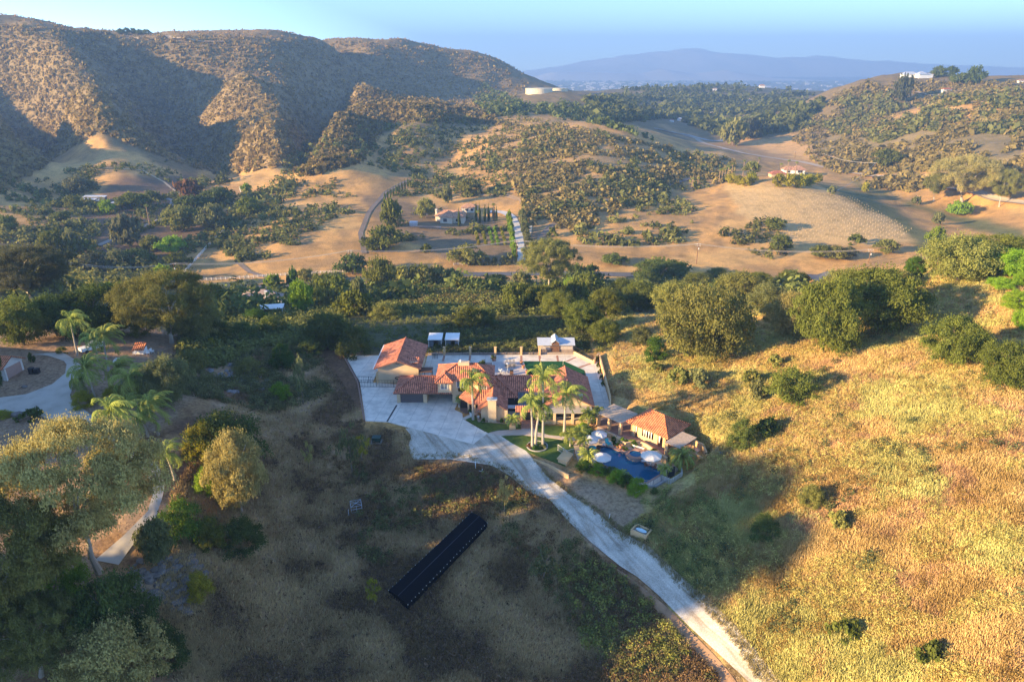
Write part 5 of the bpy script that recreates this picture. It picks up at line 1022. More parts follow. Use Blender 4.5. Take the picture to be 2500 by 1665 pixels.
# roofs
P_(roof(hip_faces(-24.1,-12.4,124.7,133.1,2.65,4.55,4.1,0), None, label='garage wing roof')); P_(ridgecap([((-24.1,124.7,2.7),(-20,128.9,4.62)),((-24.1,133.1,2.7),(-20,128.9,4.62)),((-20,128.9,4.62),(-15,128.9,4.62))], None)); P_(fascia([(-24.1,124.7,2.52),(-15.1,124.7,2.52)], None, False))
P_(roof(hip_faces(-15.6,-3.6,125.0,132.8,5.35,7.35,4.3,3.6), None, label='upper main roof')); P_(ridgecap([((-15.6,125,5.4),(-11.3,128.9,7.42)),((-15.6,132.8,5.4),(-11.3,128.9,7.42)),((-3.6,125,5.4),(-7.2,128.9,7.42)),((-11.3,128.9,7.42),(-7.2,128.9,7.42))], None)); P_(fascia([(-15.6,132.8,5.2),(-15.6,125,5.2)], None, False))
P_(roof(hip_faces(-15.4,-11.9,124.0,127.6,5.33,6.45,1.75,0,'y'), None, label='little bay roof')); P_(ridgecap([((-15.4,124,5.38),(-13.65,125.8,6.5)),((-11.9,124,5.38),(-13.65,125.8,6.5))], None)); P_(fascia([(-15.4,124.0,5.2),(-11.9,124.0,5.2)], None, False))
b = MB(); b.box(-11.1,-8.8,128.4,129.6,6.7,7.75); P_(b.build('roof_vent', M_STUC, None)); b = MB(); b.box(-8.1,-7.2,126.4,127.3,6.55,6.9); P_(b.build('skylight', M_METAL, None)); b = MB(); b.tube([(-10.6,129,7.75),(-10.6,129,8.15)], .16); P_(b.build('vent_pipe', M_WHITE, None))
# skirt roof below the tower
P_(roof([[(-10.6,123.2,2.6),(-8.0,120.2,2.6),(-6.2,124.2,4.15),(-8.6,125.4,4.15)],[(-8.0,120.2,2.6),(-3.2,120.2,2.6),(-4.2,124.2,4.15),(-6.2,124.2,4.15)]], None, label='skirt roof below the tower')); P_(ridgecap([((-8.0,120.2,2.66),(-6.2,124.2,4.2))], None)); P_(fascia([(-10.6,123.2,2.45),(-8.0,120.2,2.45),(-6.6,120.2,2.45)], None, False))
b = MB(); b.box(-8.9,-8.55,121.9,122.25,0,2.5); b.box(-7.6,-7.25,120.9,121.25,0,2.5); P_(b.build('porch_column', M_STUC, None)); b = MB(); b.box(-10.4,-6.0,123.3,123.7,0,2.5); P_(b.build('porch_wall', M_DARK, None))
b = MB(); b.lathe((-7.0,118.9,.05), [(.02,0),(.16,.05),(.24,.45),(.2,.5)], 10); 
# living room with gable and chimney
b = MB(); b.box(-6.0,-1.45,118.1,124,0,2.5); b.face([(-6.0,118.1,2.5),(-1.45,118.1,2.5),(-3.8,118.1,4.1)]); P_(b.build('wall', M_STUC, None, label='living room walls')); b = MB(); b.box(-1.45,-.85,117.5,118.1,0,2.5); P_(b.build('corner_column', M_STUC, None))
P_(roof([[(-6.7,117.6,2.45),(-6.7,121.4,2.45),(-3.8,124.8,4.35),(-3.8,117.6,4.35)],[(-.8,126.5,2.45),(-.8,117.6,2.45),(-3.8,117.6,4.35),(-3.8,126.5,4.35)]], None, label='living room gable roof')); P_(ridgecap([((-3.8,117.6,4.4),(-3.8,125,4.4))], None)); P_(fascia([(-6.7,117.55,2.35),(-3.8,117.55,4.2),(-.8,117.55,2.35)], None, False))
b = MB(); b.box(-4.65,-3.05,117.3,118.05,0,4.8); P_(b.build('chimney', M_STUC, None)); b = MB(); b.box(-4.85,-2.85,117.1,118.25,4.8,5.0); b.box(-4.1,-3.6,117.4,117.95,5.0,5.2); b.build('chimney_cap', mat('chimney_cap', (.45,.46,.48), .7, .1), HP[-1])
# middle wing
b = MB(); b.box(-4,6.6,126.1,132.6,0,2.6); b.box(-7.5,.5,123.6,126.1,0,2.6); P_(b.build('wall', M_STUC, None, label='middle wing walls')); b = MB(); b.box(.6,6.4,126.02,126.09,.3,2.3); b.box(-1.0,.45,123.52,123.59,.2,2.3); P_(b.build('dark_glazing', M_DARK, None))
P_(roof([[(-2.5,125.4,2.65),(8,125.4,2.65),(8,129.3,4.45),(-2.5,129.3,4.45)],[(8,133.2,2.65),(-4,133.2,2.65),(-4,129.3,4.45),(8,129.3,4.45)]], None, label='middle wing roof')); P_(ridgecap([((-3.6,129.3,4.5),(8,129.3,4.5))], None)); P_(fascia([(1.1,125.4,2.5),(7,125.4,2.5)], None, False))
P_(roof([[(-5.5,122.7,2.72),(1.1,122.7,2.72),(-3.4,128.4,4.6),(-5.5,128.4,4.6)],[(1.1,122.7,2.72),(1.1,127.0,2.72),(-2.4,130.2,4.6),(-3.4,128.4,4.6)]], None, label='hipped corner roof of the courtyard')); P_(ridgecap([((1.1,122.7,2.78),(-3.4,128.4,4.66))], None)); P_(fascia([(-.8,122.7,2.55),(1.1,122.7,2.55),(1.1,125.3,2.55)], None, False))
# right wing
b = MB(); b.box(6.9,15.5,119.4,132.2,0,2.6); b.face([(6.9,119.4,2.6),(15.5,119.4,2.6),(11.2,119.4,4.75)]); P_(b.build('wall', M_STUC, None, label='right wing walls'))
P_(roof(hip_faces(6.2,16.2,119.0,132.8,2.62,5.15,0,0,'y'), None, label='long gable roof of the right wing')); P_(ridgecap([((11.2,119,5.2),(11.2,132.8,5.2))], None)); P_(fascia([(6.2,118.95,2.5),(11.2,118.95,5.02),(16.2,118.95,2.5)], None, False))
b = MB(); b.box(13.1,13.9,120.6,121.3,3.9,4.25); P_(b.build('skylight', M_METAL, None))
b = MB()
for x in (4.9,8.2,11.7,15.0): b.box(x-.22,x+.22,116.5,116.94,0,2.45)
for x in (4.9,8.2,11.7,15.0)[:0]: pass
for k,x in enumerate((8.2,11.7,15.0,5.2)):
    c_ = MB(); c_.box(x-.24,x+.24,116.5,116.98,0,2.45); P_(c_.build('porch_column', M_STUC, None))
b = MB(); b.box(4.9,15.5,116.3,119.38,2.45,2.62); P_(b.build('porch_roof', mat('porch_roof', (.42,.37,.31), .9, .15, .8), None)); b = MB(); b.box(4.9,15.3,116.62,116.85,0,.75); P_(b.build('porch_wall', M_STUCO, None)); b = MB(); b.box(7.2,15.2,119.30,119.37,.2,2.3); P_(b.build('dark_glazing', M_DARK, None))
# courtyard shade roof and gate
b = MB()
for i in range(20): b.box(1.25+i*.27,1.40+i*.27,119.7,125.5,2.5,2.6)
P_(b.build('courtyard_slats', M_WOODG, None)); b = MB(); b.box(-.8,6.2,118.4,119.7,2.42,2.56); P_(b.build('courtyard_beam', mat('grey_cover', (.34,.33,.34), .9, .2, 2), None))
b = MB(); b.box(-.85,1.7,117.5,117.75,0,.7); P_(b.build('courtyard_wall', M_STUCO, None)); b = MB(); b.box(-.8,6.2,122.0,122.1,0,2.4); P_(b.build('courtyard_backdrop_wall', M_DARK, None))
b = MB(); b.box(1.55,2.05,117.5,118.1,0,2.6); b.box(4.55,5.05,117.5,118.1,0,2.6); b.box(2.05,4.55,117.6,118.0,2.25,2.6)
for s, x in ((1,2.05),(-1,4.55)):
    for k in range(3): b.box(min(x, x+s*(.55-.17*k)), max(x, x+s*(.55-.17*k)), 117.6,118.0,2.25-.14*(k+1),2.25-.14*k)
P_(b.build('gate_arch', M_STUCO, None)); P_(roof([[(.7,116.9,2.62),(6.0,116.9,2.62),(6.0,118.1,3.25),(.7,118.1,3.25)],[(6.0,119.0,2.62),(.7,119.0,2.62),(.7,118.1,3.25),(6.0,118.1,3.25)]], None, label='small gate roof'))
b = MB(); 
for i in range(13): b.box(2.09+i*.2,2.12+i*.2,117.78,117.81,.15,2.2)
b.box(2.05,4.55,117.78,117.82,1.0,1.07); b.box(2.05,4.55,117.84,117.86,.1,2.2); P_(b.build('iron_gate', M_IRON, None))
b = MB(); b.box(1.8,4.8,114.7,117.5,.05,.18); b.box(1.8,4.8,115.7,117.5,.18,.31); b.box(1.8,4.8,116.6,117.5,.31,.44); P_(b.build('brick_steps', M_BRICK, None))
for o in HP:
    o.parent = hs; o.matrix_parent_inverse = hs.matrix_world.inverted() if False else o.matrix_parent_inverse; o.location = (3, -124, 0)
# ============================================================ garage building behind
def reparent(parts, e):
    for o in parts: o.parent = e; o.location = -Vector(e.location)
bn = empty('garage_building', (-24.6,140.8,0), 'big gabled tile roofed stucco garage building with a round gable vent', 'building'); Q = []
b = MB(); b.box(-29.1,-20.3,135.1,147.2,0,3.9); b.face([(-29.1,135.1,3.9),(-20.3,135.1,3.9),(-24.7,135.1,5.35)]); Q.append(b.build('wall', M_STUC))
Q.append(roof(hip_faces(-29.8,-19.6,134.2,147.8,3.85,5.7,0,0,'y'), None)); Q.append(ridgecap([((-24.7,134.2,5.76),(-24.7,147.8,5.76))], None)); Q.append(fascia([(-29.8,134.15,3.72),(-24.7,134.15,5.55),(-19.6,134.15,3.72)], None, False))
b = MB(); b.lathe((0,0,0), [(.42,-.05),(.42,.06),(.28,.06),(.28,-.05)], 18); v = b.build('round_vent', mat('vent_ring', (.26,.22,.19), .8, .1)); Q.append(v)
for i, p in enumerate(v.data.vertices): x, y, z = p.co; p.co = (-24.7+x, 135.05-z, 4.85+y)
b = MB(); b.face([(-22.9,135.6,4.75),(-20.5,135.6,4.75),(-20.5,137.6,4.9),(-22.9,137.6,5.0)]); b.box(-22.9,-20.5,135.75,137.4,4.0,4.7); Q.append(b.build('dormer', M_STUC)); Q.append(roof([[(-23.1,135.3,4.72),(-20.2,135.3,4.72),(-20.2,137.9,4.95),(-23.1,137.9,5.2)]], None, name='dormer_roof', th=.1))
b = MB(); b.box(-20.25,-17.4,135.2,137.8,2.45,2.6); Q.append(b.build('lean_to_roof', M_BROWN)); b = MB()
for x, y in ((-17.6,135.3),(-17.6,137.6),(-19.0,135.3)): b.box(x-.07,x+.07,y-.07,y+.07,0,2.45)
Q.append(b.build('lean_to_posts', M_IRON)); b = MB(); b.box(-30.0,-29.82,134.2,147.8,3.72,3.84); Q.append(b.build('gutter', M_WHITE)); b = MB(); b.box(-29.22,-29.12,134.2,134.4,0,2.2); b.box(-29.6,-29.12,135.2,136.2,0,2.3); Q.append(b.build('side_pier', M_STUCO)); reparent(Q, bn)
# ============================================================ pool pavilion and pergolas
a_ = Vector((.70,-.714,0)); b_ = Vector((.714,.70,0))
def rect(o, la, lb): o = Vector((o[0], o[1], 0)); return [tuple((o+a_*i*la+b_*j*lb).to_tuple()[:2]) for i, j in ((0,0),(1,0),(1,1),(0,1))]
pv = empty('pool_pavilion', (27,111,0), 'hip roofed pool pavilion with white curtains beside the swimming pool', 'pavilion'); Q = []
Pw = rect((22.2,112.3), 7.6, 6.2); RC = rect((21.3,112.7), 9.1, 7.5); z = 2.75
c0 = Vector((RC[0][0]+RC[2][0], RC[0][1]+RC[2][1], 0))/2; r0 = c0-a_*1.1+Vector((0,0,4.75)); r1 = c0+a_*1.1+Vector((0,0,4.75)); R3 = [(x, y, z) for x, y in RC]
Q.append(roof([[R3[0],R3[1],tuple(r1),tuple(r0)],[R3[1],R3[2],tuple(r1)],[R3[2],R3[3],tuple(r0),tuple(r1)],[R3[3],R3[0],tuple(r0)]], None, M_TILE2)); up = Vector((0,0,.06))
Q.append(ridgecap([(Vector(R3[0])+up,r0+up),(Vector(R3[1])+up,r1+up),(Vector(R3[2])+up,r1+up),(Vector(R3[3])+up,r0+up),(r0+up,r1+up)], None, M_TILE2)); 
def wallrun(p, d, segs, nrm, th=.35, z0=0, z1=2.7):
    """piers along p + d*t for each (t0, t1)"""
    mb = MB(); p = Vector((p[0], p[1], 0))
    for t0, t1, za, zb in segs:
        A, B = p+d*t0, p+d*t1; mb.prism([A.to_tuple()[:2], B.to_tuple()[:2], (B+nrm*th).to_tuple()[:2], (A+nrm*th).to_tuple()[:2]], za, zb)
    return mb
Q.append(wallrun(Pw[0], a_, [(0,.9,0,2.7),(1.5,2.5,0,2.7),(2.5,5.0,0,.9),(5.0,5.9,0,2.7),(7.0,7.6,0,2.7),(0,7.6,2.35,2.7)], b_).build('front_wall', M_STUCO)); Q.append(wallrun(Pw[1], b_, [(0,6.2,0,2.7)], -a_).build('side_wall', M_STUC)); Q.append(wallrun(Pw[3], a_, [(0,7.6,0,2.7)], -b_).build('back_wall', M_STUC)); Q.append(wallrun(Pw[0], b_, [(0,1,0,2.7),(4.5,6.2,0,2.7)], a_).build('side_wall', M_STUCO))
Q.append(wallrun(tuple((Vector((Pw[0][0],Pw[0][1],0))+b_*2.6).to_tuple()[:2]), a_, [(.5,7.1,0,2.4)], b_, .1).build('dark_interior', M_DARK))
for t0, t1 in ((.95,1.25),(2.7,3.0),(3.15,3.5),(3.75,4.05),(4.3,4.6),(6.0,6.4)):
    mb = MB(); p = Vector((Pw[0][0],Pw[0][1],0))+b_*.12
    for zz0, zz1, f0, f1 in ((.9,1.5,.25,.5),(1.5,2.35,.5,1.0)):
        A = p+a_*t0; B = p+a_*t1; mid = (A+B)/2; w0 = (B-A)*f0*.5; w1 = (B-A)*f1*.5
        mb.face([tuple(mid-w0+Vector((0,0,zz0))), tuple(mid+w0+Vector((0,0,zz0))), tuple(mid+w1+Vector((0,0,zz1))), tuple(mid-w1+Vector((0,0,zz1)))])
        mb.face([tuple(mid-w0+Vector((0,0,zz0))+b_*.05), tuple(mid+w0+Vector((0,0,zz0))+b_*.05), tuple(mid+w1+Vector((0,0,zz1))+b_*.05), tuple(mid-w1+Vector((0,0,zz1))+b_*.05)][::-1])
    Q.append(mb.build('curtain', M_CURT))
reparent(Q, pv)
def pergola(o, la, lb, h, posts, label, along='b', cat='pergola'):
    e = empty('pergola', (o[0]+2, o[1], 0), label, cat); o3 = Vector((o[0], o[1], 0)); parts = []; mb = MB(); n = int((la if along == 'b' else lb)/.22)
    for i in range(n):
        f = (i+.5)/n
        A, B = (o3+a_*la*f, o3+a_*la*f+b_*lb) if along == 'b' else (o3+b_*lb*f, o3+b_*lb*f+a_*la)
        mb.obox(A+Vector((0,0,h+.12)), B+Vector((0,0,h+.12)), .19, .04)
    parts.append(mb.build('slats', M_WOOD)); mb = MB()
    for t in (.04,.35,.65,.96):
        A, B = (o3+b_*lb*t, o3+b_*lb*t+a_*la) if along == 'b' else (o3+a_*la*t, o3+a_*la*t+b_*lb); mb.obox(A+Vector((0,0,h)), B+Vector((0,0,h)), .12, .18)
    parts.append(mb.build('beams', M_BROWN))
    for i, j in posts:
        p = o3+a_*la*i+b_*lb*j; mb = MB(); r = [(p+a_*s*.27+b_*t*.27).to_tuple()[:2] for s, t in ((-1,-1),(1,-1),(1,1),(-1,1))]; mb.prism(r, 0, h-.1); mb.prism([(p+a_*s*.33+b_*t*.33).to_tuple()[:2] for s, t in ((-1,-1),(1,-1),(1,1),(-1,1))], h-.22, h-.09); parts.append(mb.build('post', M_STUCO))
    reparent(parts, e); return e
pergola((16.1,116.1), 5.9, 5.4, 2.6, ((.06,.08),(.5,.08),(.94,.08),(.06,.92),(.94,.92)), 'large weathered slat pergola on square stucco posts between house and pavilion')
pergola((26.9,105.1), 3.1, 5.5, 2.6, ((.1,.08),(.9,.08),(.9,.92)), 'smaller weathered slat pergola at the near end of the pavilion')
# pavilion floor, garden walls
slab('pavilion_floor', rect((15.7,116.4), 18.5, 7.6)[:4], -.9, .09, mat('pavilion_floor', (.33,.20,.15), .85, .25, 2), 'reddish raised floor under the pergolas and pavilion', 'terrace')
def wall_line(name, pts, th, h, m, label, cat='wall', z=None, cap=None, group=None):
    mb = MB()
    for i in range(len(pts)-1):
        (x0, y0), (x1, y1) = pts[i], pts[i+1]; d = Vector((x1-x0, y1-y0, 0)); l = d.length; d /= l; nn = Vector((-d.y, d.x, 0))*th/2; k = max(1, int(l/2.5)) if z is None else 1
        for j in range(k):
            A = Vector((x0,y0,0))+d*l*j/k-d*(.0 if j else th*.3); B = Vector((x0,y0,0))+d*l*(j+1)/k+d*(th*.3 if j == k-1 else .0); zb = z if z is not None else float(hgt((A.x+B.x)/2, (A.y+B.y)/2)); hh = h[i] if isinstance(h, (list, tuple)) else h
            mb.prism([(A-nn).to_tuple()[:2], (B-nn).to_tuple()[:2], (B+nn).to_tuple()[:2], (A+nn).to_tuple()[:2]], zb-.6, zb+hh+.004*i)
    return mb.build(name, m, label=label, cat=cat, group=group)
px_ = lambda *p: [un(x, y, .05) for x, y in p]
wall_line('retaining_wall', px_((1462,1062),(1492,1068),(1512,1082),(1527,1092)), .3, .9, M_STUCO, 'straight stucco garden wall behind the round umbrella tables', z=.05)
wall_line('retaining_wall', px_((1527,1092),(1545,1088),(1560,1088),(1577,1095),(1590,1104),(1598,1112)), .3, 1.0, M_STUCO, 'curved stucco wall with bench behind the spa', z=.05)
wall_line('retaining_wall', px_((1604,1116),(1612,1124),(1626,1132)), .5, 1.3, M_STUCO, 'thick stucco fireplace wall right of the front right umbrella', z=.05)
wall_line('boundary_wall', px_((1690,1085),(1716,1098),(1727,1122),(1738,1152),(1744,1180)), .35, [1.5,1.3,1.1,1.0], M_STUCO, 'stepped stucco wall descending at the right end of the pool terrace', z=-.3)
wall_line('boundary_wall', px_((1662,1098),(1690,1108),(1720,1128)), .3, .6, M_STUCO, 'low wall along the ramp beside the small pergola', z=.05)
wall_line('boundary_wall', [(19.0,145.6),(20.6,149.8)], .35, 1.0, M_STUCO, 'sunlit corner wall at the far right of the patio', z=0)
wall_line('boundary_wall', [(20.7,149.4),(20.5,138),(20.3,127),(19.6,121)], .3, 1.1, M_STUCO, 'long stucco boundary wall along the right side of the house', z=0)
wall_line('boundary_wall', [(15.0,151.4),(18.9,145.7)], .3, .7, M_STUCO, 'low diagonal wall at the patio corner under glass panels', z=0)
wall_line('boundary_wall', [(-20,150.9),(15.0,151.5)], .3, .45, mat('fence_base', (.34,.27,.22), .9, .2), 'low brown wall along the back edge of the patio', z=0)
wall_line('boundary_wall', [(-40.6,150.9),(-33.7,135.2),(-28.8,117.8)], .25, .35, mat('edge_wall', (.33,.20,.15), .9, .2), 'low dark kerb wall along the left edge of the side yard', z=0)
wall_line('lawn_wall', px_((1303,1122),(1340,1136),(1382,1158),(1388,1160)), .25, .25, M_STUCO, 'low stucco wall holding up the front lawn', z=.0)
b = MB(); b.prism(px_((1362,1128),(1378,1110),(1397,1118),(1383,1136)), -1.4, .7); b.prism(px_((1359,1128),(1378,1107),(1400,1117),(1384,1139)), .7, .85); b.build('planter_block', M_STUCO, label='square stucco block with flat pale top at the corner of the pool fence', cat='wall')
# back fence with stucco pillars
for i, x in enumerate((-16.2,-10,-4.0,2.2,6.6)):
    b = MB(); b.box(x-.25,x+.25,150.65,151.15,0,1.9); b.box(x-.32,x+.32,150.6,151.2,1.9,2.05); b.build('fence_pillar', M_STUCO, label='stucco fence pillar behind the patio, %s' % ordl(i, 5), cat='pillar', group='pillars along the back fence')
def iron_fence(name, pts, h, label, z=None, m=None, step=.35):
    e = empty(name, (pts[0][0], pts[0][1], 0), label, 'fence'); r = MB(); k = MB()
    for i in range(len(pts)-1):
        A, B = Vector((*pts[i], 0)), Vector((*pts[i+1], 0)); l = (B-A).length; n = max(1, int(l/step))
        zA = z if z is not None else float(hgt(A.x, A.y)); zB = z if z is not None else float(hgt(B.x, B.y))
        for hh in (.1, h): r.obox(A+Vector((0,0,zA+hh)), B+Vector((0,0,zB+hh)), .05, .06)
        for j in range(n+1):
            f = j/n; p = A.lerp(B, f); zz_ = zA+(zB-zA)*f; w_ = .045 if j % 6 == 0 else .018; k.box(p.x-w_, p.x+w_, p.y-w_, p.y+w_, zz_, zz_+h+.04)
    parts = [r.build('rails', m or M_IRON), k.build('bars', m or M_IRON)]; reparent(parts, e); return e
iron_fence('iron_fence', [(-16.2,150.9),(-10,150.9),(-4,150.9),(2.2,150.9),(6.6,150.9)], 1.7, 'black iron fence between the stucco pillars behind the patio', 0)
iron_fence('iron_fence', [(-19.8,150.8),(-16.2,150.9)], 1.7, 'short black iron fence beside the garage building', 0)
iron_fence('iron_fence', [(-33.6,135.4),(-30.5,135.2)], 1.5, 'black iron side gate left of the garage building', 0)
iron_fence('iron_fence', [(-33.0,133.2),(-24.2,133.0)], 1.6, 'black iron gate across the side drive', 0, step=.6)
iron_fence('iron_fence', [(-40.4,151),(-30,151)], 1.6, 'thin black fence behind the side yard', 0)
iron_fence('iron_fence', [(15.0,151.4),(18.9,145.7)], 1.9, 'glass and iron screen on the diagonal patio wall', 0)
PF = mat('pale_fence', (.55,.52,.48), .6, .1)
iron_fence('pool_fence', px_((1362,1100),(1384,1115),(1400,1110)), 1.2, 'pale pool fence left of the bushy low palms', .1, PF, .25)
iron_fence('pool_fence', px_((1400,1118),(1450,1148),(1500,1160),(1556,1190),(1563,1186),(1594,1187),(1618,1172)), 1.15, 'dark fence along the front edge of the pool deck', .05, mat('grey_fence', (.24,.23,.23), .6, .1), .35)
iron_fence('pump_fence', [un(1612,1180,-.6),un(1636,1190,-.6),un(1664,1172,-.6),un(1660,1150,-.6)], 1.6, 'grey board enclosure around the pool pump', -.6, PF, .12)
b = MB(); b.prism([un(1628,1158,.0),un(1648,1148,.0),un(1646,1168,-.6),un(1630,1174,-.6)], -.8, .9); b.build('pump_housing', M_DARK, label='dark pump housing inside the grey enclosure', cat='pump housing')
b = MB(); b.prism([(20.8,95.4),(23.5,95.1),(26.1,97.3),(26.0,97.5),(23.4,95.35),(20.9,95.65)], -1.5, .3); b.build('pool_wall', mat('grey_wall', (.34,.33,.33), .9, .15, 1), label='grey retaining wall under the near corner of the pool deck', cat='wall')
# ============================================================ pool
pl = empty('swimming_pool', (20,102,0), 'dark blue swimming pool with brick edge', 'pool'); Q = []
b = MB(); n = len(POOL)
for i in range(n):
    p, q = POOL[i], POOL[(i+1) % n]; b.face([(p[0],p[1],-1.9),(q[0],q[1],-1.9),(q[0],q[1],.05),(p[0],p[1],.05)]); b.face([(q[0],q[1],-1.9),(p[0],p[1],-1.9),(p[0],p[1],.05),(q[0],q[1],.05)])
b.face([(x, y, -1.9) for x, y in POOL]); Q.append(b.build('basin', mat('pool_plaster', (.015,.13,.26), .6, .3, .5)))
cen = Vector((sum(p[0] for p in POOL)/n, sum(p[1] for p in POOL)/n, 0)); b = MB()
for i in range(n):
    p, q = Vector((*POOL[i],0)), Vector((*POOL[(i+1) % n],0)); po = p+(p-cen).normalized()*.38; qo = q+(q-cen).normalized()*.38
    b.face([(p.x,p.y,.11),(q.x,q.y,.11),(qo.x,qo.y,.11),(po.x,po.y,.11)][::-1]); b.face([(p.x,p.y,-.1),(q.x,q.y,-.1),(q.x,q.y,.11),(p.x,p.y,.11)]); b.face([(po.x,po.y,.04),(qo.x,qo.y,.04),(qo.x,qo.y,.11),(po.x,po.y,.11)][::-1])
Q.append(b.build('coping', mat('coping', (.42,.24,.18), .8, .25, 3)))
m = bpy.data.materials.new('pool_water'); m.use_nodes = True; t = m.node_tree; bb = t.nodes['Principled BSDF']; bb.inputs['Base Color'].default_value = (.01,.14,.28,1); bb.inputs['Roughness'].default_value = .04; bb.inputs['Transmission Weight'].default_value = .35; bb.inputs['IOR'].default_value = 1.33
ge = N(t, 'NewGeometry'); nz = N(t, 'TexNoise', Scale=1.6, Detail=3.0); L(t, ge.outputs['Position'], nz.inputs['Vector']); bp = N(t, 'Bump', Strength=.12, Distance=.1); L(t, nz.outputs['Fac'], bp.inputs['Height']); L(t, bp.outputs[0], bb.inputs['Normal'])
b = MB(); b.face([(x, y, -.12) for x, y in POOL]); fc = b.v
w_ = b.build('water', m); 
if w_.data.polygons[0].normal.z < 0: w_.data.flip_normals()
Q.append(w_); reparent(Q, pl)
sp = empty('spa', (21.9,105.0,0), 'round raised stone spa at the far edge of the swimming pool', 'spa'); Q = []; c = (21.9,105.0,0)
b = MB(); b.lathe(c, [(1.75,-.3),(1.75,.42),(1.15,.42),(1.15,.1)], 24); Q.append(b.build('stone_rim', mat('spa_stone', (.36,.27,.23), .85, .3, 3, .4, 9))); b = MB(); b.lathe(c, [(1.8,.42),(1.8,.5),(1.1,.5),(1.1,.40)], 24); Q.append(b.build('brick_rim', mat('spa_brick', (.42,.23,.16), .85, .3, 5))); b = MB(); b.face([(c[0]+1.15*math.cos(k*math.pi/12), c[1]+1.15*math.sin(k*math.pi/12), .36) for k in range(24)]); Q.append(b.build('spa_water', m)); reparent(Q, sp)
# ============================================================ pool furniture
def umbrella(x, y, h, r, label, rz=0, m=M_CANV, tilt=0):
    e = empty('umbrella', (x, y, .06), label, 'umbrella', 'white garden umbrellas by the pool', rz); b = MB(); n = 8
    for k in range(n):
        A = 2*math.pi*k/n; B = 2*math.pi*(k+1)/n; M = (A+B)/2
        for (ra, za), (rb, zb) in (((r,h-.62),(r*.5,h-.22)),((r*.5,h-.22),(.05,h))):
            for s0, s1 in ((A, M), (M, B)):
                def q(rr, zz, an): f = 1-.045*(rr/r) if an == M else 1; return (rr*f*math.cos(an), rr*f*math.sin(an), zz-(0.05*rr/r if an == M else 0)+tilt*rr*math.cos(an))
                b.face([q(ra, za, s0), q(ra, za, s1), q(rb, zb, s1), q(rb, zb, s0)])
        b.face([(r*math.cos(A), r*math.sin(A), h-.62+tilt*r*math.cos(A)), (r*math.cos(A), r*math.sin(A), h-.78+tilt*r*math.cos(A)), (r*math.cos(B), r*math.sin(B), h-.78+tilt*r*math.cos(B)), (r*math.cos(B), r*math.sin(B), h-.62+tilt*r*math.cos(B))])
    b.build('canopy', m, e); b = MB(); b.tube([(0,0,0),(0,0,h+.12)], .035, 6); b.build('pole', M_WHITE, e); b = MB(); b.lathe((0,0,0), [(.3,0),(.3,.1),(.05,.14)], 12); b.build('base', M_STONE, e)
    b = MB()
    for k in range(n): A = 2*math.pi*k/n; b.obox((0,0,h-.5), (r*.97*math.cos(A), r*.97*math.sin(A), h-.66+tilt*r*math.cos(A)), .025, .025)
    b.build('ribs', M_BROWN, e)
umbrella(14.0,107.5,2.5,1.6,'near left one of the two overlapping white umbrellas above the turquoise table'); umbrella(15.9,109.3,2.5,1.5,'far right one of the two overlapping white umbrellas', .3)
umbrella(15.5,101.3,2.6,1.6,'white umbrella standing at the front edge of the pool', .2); umbrella(24.0,101.9,2.5,1.85,'cream white umbrella right of the spa, shading bistro chairs', .1, mat('cream_canvas', (.72,.66,.58), .9, .06))
def chair(x, y, rz, m, label, name='garden_chair', cat='chair', group=None, w=.6, hb=.95, slat=True):
    e = empty(name, (x, y, .06), label, cat, group, rz); b = MB(); b.box(-w/2,w/2,-w/2,w/2,.38,.45); b.build('seat', m, e); b = MB()
    for i in range(5): xx = -w/2+i*w/5; b.obox((xx+w*.08,w/2,.42),(xx+w*.08,w/2+.22,hb), w*.16, .03, (0,1,0))
    b.build('backrest', m, e)
    for sx in (-1,1):
        for sy in (-1,1): l = MB(); l.box(sx*w*.44-.03,sx*w*.44+.03,sy*w*.42-.03,sy*w*.42+.03,0,.38); l.build('leg', m, e)
    if slat:
        for sx in (-1,1): a = MB(); a.box(sx*w*.55-.06,sx*w*.55+.06,-w*.55,w*.5,.6,.64); a.build('armrest', m, e)
    return e
chair(17.6,107.6+1.0,.6,M_TEAL,'turquoise slatted garden chair facing the pool beside the small white table',w=.85,hb=1.15)
e = empty('side_table',(16.7,108.2,.06),'small white side table left of the turquoise chair','table'); b = MB(); b.box(-.25,.25,-.25,.25,.42,.47); b.build('top',M_WHITE,e)
for sx in (-1,1):
    for sy in (-1,1): l = MB(); l.box(sx*.2-.025,sx*.2+.025,sy*.2-.025,sy*.2+.025,0,.42); l.build('leg',M_WHITE,e)
e = empty('round_table',(14.4,106.6,.06),'round turquoise table under the near left umbrella','table'); b = MB(); b.lathe((0,0,0),[(.7,.7),(.7,.75),(.01,.76)],16); b.build('top',M_TEAL,e); b = MB(); b.lathe((0,0,0),[(.3,0),(.06,.1),(.06,.7)],10); b.build('stem',M_TEAL,e)
for x, y, l in ((13.9,105.9,'wicker barrel chair at the near side of the turquoise table'),(15.6,106.9,'wicker barrel chair right of the turquoise table')):
    e = empty('wicker_chair',(x,y,.06),l,'chair','wicker chairs at the turquoise table'); b = MB(); b.lathe((0,0,0),[(.02,0),(.32,.02),(.38,.35),(.3,.42),(.02,.43)],12); b.build('seat',M_BROWN,e); b = MB()
    for k in range(6): A = math.pi*.1+k*math.pi*.16; b.box(.33*math.cos(A)-.08,.33*math.cos(A)+.08,.33*math.sin(A)-.04,.33*math.sin(A)+.04,.4,.85)
    b.build('backrest',M_BROWN,e)
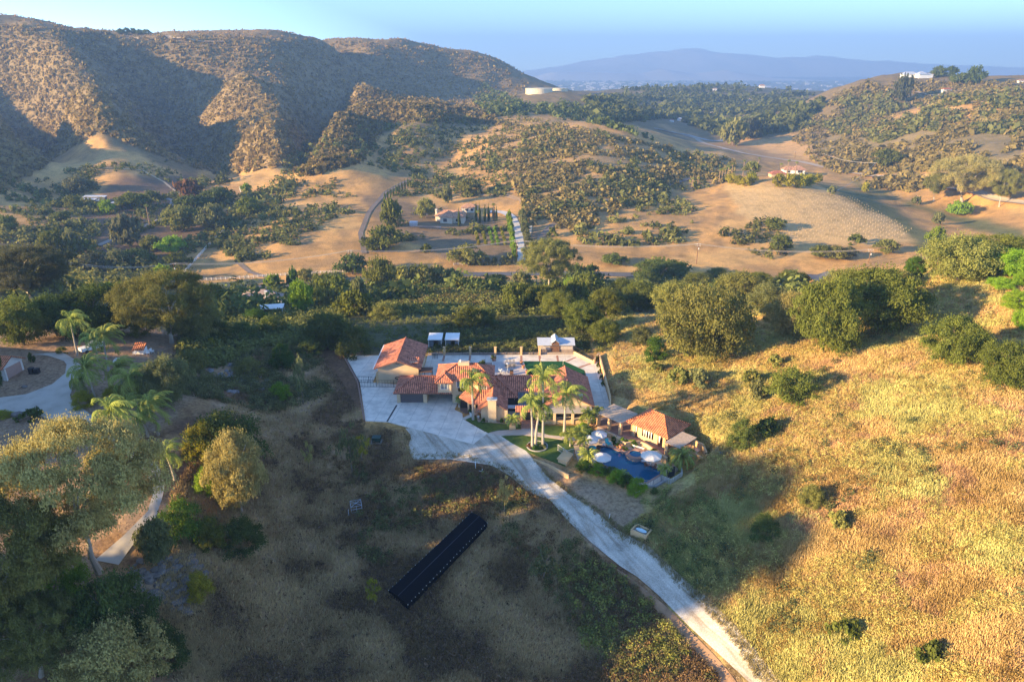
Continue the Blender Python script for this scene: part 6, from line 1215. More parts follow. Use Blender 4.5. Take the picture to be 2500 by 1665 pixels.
e = empty('lounger',(13.6,103.3,.06),'white sun lounger with raised back left of the front umbrella','sun lounger',None,-.78); b = MB(); b.box(-.35,1.2,-.36,.36,.28,.36); b.build('seat',M_WHITE,e); b = MB(); b.obox((-.35,0,.32),(-1.0,0,.85),.72,.07,(0,0,1)); b.build('backrest',M_WHITE,e)
for sx in (-.3,1.1):
    for sy in (-.3,.3): l = MB(); l.box(sx-.03,sx+.03,sy-.03,sy+.03,0,.28); l.build('leg',M_WHITE,e)
for i,(x,y,rz,l) in enumerate([(23.1,101.1,.3,'bistro chair left of the pole under the cream umbrella'),(24.4,100.6,-.8,'bistro chair with red cushion right under the cream umbrella')]): chair(x,y,rz,M_BROWN,l,'bistro_chair','chair','bistro chairs under the cream umbrella',.5,.9,False)
e = empty('garden_bench',(22.9,107.2,.06),'pale backless bench against the curved wall behind the spa','bench',None,-.6); b = MB(); b.box(-1,1,-.2,.2,.42,.48); b.build('seat',M_WHITE,e)
for x in (-.85,.85): b = MB(); b.box(x-.05,x+.05,-.18,.18,0,.42); b.build('leg',M_WHITE,e)
e = empty('parasol_base',(23.2,103.4,.06),'white square weighted parasol base with closed pole beside the spa','parasol base'); b = MB(); b.box(-.55,.55,-.5,.5,0,.12); b.build('base',M_WHITE,e,); b = MB(); b.tube([(0,0,.1),(0,0,2.6)],.05,6); b.build('pole',M_BROWN,e)
def pot(x, y, r, h, label, plant=None, m=M_POT, group=None, z=.06):
    e = empty('plant_pot',(x,y,z),label,'pot',group); b = MB(); b.lathe((0,0,0),[(r*.6,0),(r*.95,h*.8),(r,h*.85),(r,h),(r*.8,h),(r*.8,h*.9),(.01,h*.88)],12); b.build('pot',m,e)
    if plant: c = leafy('plant', 'bushF', plant, int(abs(x)*7)); c.parent = e; c.location = (0,0,h*.8); c.scale = (r*1.5,r*1.5,r*2.2)
for i,(x,y,r,h,p,l) in enumerate([(18.6,108.1,.25,.4,'green','smallest terracotta pot in the row at the pool wall'),(19.1,107.6,.3,.5,'green','leafy terracotta pot second in the row at the pool wall'),(19.6,107.1,.36,.9,None,'tall terracotta urn in the row at the pool wall'),(20.1,106.7,.25,.4,'dark','dark leafed terracotta pot in the row at the pool wall'),(20.6,106.3,.25,.35,'green','last terracotta pot of the row before the curved wall')]): pot(x,y,r,h,l,p,M_POT,'terracotta pots along the pool wall')
pot(22.2,107.9,.38,.6,'white pot with a leafy plant left of the garden bench','green',M_WHITE); pot(-8.0,119.6,.4,1.0,'tall white pot beside the path to the porch','green',M_WHITE); pot(-6.6,119.0,.25,.45,'small white pot by the palm foot',None,M_WHITE)
for i,(x,y,l) in enumerate([(2.2,145.4,'terracotta pot at the corner of the putting green by the brick band'),(2.6,143,'terracotta pot farther up the curved edge of the putting green'),(3.4,140.2,'terracotta pot nearest the house on the curved edge of the putting green'),(3.9,138.3,'small pot at the near end of the putting green edge'),(-4.4,147.2,'terracotta pot at the corner of the brown paver square')]): pot(x,y,.4,.7,l,'dark' if i in (3,4) else None,M_POT,'pots on the back terrace',.03)
b = MB(); b.box(-.6,.6,-.5,.5,0,.9); o = b.build('planter_box', M_STUCO, label='square stucco planter holding the stubby palm left of the gate', cat='planter'); o.location = (.1,114.9,.05)
# back terrace dining
e = empty('dining_table',(-.4,144.4,.03),'dark outdoor dining table on the paver terrace','table'); b = MB(); b.box(-1.2,1.2,-.55,.55,.7,.75); b.build('top',M_WOODG,e)
for sx in (-1.1,1.1):
    for sy in (-.45,.45): l = MB(); l.box(sx-.04,sx+.04,sy-.04,sy+.04,0,.7); l.build('leg',M_IRON,e)
k = 0
for sy, rz in ((-.95,math.pi),(.95,0)):
    for sx in (-.8,0,.8):
        k += 1; chair(-.4+sx,144.4+sy,rz,M_WOODG,'dark dining chair on the %s side of the terrace table, %s' % ('near' if sy < 0 else 'far', ['leftmost','centre','rightmost'][(k-1) % 3]),'dining_chair','chair','dining chairs around the terrace table',.5,.95,False)
for i,(x,y,l) in enumerate([(-2.6,140.9,'white garden chair by the trellis, left of its pair'),(-2.0,140.2,'white garden chair by the trellis, right of its pair')]): chair(x,y,.8+i,M_WHITE,l,'garden_chair','chair','white chairs on the paver terrace',.55,.95)
e = empty('patio_heater',(-1.0,140.6,.03),'slim steel patio heater on the paver terrace','patio heater'); b = MB(); b.lathe((0,0,0),[(.25,0),(.25,.6),(.05,.7),(.05,2.0),(.12,2.1)],10); b.build('body',M_METAL,e); b = MB(); b.lathe((0,0,0),[(.4,2.2),(.05,2.35)],12); b.build('hood',M_METAL,e)
e = empty('grill',(-.1,139.6,.03),'dark covered grill near the patio heater','grill'); b = MB(); b.box(-.4,.4,-.3,.3,.1,.85); b.build('body',M_BROWN,e); b = MB(); b.obox((-.4,0,.95),(.4,0,.95),.5,.22); b.build('lid',M_IRON,e)
e = empty('chimney_cowl',(6.6,131.5,3.2),'white round chimney cowl rising behind the tallest palm','chimney cowl'); b = MB(); b.lathe((0,0,0),[(.3,0),(.3,.7),(.2,.8),(.2,1.0)],12); b.build('pipe',M_WHITE,e); b = MB(); b.lathe((0,0,0),[(.42,1.0),(.42,1.15),(.05,1.35)],12); b.build('cap',M_WHITE,e)
for i,(x,y) in enumerate(((6.6,145.2),(11.8,144.6))):
    e = empty('golf_flag',(x,y,.04),'thin golf pin on the putting green, %s' % ('left one','right one')[i],'golf flag','pins on the putting green'); b = MB(); b.tube([(0,0,0),(0,0,1.3)],.02,5); b.build('pole',M_WHITE,e); b = MB(); b.box(0,.3,-.01,.01,1.05,1.28); b.build('flag',M_WHITE,e)
e = empty('hoop_stand',(-24.7,133.9,.03),'black ring on a post by the side gate','hoop'); b = MB(); b.tube([(0,0,0),(0,0,1.7)],.04,6); b.build('post',M_IRON,e); b = MB(); b.lathe((0,0,1.7),[(.62,0),(.62,.12),(.38,.12),(.38,0)],16); b.build('ring',M_IRON,e)
e = empty('bicycle_rack',(-18.2,148.6,.03),'dark metal frame rack against the garage building end','rack'); b = MB()
for i in range(4): b.tube([(-.5+i*.35,-.3,0),(-.5+i*.35,-.3,1.1),(-.5+i*.35,.3,1.1),(-.5+i*.35,.3,0)],.04,5)
b.build('frame',M_IRON,e)
b = MB(); b.lathe((4.6,108.2,-.02),[(1.95,0),(1.95,.22),(1.75,.22),(1.75,0)],28); b.build('bed_edging', M_STONE, label='round stone edging around the twin palms in the front lawn', cat='edging')
place_tree((4.2,107.2,.05),1.4,.8,'bushF','green','low green plant inside the round palm bed','plant','plants in the round palm bed'); place_tree((3.2,108.0,.05),1.2,.6,'bushF','rust','rusty low plant inside the round palm bed','plant','plants in the round palm bed'); place_tree((5.5,107.6,.05),1.4,.7,'bushF','sage','pale low plant inside the round palm bed','plant','plants in the round palm bed')
# ============================================================ stable and sheds
st = empty('stable',(10.4,153,0),'timber stable with grey metal roof and raised centre ridge','stable'); Q = []; z0 = -.5
b = MB(); b.box(6.4,14.8,151.9,155.6,z0,2.3); Q.append(b.build('wall', mat('stable_boards',(.30,.23,.19),.9,.3,2,.4,12))); b = MB(); b.box(9.4,11.4,151.7,151.9,z0,2.2); Q.append(b.build('door', M_BROWN)); b = MB(); b.box(6.6,9.2,151.82,151.9,1.0,2.1); smm = mat('stall_mesh',(.42,.37,.34),.9,.2,4); Q.append(b.build('stall_mesh', smm)); b = MB(); b.box(11.6,14.6,151.82,151.9,1.0,2.1); Q.append(b.build('stall_mesh', smm))
Q.append(roof([[(6.1,151.2,2.35),(15.1,151.2,2.35),(15.1,153.8,3.3),(6.1,153.8,3.3)],[(15.1,156.3,2.35),(6.1,156.3,2.35),(6.1,153.8,3.3),(15.1,153.8,3.3)]], None, M_METAL, .08)); Q.append(roof([[(9.5,151.0,3.0),(9.5,155.4,3.0),(10.4,155.4,3.75),(10.4,151.0,3.75)],[(11.3,155.4,3.0),(11.3,151.0,3.0),(10.4,151.0,3.75),(10.4,155.4,3.75)]], None, M_METAL, .08, 'ridge_roof')); b = MB(); b.face([(9.5,151.2,2.3),(11.3,151.2,2.3),(11.3,151.2,3.0),(10.4,151.2,3.7),(9.5,151.2,3.0)]); Q.append(b.build('gable', M_BROWN)); reparent(Q, st)
for i,(x0,x1) in enumerate(((-20.9,-17.55),(-16.65,-13.3))):
    sh = empty('shed',((x0+x1)/2,159.5,-1.2),'white framed open fronted shelter with white roof, %s of two' % ('left','right')[i],'shed','white shelters behind the patio'); Q = []
    b = MB(); 
    for xx in (x0+.08,x1-.08):
        for yy in (158.1,161.4): b.box(xx-.07,xx+.07,yy-.07,yy+.07,-1.5,1.35 if yy > 160 else 1.05)
    b.box(x0,x1,158.02,158.17,.95,1.15); Q.append(b.build('frame',M_WHITE)); b = MB(); b.face([(x0-.1,157.8,1.15),(x1+.1,157.8,1.15),(x1+.1,161.7,1.5),(x0-.1,161.7,1.5)]); b.face([(x0-.1,157.8,1.08),(x1+.1,157.8,1.08),(x1+.1,161.7,1.43),(x0-.1,161.7,1.43)][::-1]); b.box(x0-.1,x1+.1,157.75,157.8,1.02,1.17); Q.append(b.build('roof',M_WHITE)); b = MB(); b.box(x0+.1,x1-.1,161.3,161.38,-1.5,1.3); b.box(x0+.1,x0+.16,158.2,161.3,-1.5,1.2); b.box(x1-.16,x1-.1,158.2,161.3,-1.5,1.2); Q.append(b.build('panel',M_WOODG)); b = MB(); b.box(x0+.2,x0+1.3,158.15,158.2,-1.4,-.5); b.box(x1-1.0,x1-.2,158.15,158.2,-1.4,-.1); b2 = MB(); b2.box(x0+.2,x0+1.3,158.16,158.2,-.5,.9); bgm = mat('bluegrey',(.16,.19,.22),.8,.1,2); Q.append(b2.build('upper_panel',bgm)); b2 = MB(); b2.box(x1-1.0,x1-.2,158.16,158.2,-.1,.9); Q.append(b2.build('upper_panel',bgm)); Q.append(b.build('half_door',M_BROWN if i else M_WOODG)); reparent(Q, sh)
# ============================================================ foreground objects
def quad_px(pts, z): return [un(x, y, z) for x, y in pts]
TQ = [G(*p) for p in ((950,1452),(997,1492),(1190,1290),(1152,1260))]
e = empty('shade_tunnel', ((TQ[0][0]+TQ[2][0])/2, (TQ[0][1]+TQ[2][1])/2, TQ[0][2]), 'long black shade cloth tunnel with white post tips lying across the slope', 'shade tunnel'); Q = []
A, B, C_, D = [Vector(q) for q in TQ]; up = Vector((0,0,.8)); 
A, B, C_, D = A+up, B+up, C_+up, D+up; zm = max(A.z, B.z); A.z = B.z = zm; zm2 = max(C_.z, D.z)-.0; C_.z = D.z = zm2
mid0 = (A+B)/2+Vector((0,0,.28)); mid1 = (C_+D)/2+Vector((0,0,.28)); mb = MB(); n = 14
for i in range(n):
    f0, f1 = i/n, (i+1)/n; sg = lambda f: Vector((0,0,-.05*math.sin(f*math.pi*n)))
    for P0, P1, Q0, Q1 in ((A, D, mid0, mid1), (mid0, mid1, B, C_)):
        mb.face([P0.lerp(P1, f0), Q0.lerp(Q1, f0), Q0.lerp(Q1, f1), P0.lerp(P1, f1)])
for P0, P1 in ((A, D), (B, C_)): mb.face([P0, P1, P1-up*1.05, P0-up*1.05])
mb.face([A, mid0, B, B-up, A-up]); mb.face([D, mid1, C_, C_-up, D-up])
m = bpy.data.materials.new('shade_cloth'); m.use_nodes = True; m.node_tree.nodes['Principled BSDF'].inputs['Base Color'].default_value = (.003,.004,.007,1); m.node_tree.nodes['Principled BSDF'].inputs['Roughness'].default_value = .95; m.node_tree.nodes['Principled BSDF'].inputs['Specular IOR Level'].default_value = .1
Q.append(mb.build('cloth', m)); mb = MB(); mb.tube([mid0+Vector((0,0,.02)), mid1+Vector((0,0,.02))], .035, 5); Q.append(mb.build('ridge_rope', mat('rope', (.05,.055,.075), .7)))
mb = MB()
for P0, P1 in ((A, D), (B, C_)):
    for i in range(25): p = P0.lerp(P1, i/24); mb.box(p.x-.03,p.x+.03,p.y-.03,p.y+.03,p.z-.02,p.z+.09)
o = mb.build('post_tips', M_WHITE); o['kind'] = 'stuff'; Q.append(o); reparent(Q, e)
def at(px, py): return Vector(G(px, py))
p = at(920,1078); e = empty('utility_box', p, 'dark green utility box on a pale pad beside the yellow sapling', 'utility box'); b = MB(); b.box(-1.0,1.0,-.8,.8,-.4,.12); b.build('pad', M_STONE, e); b = MB(); b.box(-.75,.75,-.6,.6,.12,1.0); b.box(-.8,.8,-.65,.65,.95,1.05); b.build('cabinet', mat('green_metal',(.02,.05,.035),.5,.1,3), e)
p = at(870,1242); e = empty('wire_cage', p, 'small pale wire cage standing on the dark slope', 'cage', None, .3); b = MB(); s = .85
for z in (0,.55,1.1):
    for a1, a2 in (((-s,-s),(s,-s)),((s,-s),(s,s)),((s,s),(-s,s)),((-s,s),(-s,-s))): b.obox((*a1,z),(*a2,z),.05,.05)
for x, y in ((-s,-s),(s,-s),(s,s),(-s,s),(0,-s),(0,s)): b.box(x-.035,x+.035,y-.035,y+.035,0,1.1)
b.obox((-s,-s,1.1),(s,s,1.1),.05,.05); b.obox((-s,s,1.1),(s,-s,1.1),.05,.05); b.box(-s-.5,-s-.42,-s-.5,-s-.42,-.2,1.1); b.build('frame', mat('galvanised',(.42,.44,.47),.6,.1,3), e)
p = at(1161,1143); e = empty('white_standpipe', p, 'white plastic standpipe post at the edge of the gravel turn', 'pipe'); b = MB(); b.tube([(0,0,-.2),(0,0,1.2)],.07,6); b.build('pipe',M_WHITE,e); b = MB(); b.box(-.1,.1,-.1,.1,1.2,1.3); b.build('cap',M_WHITE,e)
p = at(1174,1150); b = MB(); b.tube([(-.6,0,.12),(.6,-.3,.1)],.09,6); b.tube([(.2,-.2,.1),(.3,-.2,.6)],.06,6); o = b.build('loose_pipes',M_WHITE,label='short white pipe pieces lying beside the standpipe',cat='pipe'); o.location = p
p = at(1486,1267); e = empty('marker_post', p, 'thin white marker post on the right edge of the gravel road', 'post'); b = MB(); b.tube([(0,0,-.2),(.15,0,1.0)],.05,6); b.build('post',M_WHITE,e)
p = at(1558,1203); b = MB(); b.tube([(-.4,0,.1),(.4,.35,.15)],.07,6); o = b.build('loose_pipe',M_WHITE,label='short white pipe on the bare bank below the pool',cat='pipe'); o.location = p
p = at(1565,1303); e = empty('stone_trough', p+Vector((0,0,.05)), 'open stucco trough with a pale boat shaped basin beside the gravel road', 'trough', None, -.65); b = MB()
for x0,x1,y0,y1 in ((-1.3,1.3,-.95,-.75),(-1.3,1.3,.75,.95),(-1.3,-1.1,-.75,.75),(1.1,1.3,-.75,.75)): b.box(x0,x1,y0,y1,-.8,.75)
b.build('walls',M_STUCO,e); b = MB(); b.box(-1.1,1.1,-.75,.75,-.2,.45); b.build('fill',M_STONE,e); b = MB(); b.lathe((0,0,0),[(.01,.46),(.3,.48),(.42,.62),(.34,.62),(.2,.55),(.01,.54)],14); o = b.build('basin',mat('pale_basin',(.55,.72,.75),.5,.05,2),e); o.scale = (2.1,1,1)
# rocks at the left
def rock_mesh(seed):
    rng = random.Random(seed); bm = bmesh.new(); bmesh.ops.create_icosphere(bm, subdivisions=2, radius=1)
    for v in bm.verts: v.co *= rng.uniform(.72,1.15); v.co.z *= .65
    me = bpy.data.meshes.new('rock'); bm.to_mesh(me); bm.free(); me.materials.append(mat('rock',(.20,.17,.15),.95,.4,1.5,.6,8)); return me
RK = [rock_mesh(i) for i in range(4)]; M_REDROCK = mat('red_rock',(.34,.19,.12),.95,.4,1.5,.6,8)
X, Y, Z, a1, b1 = scatter_px([(330,1370),(470,1340),(500,1400),(470,1500),(390,1480),(300,1420)], 170, 77); rg = np.random.default_rng(3); mb = MB()
vs, fs = [], []
for i in range(len(X)):
    me = RK[i % 4]; s = rg.uniform(.15,.7); c0 = len(vs); an = rg.uniform(0,6.28); ca, sa = math.cos(an)*s, math.sin(an)*s
    vs += [(X[i]+v.co.x*ca-v.co.y*sa, Y[i]+v.co.x*sa+v.co.y*ca, Z[i]+v.co.z*s) for v in me.vertices]; fs += [tuple(c0+k for k in p.vertices) for p in me.polygons]
me = bpy.data.meshes.new('boulder_rubble'); me.from_pydata(vs, [], fs); me.materials.append(RK[0].materials[0]); o = bpy.data.objects.new('boulder_rubble', me); COL.objects.link(o); setp(o, 'heap of dark broken rocks below the curving left drive', 'rocks', kind='stuff')
X, Y, Z, a1, b1 = scatter_px([(500,900),(620,880),(680,960),(560,960)], 120, 78); vs, fs = [], []
for i in range(len(X)):
    me = RK[i % 4]; s = rg.uniform(.2,.8); c0 = len(vs); vs += [(X[i]+v.co.x*s, Y[i]+v.co.y*s, Z[i]+v.co.z*s) for v in me.vertices]; fs += [tuple(c0+k for k in p.vertices) for p in me.polygons]
me = bpy.data.meshes.new('boulder_rubble'); me.from_pydata(vs, [], fs); me.materials.append(mat('grey_rock',(.24,.22,.22),.95,.35,1.5,.6,8)); o = bpy.data.objects.new('boulder_rubble', me); COL.objects.link(o); setp(o, 'grey boulders among the brush left of the side yard', 'rocks', kind='stuff')
for i,(px,py,s,l) in enumerate([(42,1014,.9,'flat reddish rock at the lower edge of the left drive'),(1760,1108,.4,'pale rock in the rubble uphill of the ramp wall'),(1860,1104,.35,'small pale rock above the dark shrub slope'),(60,945,.4,'white stone in front of the neighbour house'),(1885,1100,.5,'pale broken rock in the hillside clearing')]):
    o = bpy.data.objects.new('rock', RK[i % 4]); COL.objects.link(o); o.location = at(px,py)+Vector((0,0,s*.2)); o.scale = (s*1.4,s,s); setp(o,l,'rock','single rocks')
# ============================================================ neighbour at the left
e = empty('neighbour_garage', at(25,915)+Vector((0,0,.0)), 'white neighbour house end with bright orange tile roof at the left edge', 'house', None, -.12); zg = 0; Q = []
b = MB(); b.box(-5.5,1.0,-2.4,2.4,-1,2.5); b.box(1.0,1.6,-2.5,-2.2,-1,2.3); b.build('wall',mat('white_stucco',(.66,.64,.60),.85,.08,1),e); b = MB(); b.face([(1.01,-2.4,2.5),(1.01,2.4,2.5),(1.01,0,4.0)]); b.build('gable',mat('gable_white',(.66,.64,.60),.85,.08,1),e)
b = MB(); b.box(1.0,1.06,-1.9,1.9,-.5,2.1); b.build('garage_door',mat('pink_door',(.45,.30,.25),.8,.1,2),e); roof([[(-6,-2.9,2.45),(1.5,-2.9,2.45),(1.5,0,4.05),(-6,0,4.05)],[(1.5,2.9,2.45),(-6,2.9,2.45),(-6,0,4.05),(1.5,0,4.05)]],e,M_TILE2); window(e,-2.0,-.8,-2.4,.8,1.8,1)
p = at(85,912); e = empty('trash_bin', p, 'black wheeled bins beside the neighbour garage', 'bin'); b = MB(); b.box(-.9,-.1,-.4,.4,0,1.1); b.box(.1,.9,-.35,.45,0,1.05); b.build('body',M_IRON,e); b = MB(); b.box(-.95,-.05,-.45,.45,1.1,1.2); b.build('lid',M_IRON,e)
p = at(228,856); e = empty('pickup_truck', p+Vector((0,0,.3)), 'white truck mostly hidden behind the palms at the end of the left drive', 'truck', None, .9); wp = mat('car_white',(.75,.76,.78),.3,.03,1,0,1,.5)
b = MB(); b.prism([(-2.4,-.9),(2.4,-.9),(2.4,.9),(-2.4,.9)],.3,.95); b.build('body',wp,e); b = MB(); b.face([(-.9,-.8,.95),(1.3,-.8,.95),(.8,-.7,1.65),(-.6,-.7,1.65)]); b.face([(1.3,.8,.95),(-.9,.8,.95),(-.6,.7,1.65),(.8,.7,1.65)]); b.face([(1.3,-.8,.95),(1.3,.8,.95),(.8,.7,1.65),(.8,-.7,1.65)]); b.face([(-.9,.8,.95),(-.9,-.8,.95),(-.6,-.7,1.65),(-.6,.7,1.65)]); b.build('cab_glass',M_GLASS,e); b = MB(); b.box(-.6,.8,-.72,.72,1.65,1.7); b.build('roof',wp,e)
for sx in (-1.5,1.5):
    for sy in (-.85,.85): b = MB(); b.tube([(sx,sy-.12,.1),(sx,sy+.12,.1)],.38,12); b.build('wheel',M_IRON,e)
p = at(345,862); e = empty('dog_house', p, 'tiny shelter with orange tile roof on the bare ground below the sycamore', 'shelter', None, .05); b = MB(); b.box(-1,1,-.8,.8,0,1.3); b.build('wall',M_WHITE,e); roof([[(-1.2,-1.1,1.2),(1.2,-1.1,1.2),(1.2,.9,2.1),(-1.2,.9,2.1)]],e,M_TILE2)
for i,(px,py,l) in enumerate([(330,866,'pale garden chair left of the tiny tiled shelter'),(362,866,'pale garden chair right of the tiny tiled shelter'),(372,862,'pale garden chair farthest right of the tiny tiled shelter')]): q = chair(0,0,.5*i,M_WHITE,l,'garden_chair','chair','garden chairs by the tiny shelter'); q.location = at(px,py)
p = at(293,902); e = empty('satellite_dish', p, 'round white satellite dish among the left garden palms', 'satellite dish'); b = MB(); b.tube([(0,0,0),(0,0,1.4)],.06,6); b.build('post',M_WHITE,e); b = MB(); b.lathe((0,0,0),[(.02,0),(.5,.08),(.95,.3),(.9,.32),(.02,.06)],18); o = b.build('dish',M_WHITE,e); o.location = (0,0,1.5); o.rotation_euler = (R(60),0,0)
# ============================================================ valley houses
def house(px, py, wpx, label, faces, walls, m, chim=None, rz=0, wm=None, extra=None, name='house', wins=(), lift=0):
    p = at(px, py); k = wpx*depth_of(*p)/F/20.0       # faces are drawn 20 units wide
    p = p+Vector((0,0,lift)); e = empty(name, p, label, 'house', None, rz); e.scale = (k, k, k)
    b = MB()
    for w_ in walls: b.box(*w_)
    b.build('wall', wm or M_WHITE, e); roof(faces, e, m, .25)
    if chim: b = MB(); b.box(*chim); b.build('chimney', wm or M_WHITE, e)
    for x0, x1, y, z0, z1 in wins: window(e, x0, x1, y, z0, z1, 1, frame=M_WHITE, pane=M_DARK)
    return e
M_SHING = mat('grey_brown_shingle',(.36,.27,.23),.9,.2,1.5)
house(645,752,100,'white valley house with grey brown hip roof beside the lime green tree',hip_faces(-10,6,-4.5,4.5,3.2,6.2,4.5,4.5)+hip_faces(1,10,-6,2,3.0,5.0,4,4),[(-9.3,5.4,-3.9,3.9,-3,3.2),(1.6,9.4,-5.4,1.5,-3,3.0)],M_SHING,(2.2,3.6,-5.9,-4.9,-1,6.8),.15,wins=((-1.5,.5,-3.9,.8,2.4),(4.5,7,-5.4,.8,2.2)), lift=3.0)
p = at(665,768); b = MB(); b.prism([(-4,-2.5),(4,-2.5),(4,2.5),(-4,2.5)],2.2,2.4); 
for x in (-3.7,3.7):
    for y in (-2.2,2.2): b.box(x-.1,x+.1,y-.1,y+.1,0,2.2)
o = b.build('patio_cover',M_WHITE,label='flat white patio cover below the white valley house',cat='canopy'); o.location = p+Vector((0,0,.5)); o.rotation_euler = (0,0,.2)
house(1112,540,98,'tile roofed estate house with cream walls in the middle of the valley',hip_faces(-10,5,-3,4,3.0,5.4,3.5,2)+hip_faces(-7,0,-6,2,3.05,5.2,3.5,0,'y')+hip_faces(-1,5.5,-4.5,1,2.9,4.6,2.5,2.5),[(-9.4,4.6,-2.6,3.6,-1.5,3),(-6.5,-.5,-5.4,1.5,-1.5,3.05),(-.6,5,-4.1,.8,-1.5,2.9)],M_TILEF,(-9.8,-8.9,-1.5,-.2,0,6.0),-.12,mat('cream_wall',(.66,.58,.46),.85,.08,.5),wins=((-5,-3.2,-5.4,.6,2.2),(1,3,-4.1,.5,2.0)))
house(1147,516,42,'smaller square tile roofed building behind the estate house',hip_faces(-10,10,-7,7,5,9,7,7),[(-9,9,-6,6,-1.5,5)],M_TILEF,None,-.1,mat('cream_wall2',(.68,.60,.48),.85,.08,.5),wins=((-4,-1,-6,1.5,4),(2,5,-6,1.5,4)))
p = at(1040,558); b = MB()
for i in range(12): b.prism([(-11+i*1.9,-2+i*-.35),(-9.3+i*1.9,-2-i*.35),(-9.3+i*1.9,2-i*.35),(-11+i*1.9,2-i*.35)],1.0,1.12); b.box(-10.3+i*1.9,-10.1+i*1.9,-.1-i*.35,.1-i*.35,-1,1.0)
o = b.build('solar_panels',mat('solar',(.09,.09,.12),.3,.1,1),label='long row of dark solar panels below the estate house',cat='solar panels'); o.location = p+Vector((0,0,.8))
p = at(1010,549); b = MB(); b.prism([(-3,-3),(3,-3),(3,3),(-3,3)],2.0,2.2); b.box(-2.8,2.8,-2.8,2.8,-1,2.0); o = b.build('pump_shed',M_METAL,label='small flat grey roofed shed at the left end of the solar panels',cat='shed'); o.location = p
house(236,492,58,'low farmhouse with two long white roof slabs on the left slope',[[(-10,-2,4),(9,-2,4),(9,2,4.8),(-10,2,4.8)],[(-10,-6,2.6),(3,-6,2.6),(3,-2.6,3.2),(-10,-2.6,3.2)],[(4,-7.5,2),(9,-7.5,2),(9,-3.5,2.6),(4,-3.5,2.6)]],[(-9.5,8.5,-1.6,1.6,-2,4.2),(-9.5,2.5,-5,-2,-2,2.5)],M_METAL,None,-.03,mat('farm_wall',(.14,.13,.13),.9,.1),wins=((-7,-4,-5,.3,1.8),))
house(283,498,20,'small white roofed outbuilding right of the farmhouse',[[(-10,-4,3),(10,-4,3),(10,4,4.5),(-10,4,4.5)]],[(-9,9,-3,3,-2,3)],M_METAL,None,.05,M_WOODG)
house(368,590,18,'little shed with pale porch hidden in the farm creek trees',[[(-10,-6,7),(10,-6,7),(10,0,11),(-10,0,11)],[(10,6,7),(-10,6,7),(-10,0,11),(10,0,11)]],[(-8,8,-4,4,-2,7)],M_SHING,None,.2,mat('shed_wall',(.4,.3,.22),.9,.1))
house(1935,424,58,'knoll house with tile roofs and white walls, ringed by yellow trees',hip_faces(-2,10,-4,5,3.6,6.4,4.5,4.5)+hip_faces(-9,0,-3,5,3.4,5.8,3.5,0),[(-1,9,-3,4,-2,3.6),(-8.2,-.8,-2.4,4.4,-2,3.4)],M_TILEF,None,-.05,None,wins=((3,7,-3,1.0,2.8),(-6,-3,-2.4,1.0,2.6)))
house(1897,432,40,'reddish roofed garage left of the knoll house',hip_faces(-10,10,-6,6,4,7.5,6,6),[(-9,9,-5,5,-2,4)],M_TILE,None,0,M_STUC)
house(1815,314,30,'white far valley house among trees at the foot of the right hill',hip_faces(-10,4,-5,5,5,8,4,4)+hip_faces(0,10,-7,3,4,6.5,4,4),[(-9,3,-4,4,-2,5),(1,9,-6,2,-2,4)],M_WHITE,None,.1)
house(2218,190,38,'white hilltop house with pale roof, left of the hilltop pair',hip_faces(-10,10,-5,5,4,7,5,5),[(-9,9,-4,4,-3,4)],M_METAL,None,0)
house(2255,190,40,'white hilltop house with long wing, middle of the right hilltop',hip_faces(-10,2,-5,5,4,7,5,5)+hip_faces(2,10,-4,4,3,5,4,4),[(-9,9,-4,4,-3,3.6)],M_METAL,None,.1); house(2282,188,20,'small cream hilltop building at the right of the hilltop houses',hip_faces(-10,10,-5,5,6,9,5,5),[(-9,9,-4,4,-3,6)],M_TILEF,None,.1)
house(2310,225,24,'bright orange roofed house below the right hilltop',hip_faces(-10,10,-5,5,5,8,5,5),[(-9,9,-4,4,-3,5)],M_TILE2,None,.1); house(2482,184,12,'tiny white house on the far right skyline',hip_faces(-10,10,-5,5,8,11,5,5),[(-9,9,-4,4,-3,8)],M_METAL); house(2494,202,22,'pale long house near the right frame edge on the hill',hip_faces(-10,10,-4,4,4,6,4,4),[(-9,9,-3,3,-3,4)],M_TILEF)
rr = random.Random(9); fh = [(1770,207),(1795,206),(1860,215),(1745,222),(1755,238),(1770,240),(1580,276),(1600,236),(1830,246),(1845,250),(1740,276),(1700,300),(1640,298),(1660,296),(1905,247),(1480,273)]
for i,(px,py) in enumerate(sorted(fh)): house(px,py,rr.uniform(9,15),'tiny pale house in hazy woods, %s of the far houses' % ordl(i,len(fh)),hip_faces(-10,10,-6,6,7,11,6,6),[(-9,9,-5,5,-3,7)],rr.choice([M_METAL,M_TILEF,M_SHING]))
# water tanks
for i,(px,py,w_) in enumerate(((1316,229,66),(1362,229,48))):
    X, Y, Z = und(px, py, 1400 if i == 0 else 1470); zt = float(hgt(X, Y)); r = w_/2*depth_of(X, Y, zt)/F; zt = max(zt, Z-1); tk = mat('tank_cream',(.62,.54,.38),.6,.06,.05)
    e = empty('water_tank',(X,Y,zt),'%s cream water tank on the ridge below the mountain' % ('large left','smaller right')[i],'water tank','cream water tanks on the ridge'); b = MB(); b.lathe((0,0,0),[(r,-14),(r,9.5)],40); b.build('shell',tk,e,True); b = MB(); b.lathe((0,0,0),[(r*1.01,9.2),(r*1.01,9.7),(.01,10.6)],40); b.build('roof',tk,e)
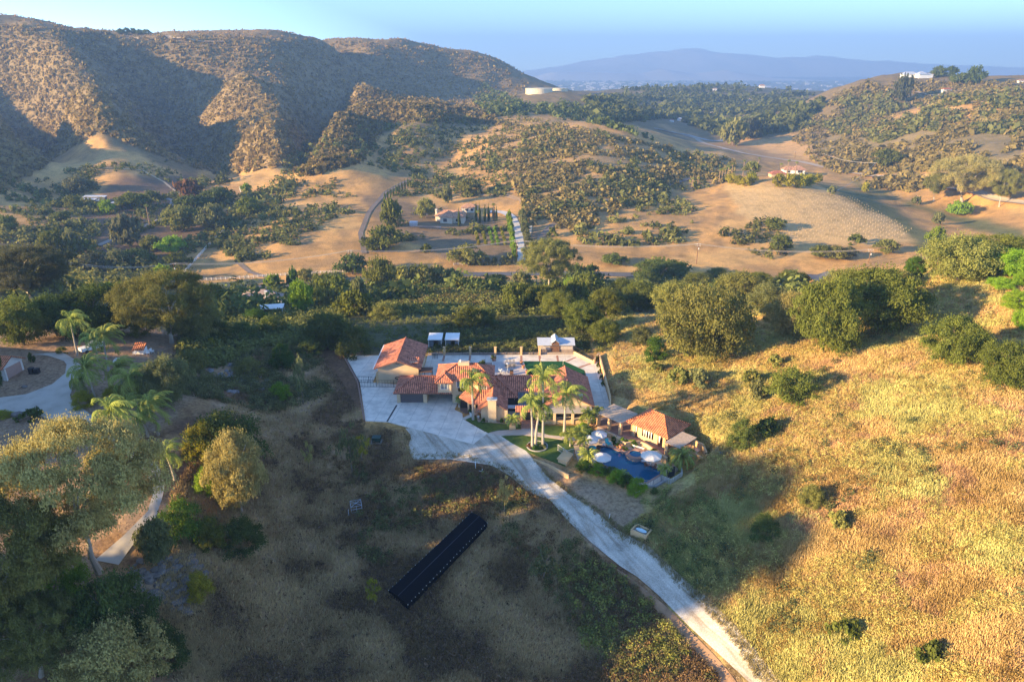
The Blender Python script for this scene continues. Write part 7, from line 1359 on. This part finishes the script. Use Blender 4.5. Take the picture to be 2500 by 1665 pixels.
# ============================================================ poles, wires, fences
M_POLE = mat('pole_wood',(.17,.095,.06),.9,.2,1); tops = {}
def pole(px, py, hpx, label, key, arms=2, trafo=True):
    p = at(px, py); h = hpx*depth_of(*p)/F/.95; e = empty('utility_pole', p, label, 'utility pole', 'utility poles in the valley'); b = MB(); b.tube([(0,0,-1),(0,0,h)],[.26,.18],8); b.build('pole',M_POLE,e); b = MB()
    for k in range(arms): b.box(-1.5,1.5,-.08,.08,h-.5-k*1.1,h-.32-k*1.1)
    b.build('crossarm',M_POLE,e)
    for k in range(arms):
        for x in (-1.35,-.5,.5,1.35): i_ = MB(); i_.lathe((x,0,h-.32-k*1.1),[(.16,0),(.2,.2),(.03,.4)],8); i_.build('insulator',M_WHITE,e)
    if trafo: b = MB(); b.lathe((.5,-.35,h-3.6),[(.02,0),(.34,.02),(.34,1.1),(.02,1.15)],10); b.build('transformer',mat('trafo',(.5,.52,.55),.6),e)
    tops[key] = p+Vector((0,0,h-.15))
pole(430,680,36,'brown utility pole beside the foot of the white diagonal fence','a',1); pole(858,667,54,'tall utility pole with transformer at the centre of the valley road','b'); pole(1262,640,52,'utility pole with transformer at the estate drive gate','c'); pole(1700,645,48,'utility pole with white insulators in the golden field','d'); pole(2120,642,32,'utility pole partly hidden by the tan tree on the right','e')
pole(2132,428,28,'utility pole with crossarm by the sandy road in the right valley','f',1,False); pole(2007,404,26,'dark thin pole in the far right valley, left of the sandy road','g',1,False); pole(1940,390,18,'thin far pole on the golden flat','h',1,False); pole(1195,265,14,'far pylon pole left of the water tanks','i',1,False); pole(1770,330,18,'thin pole at the far lane bend','j',1,False)
def wires(k1, k2, sag, label, offs=((-1.35,0),(.5,0),(1.35,0))):
    A, B = tops[k1] if isinstance(k1, str) else k1, tops[k2] if isinstance(k2, str) else k2; mb = MB()
    for ox, oz in offs:
        mb.tube([A.lerp(B, t/14)+Vector((ox*.3,ox,oz-sag*4*(t/14)*(1-t/14))) for t in range(15)], .06, 4, False)
    return mb.build('power_lines', mat('wire',(.45,.42,.38),.5), label=label, cat='power lines')
wires('a','b',3,'power lines from the brown pole to the tall centre pole'); wires('b','c',3,'power lines from the tall centre pole to the estate gate pole'); wires('c','d',3,'power lines from the estate gate pole across the golden field'); wires('d','e',3,'power lines sagging below the vineyard'); wires(Vector((-230,330,-25)),'a',3,'power lines coming in from the left edge of the valley'); wires('f',Vector((260,560,-30)),4,'power lines running right from the sandy road pole'); wires('g','f',3,'power lines between the two right valley poles')
def white_fence(line, step, h, label, nrail=3, rw=.16):
    P = np.array(line, float); X, Y, Z = cast(P[:, 0], P[:, 1]); s = np.concatenate([[0], np.cumsum(np.hypot(np.diff(X), np.diff(Y)))]); n = int(s[-1]/step); t = np.linspace(0, s[-1], n+1); x = np.interp(t, s, X); y = np.interp(t, s, Y); z = hgt(x, y)
    e = empty('white_fence',(x[0],y[0],z[0]),label,'fence'); p0 = Vector(e.location); pb = MB(); pb.box(-.11,.11,-.11,.11,-.3,h+.1); po = pb.build('post',M_WHITE); pm_ = po.data; bpy.data.objects.remove(po)
    for i in range(n+1): o = bpy.data.objects.new('post', pm_); COL.objects.link(o); o.parent = e; o.location = Vector((x[i],y[i],z[i]))-p0
    for k in range(nrail):
        rb = MB()
        for i in range(n): hh = h*(k+1)/nrail-.08; rb.obox(Vector((x[i],y[i],z[i]+hh))-p0, Vector((x[i+1],y[i+1],z[i+1]+hh))-p0, .06, rw)
        rb.build('rail',M_WHITE,e)
white_fence([(482,685),(560,682),(650,676),(740,670),(800,667),(880,665)],2.6,1.5,'white rail fence following the valley road')
white_fence([(450,668),(470,645),(500,612),(530,582),(562,549)],3.2,1.9,'white rail fence climbing diagonally from the valley road',3,.34)
white_fence([(585,462),(590,478),(596,488)],3,2.4,'short white fence high in the creek valley',2,.3); white_fence([(1108,648),(1120,647),(1140,647)],2.6,1.5,'short white fence behind the clipped round shrubs'); white_fence([(815,716),(835,712),(852,710)],2.4,1.4,'short white fence behind the red flowering bush'); white_fence([(571,740),(585,737)],2,1.5,'white fence bit left of the white valley house')
# tall thin palms on the knoll drive and by the estate
def far_palm(px, py, hpx, label, group):
    p = at(px, py); h = hpx*depth_of(*p)/F; e = empty('fan_palm', p, label, 'palm tree', group); b = MB(); b.tube([(0,0,-.5),(0,0,h)],[.38,.26],7); b.build('trunk',mat('palm_trunk_far',(.30,.20,.13),.9,.2),e); c = bpy.data.objects.new('crown', PYG[0]); COL.objects.link(c); c.parent = e; c.location = (0,0,h); c.scale = (1.9,1.9,1.9)
kp = [(1689,461,24),(1703,458,22),(1755,447,32),(1762,442,28),(1769,439,26),(1776,436,28),(1786,431,30),(1813,432,38),(1849,424,36),(1902,442,40),(1920,438,44),(1940,436,38)]
for i, (a, b_2, c) in enumerate(kp): far_palm(a, b_2, c, 'slender tall palm, %s along the lane to the knoll house' % ordl(i, len(kp)), 'slender palms by the knoll lane')
far_palm(366,552,50,'lone slender palm on the brown slope below the farm','lone farm palm'); far_palm(1205,540,40,'slender palm rising above the estate drive, left one','estate palms'); far_palm(1168,545,28,'slender palm left of the estate drive among cypresses','estate palms')
# ============================================================ distant town
X, Y, Z, a1, b1 = scatter_px([(1340,212),(2050,212),(2000,236),(1400,236)], 10, 1)
rg = np.random.default_rng(12); mb = MB()
for i in range(230):
    y = rg.uniform(5500,11500); x = y*rg.uniform(.02,.5) if rg.random() < .6 else y*(.13+rg.normal(0,.03)); w_ = rg.uniform(12,45)*(y/7000); d = rg.uniform(12,40); h = rg.uniform(6,14)*(y/7000); z = float(hgt(x, y)); mb.box(x-w_/2,x+w_/2,y-d/2,y+d/2,z-2,z+h)
mb.build('distant_town', mat('town',(.5,.5,.5),.7,.1,.001), label='pale specks of a distant town on the hazy plain', cat='town', kind='stuff')
rg = np.random.default_rng(14); n = 2500; y = rg.uniform(4500,12000,n); x = y*rg.uniform(-.1,.75,n)
clumps('town_trees', x, y, hgt(x, y), rg.uniform(12,30,n)*(y/7000), 6, .6, wood, 15, 'dark tree belts across the hazy plain', 'trees', hfac=.4)
# unseen woods added on the rise left of the view to shade house and gardens
rg = np.random.default_rng(21); s_ = rg.uniform(40,150,90); T_ = 88+rg.normal(0,7,90); k = ~((s_ > 80) & (s_ < 110)); s_, T_ = s_[k], T_[k]
x = -T_*math.cos(SUN_AZ)-s_*math.sin(SUN_AZ); y = -T_*math.sin(SUN_AZ)+s_*math.cos(SUN_AZ); k = (y > 24); x, y = x[k], y[k]
clumps('unseen_ridge_woods', x, y, hgt(x, y)+1.0, rg.uniform(5,8,len(x)), 700, .075, ML['oak'], 22, 'unseen oak woods added beyond the left edge to cast shade', 'woods', hfac=.8)
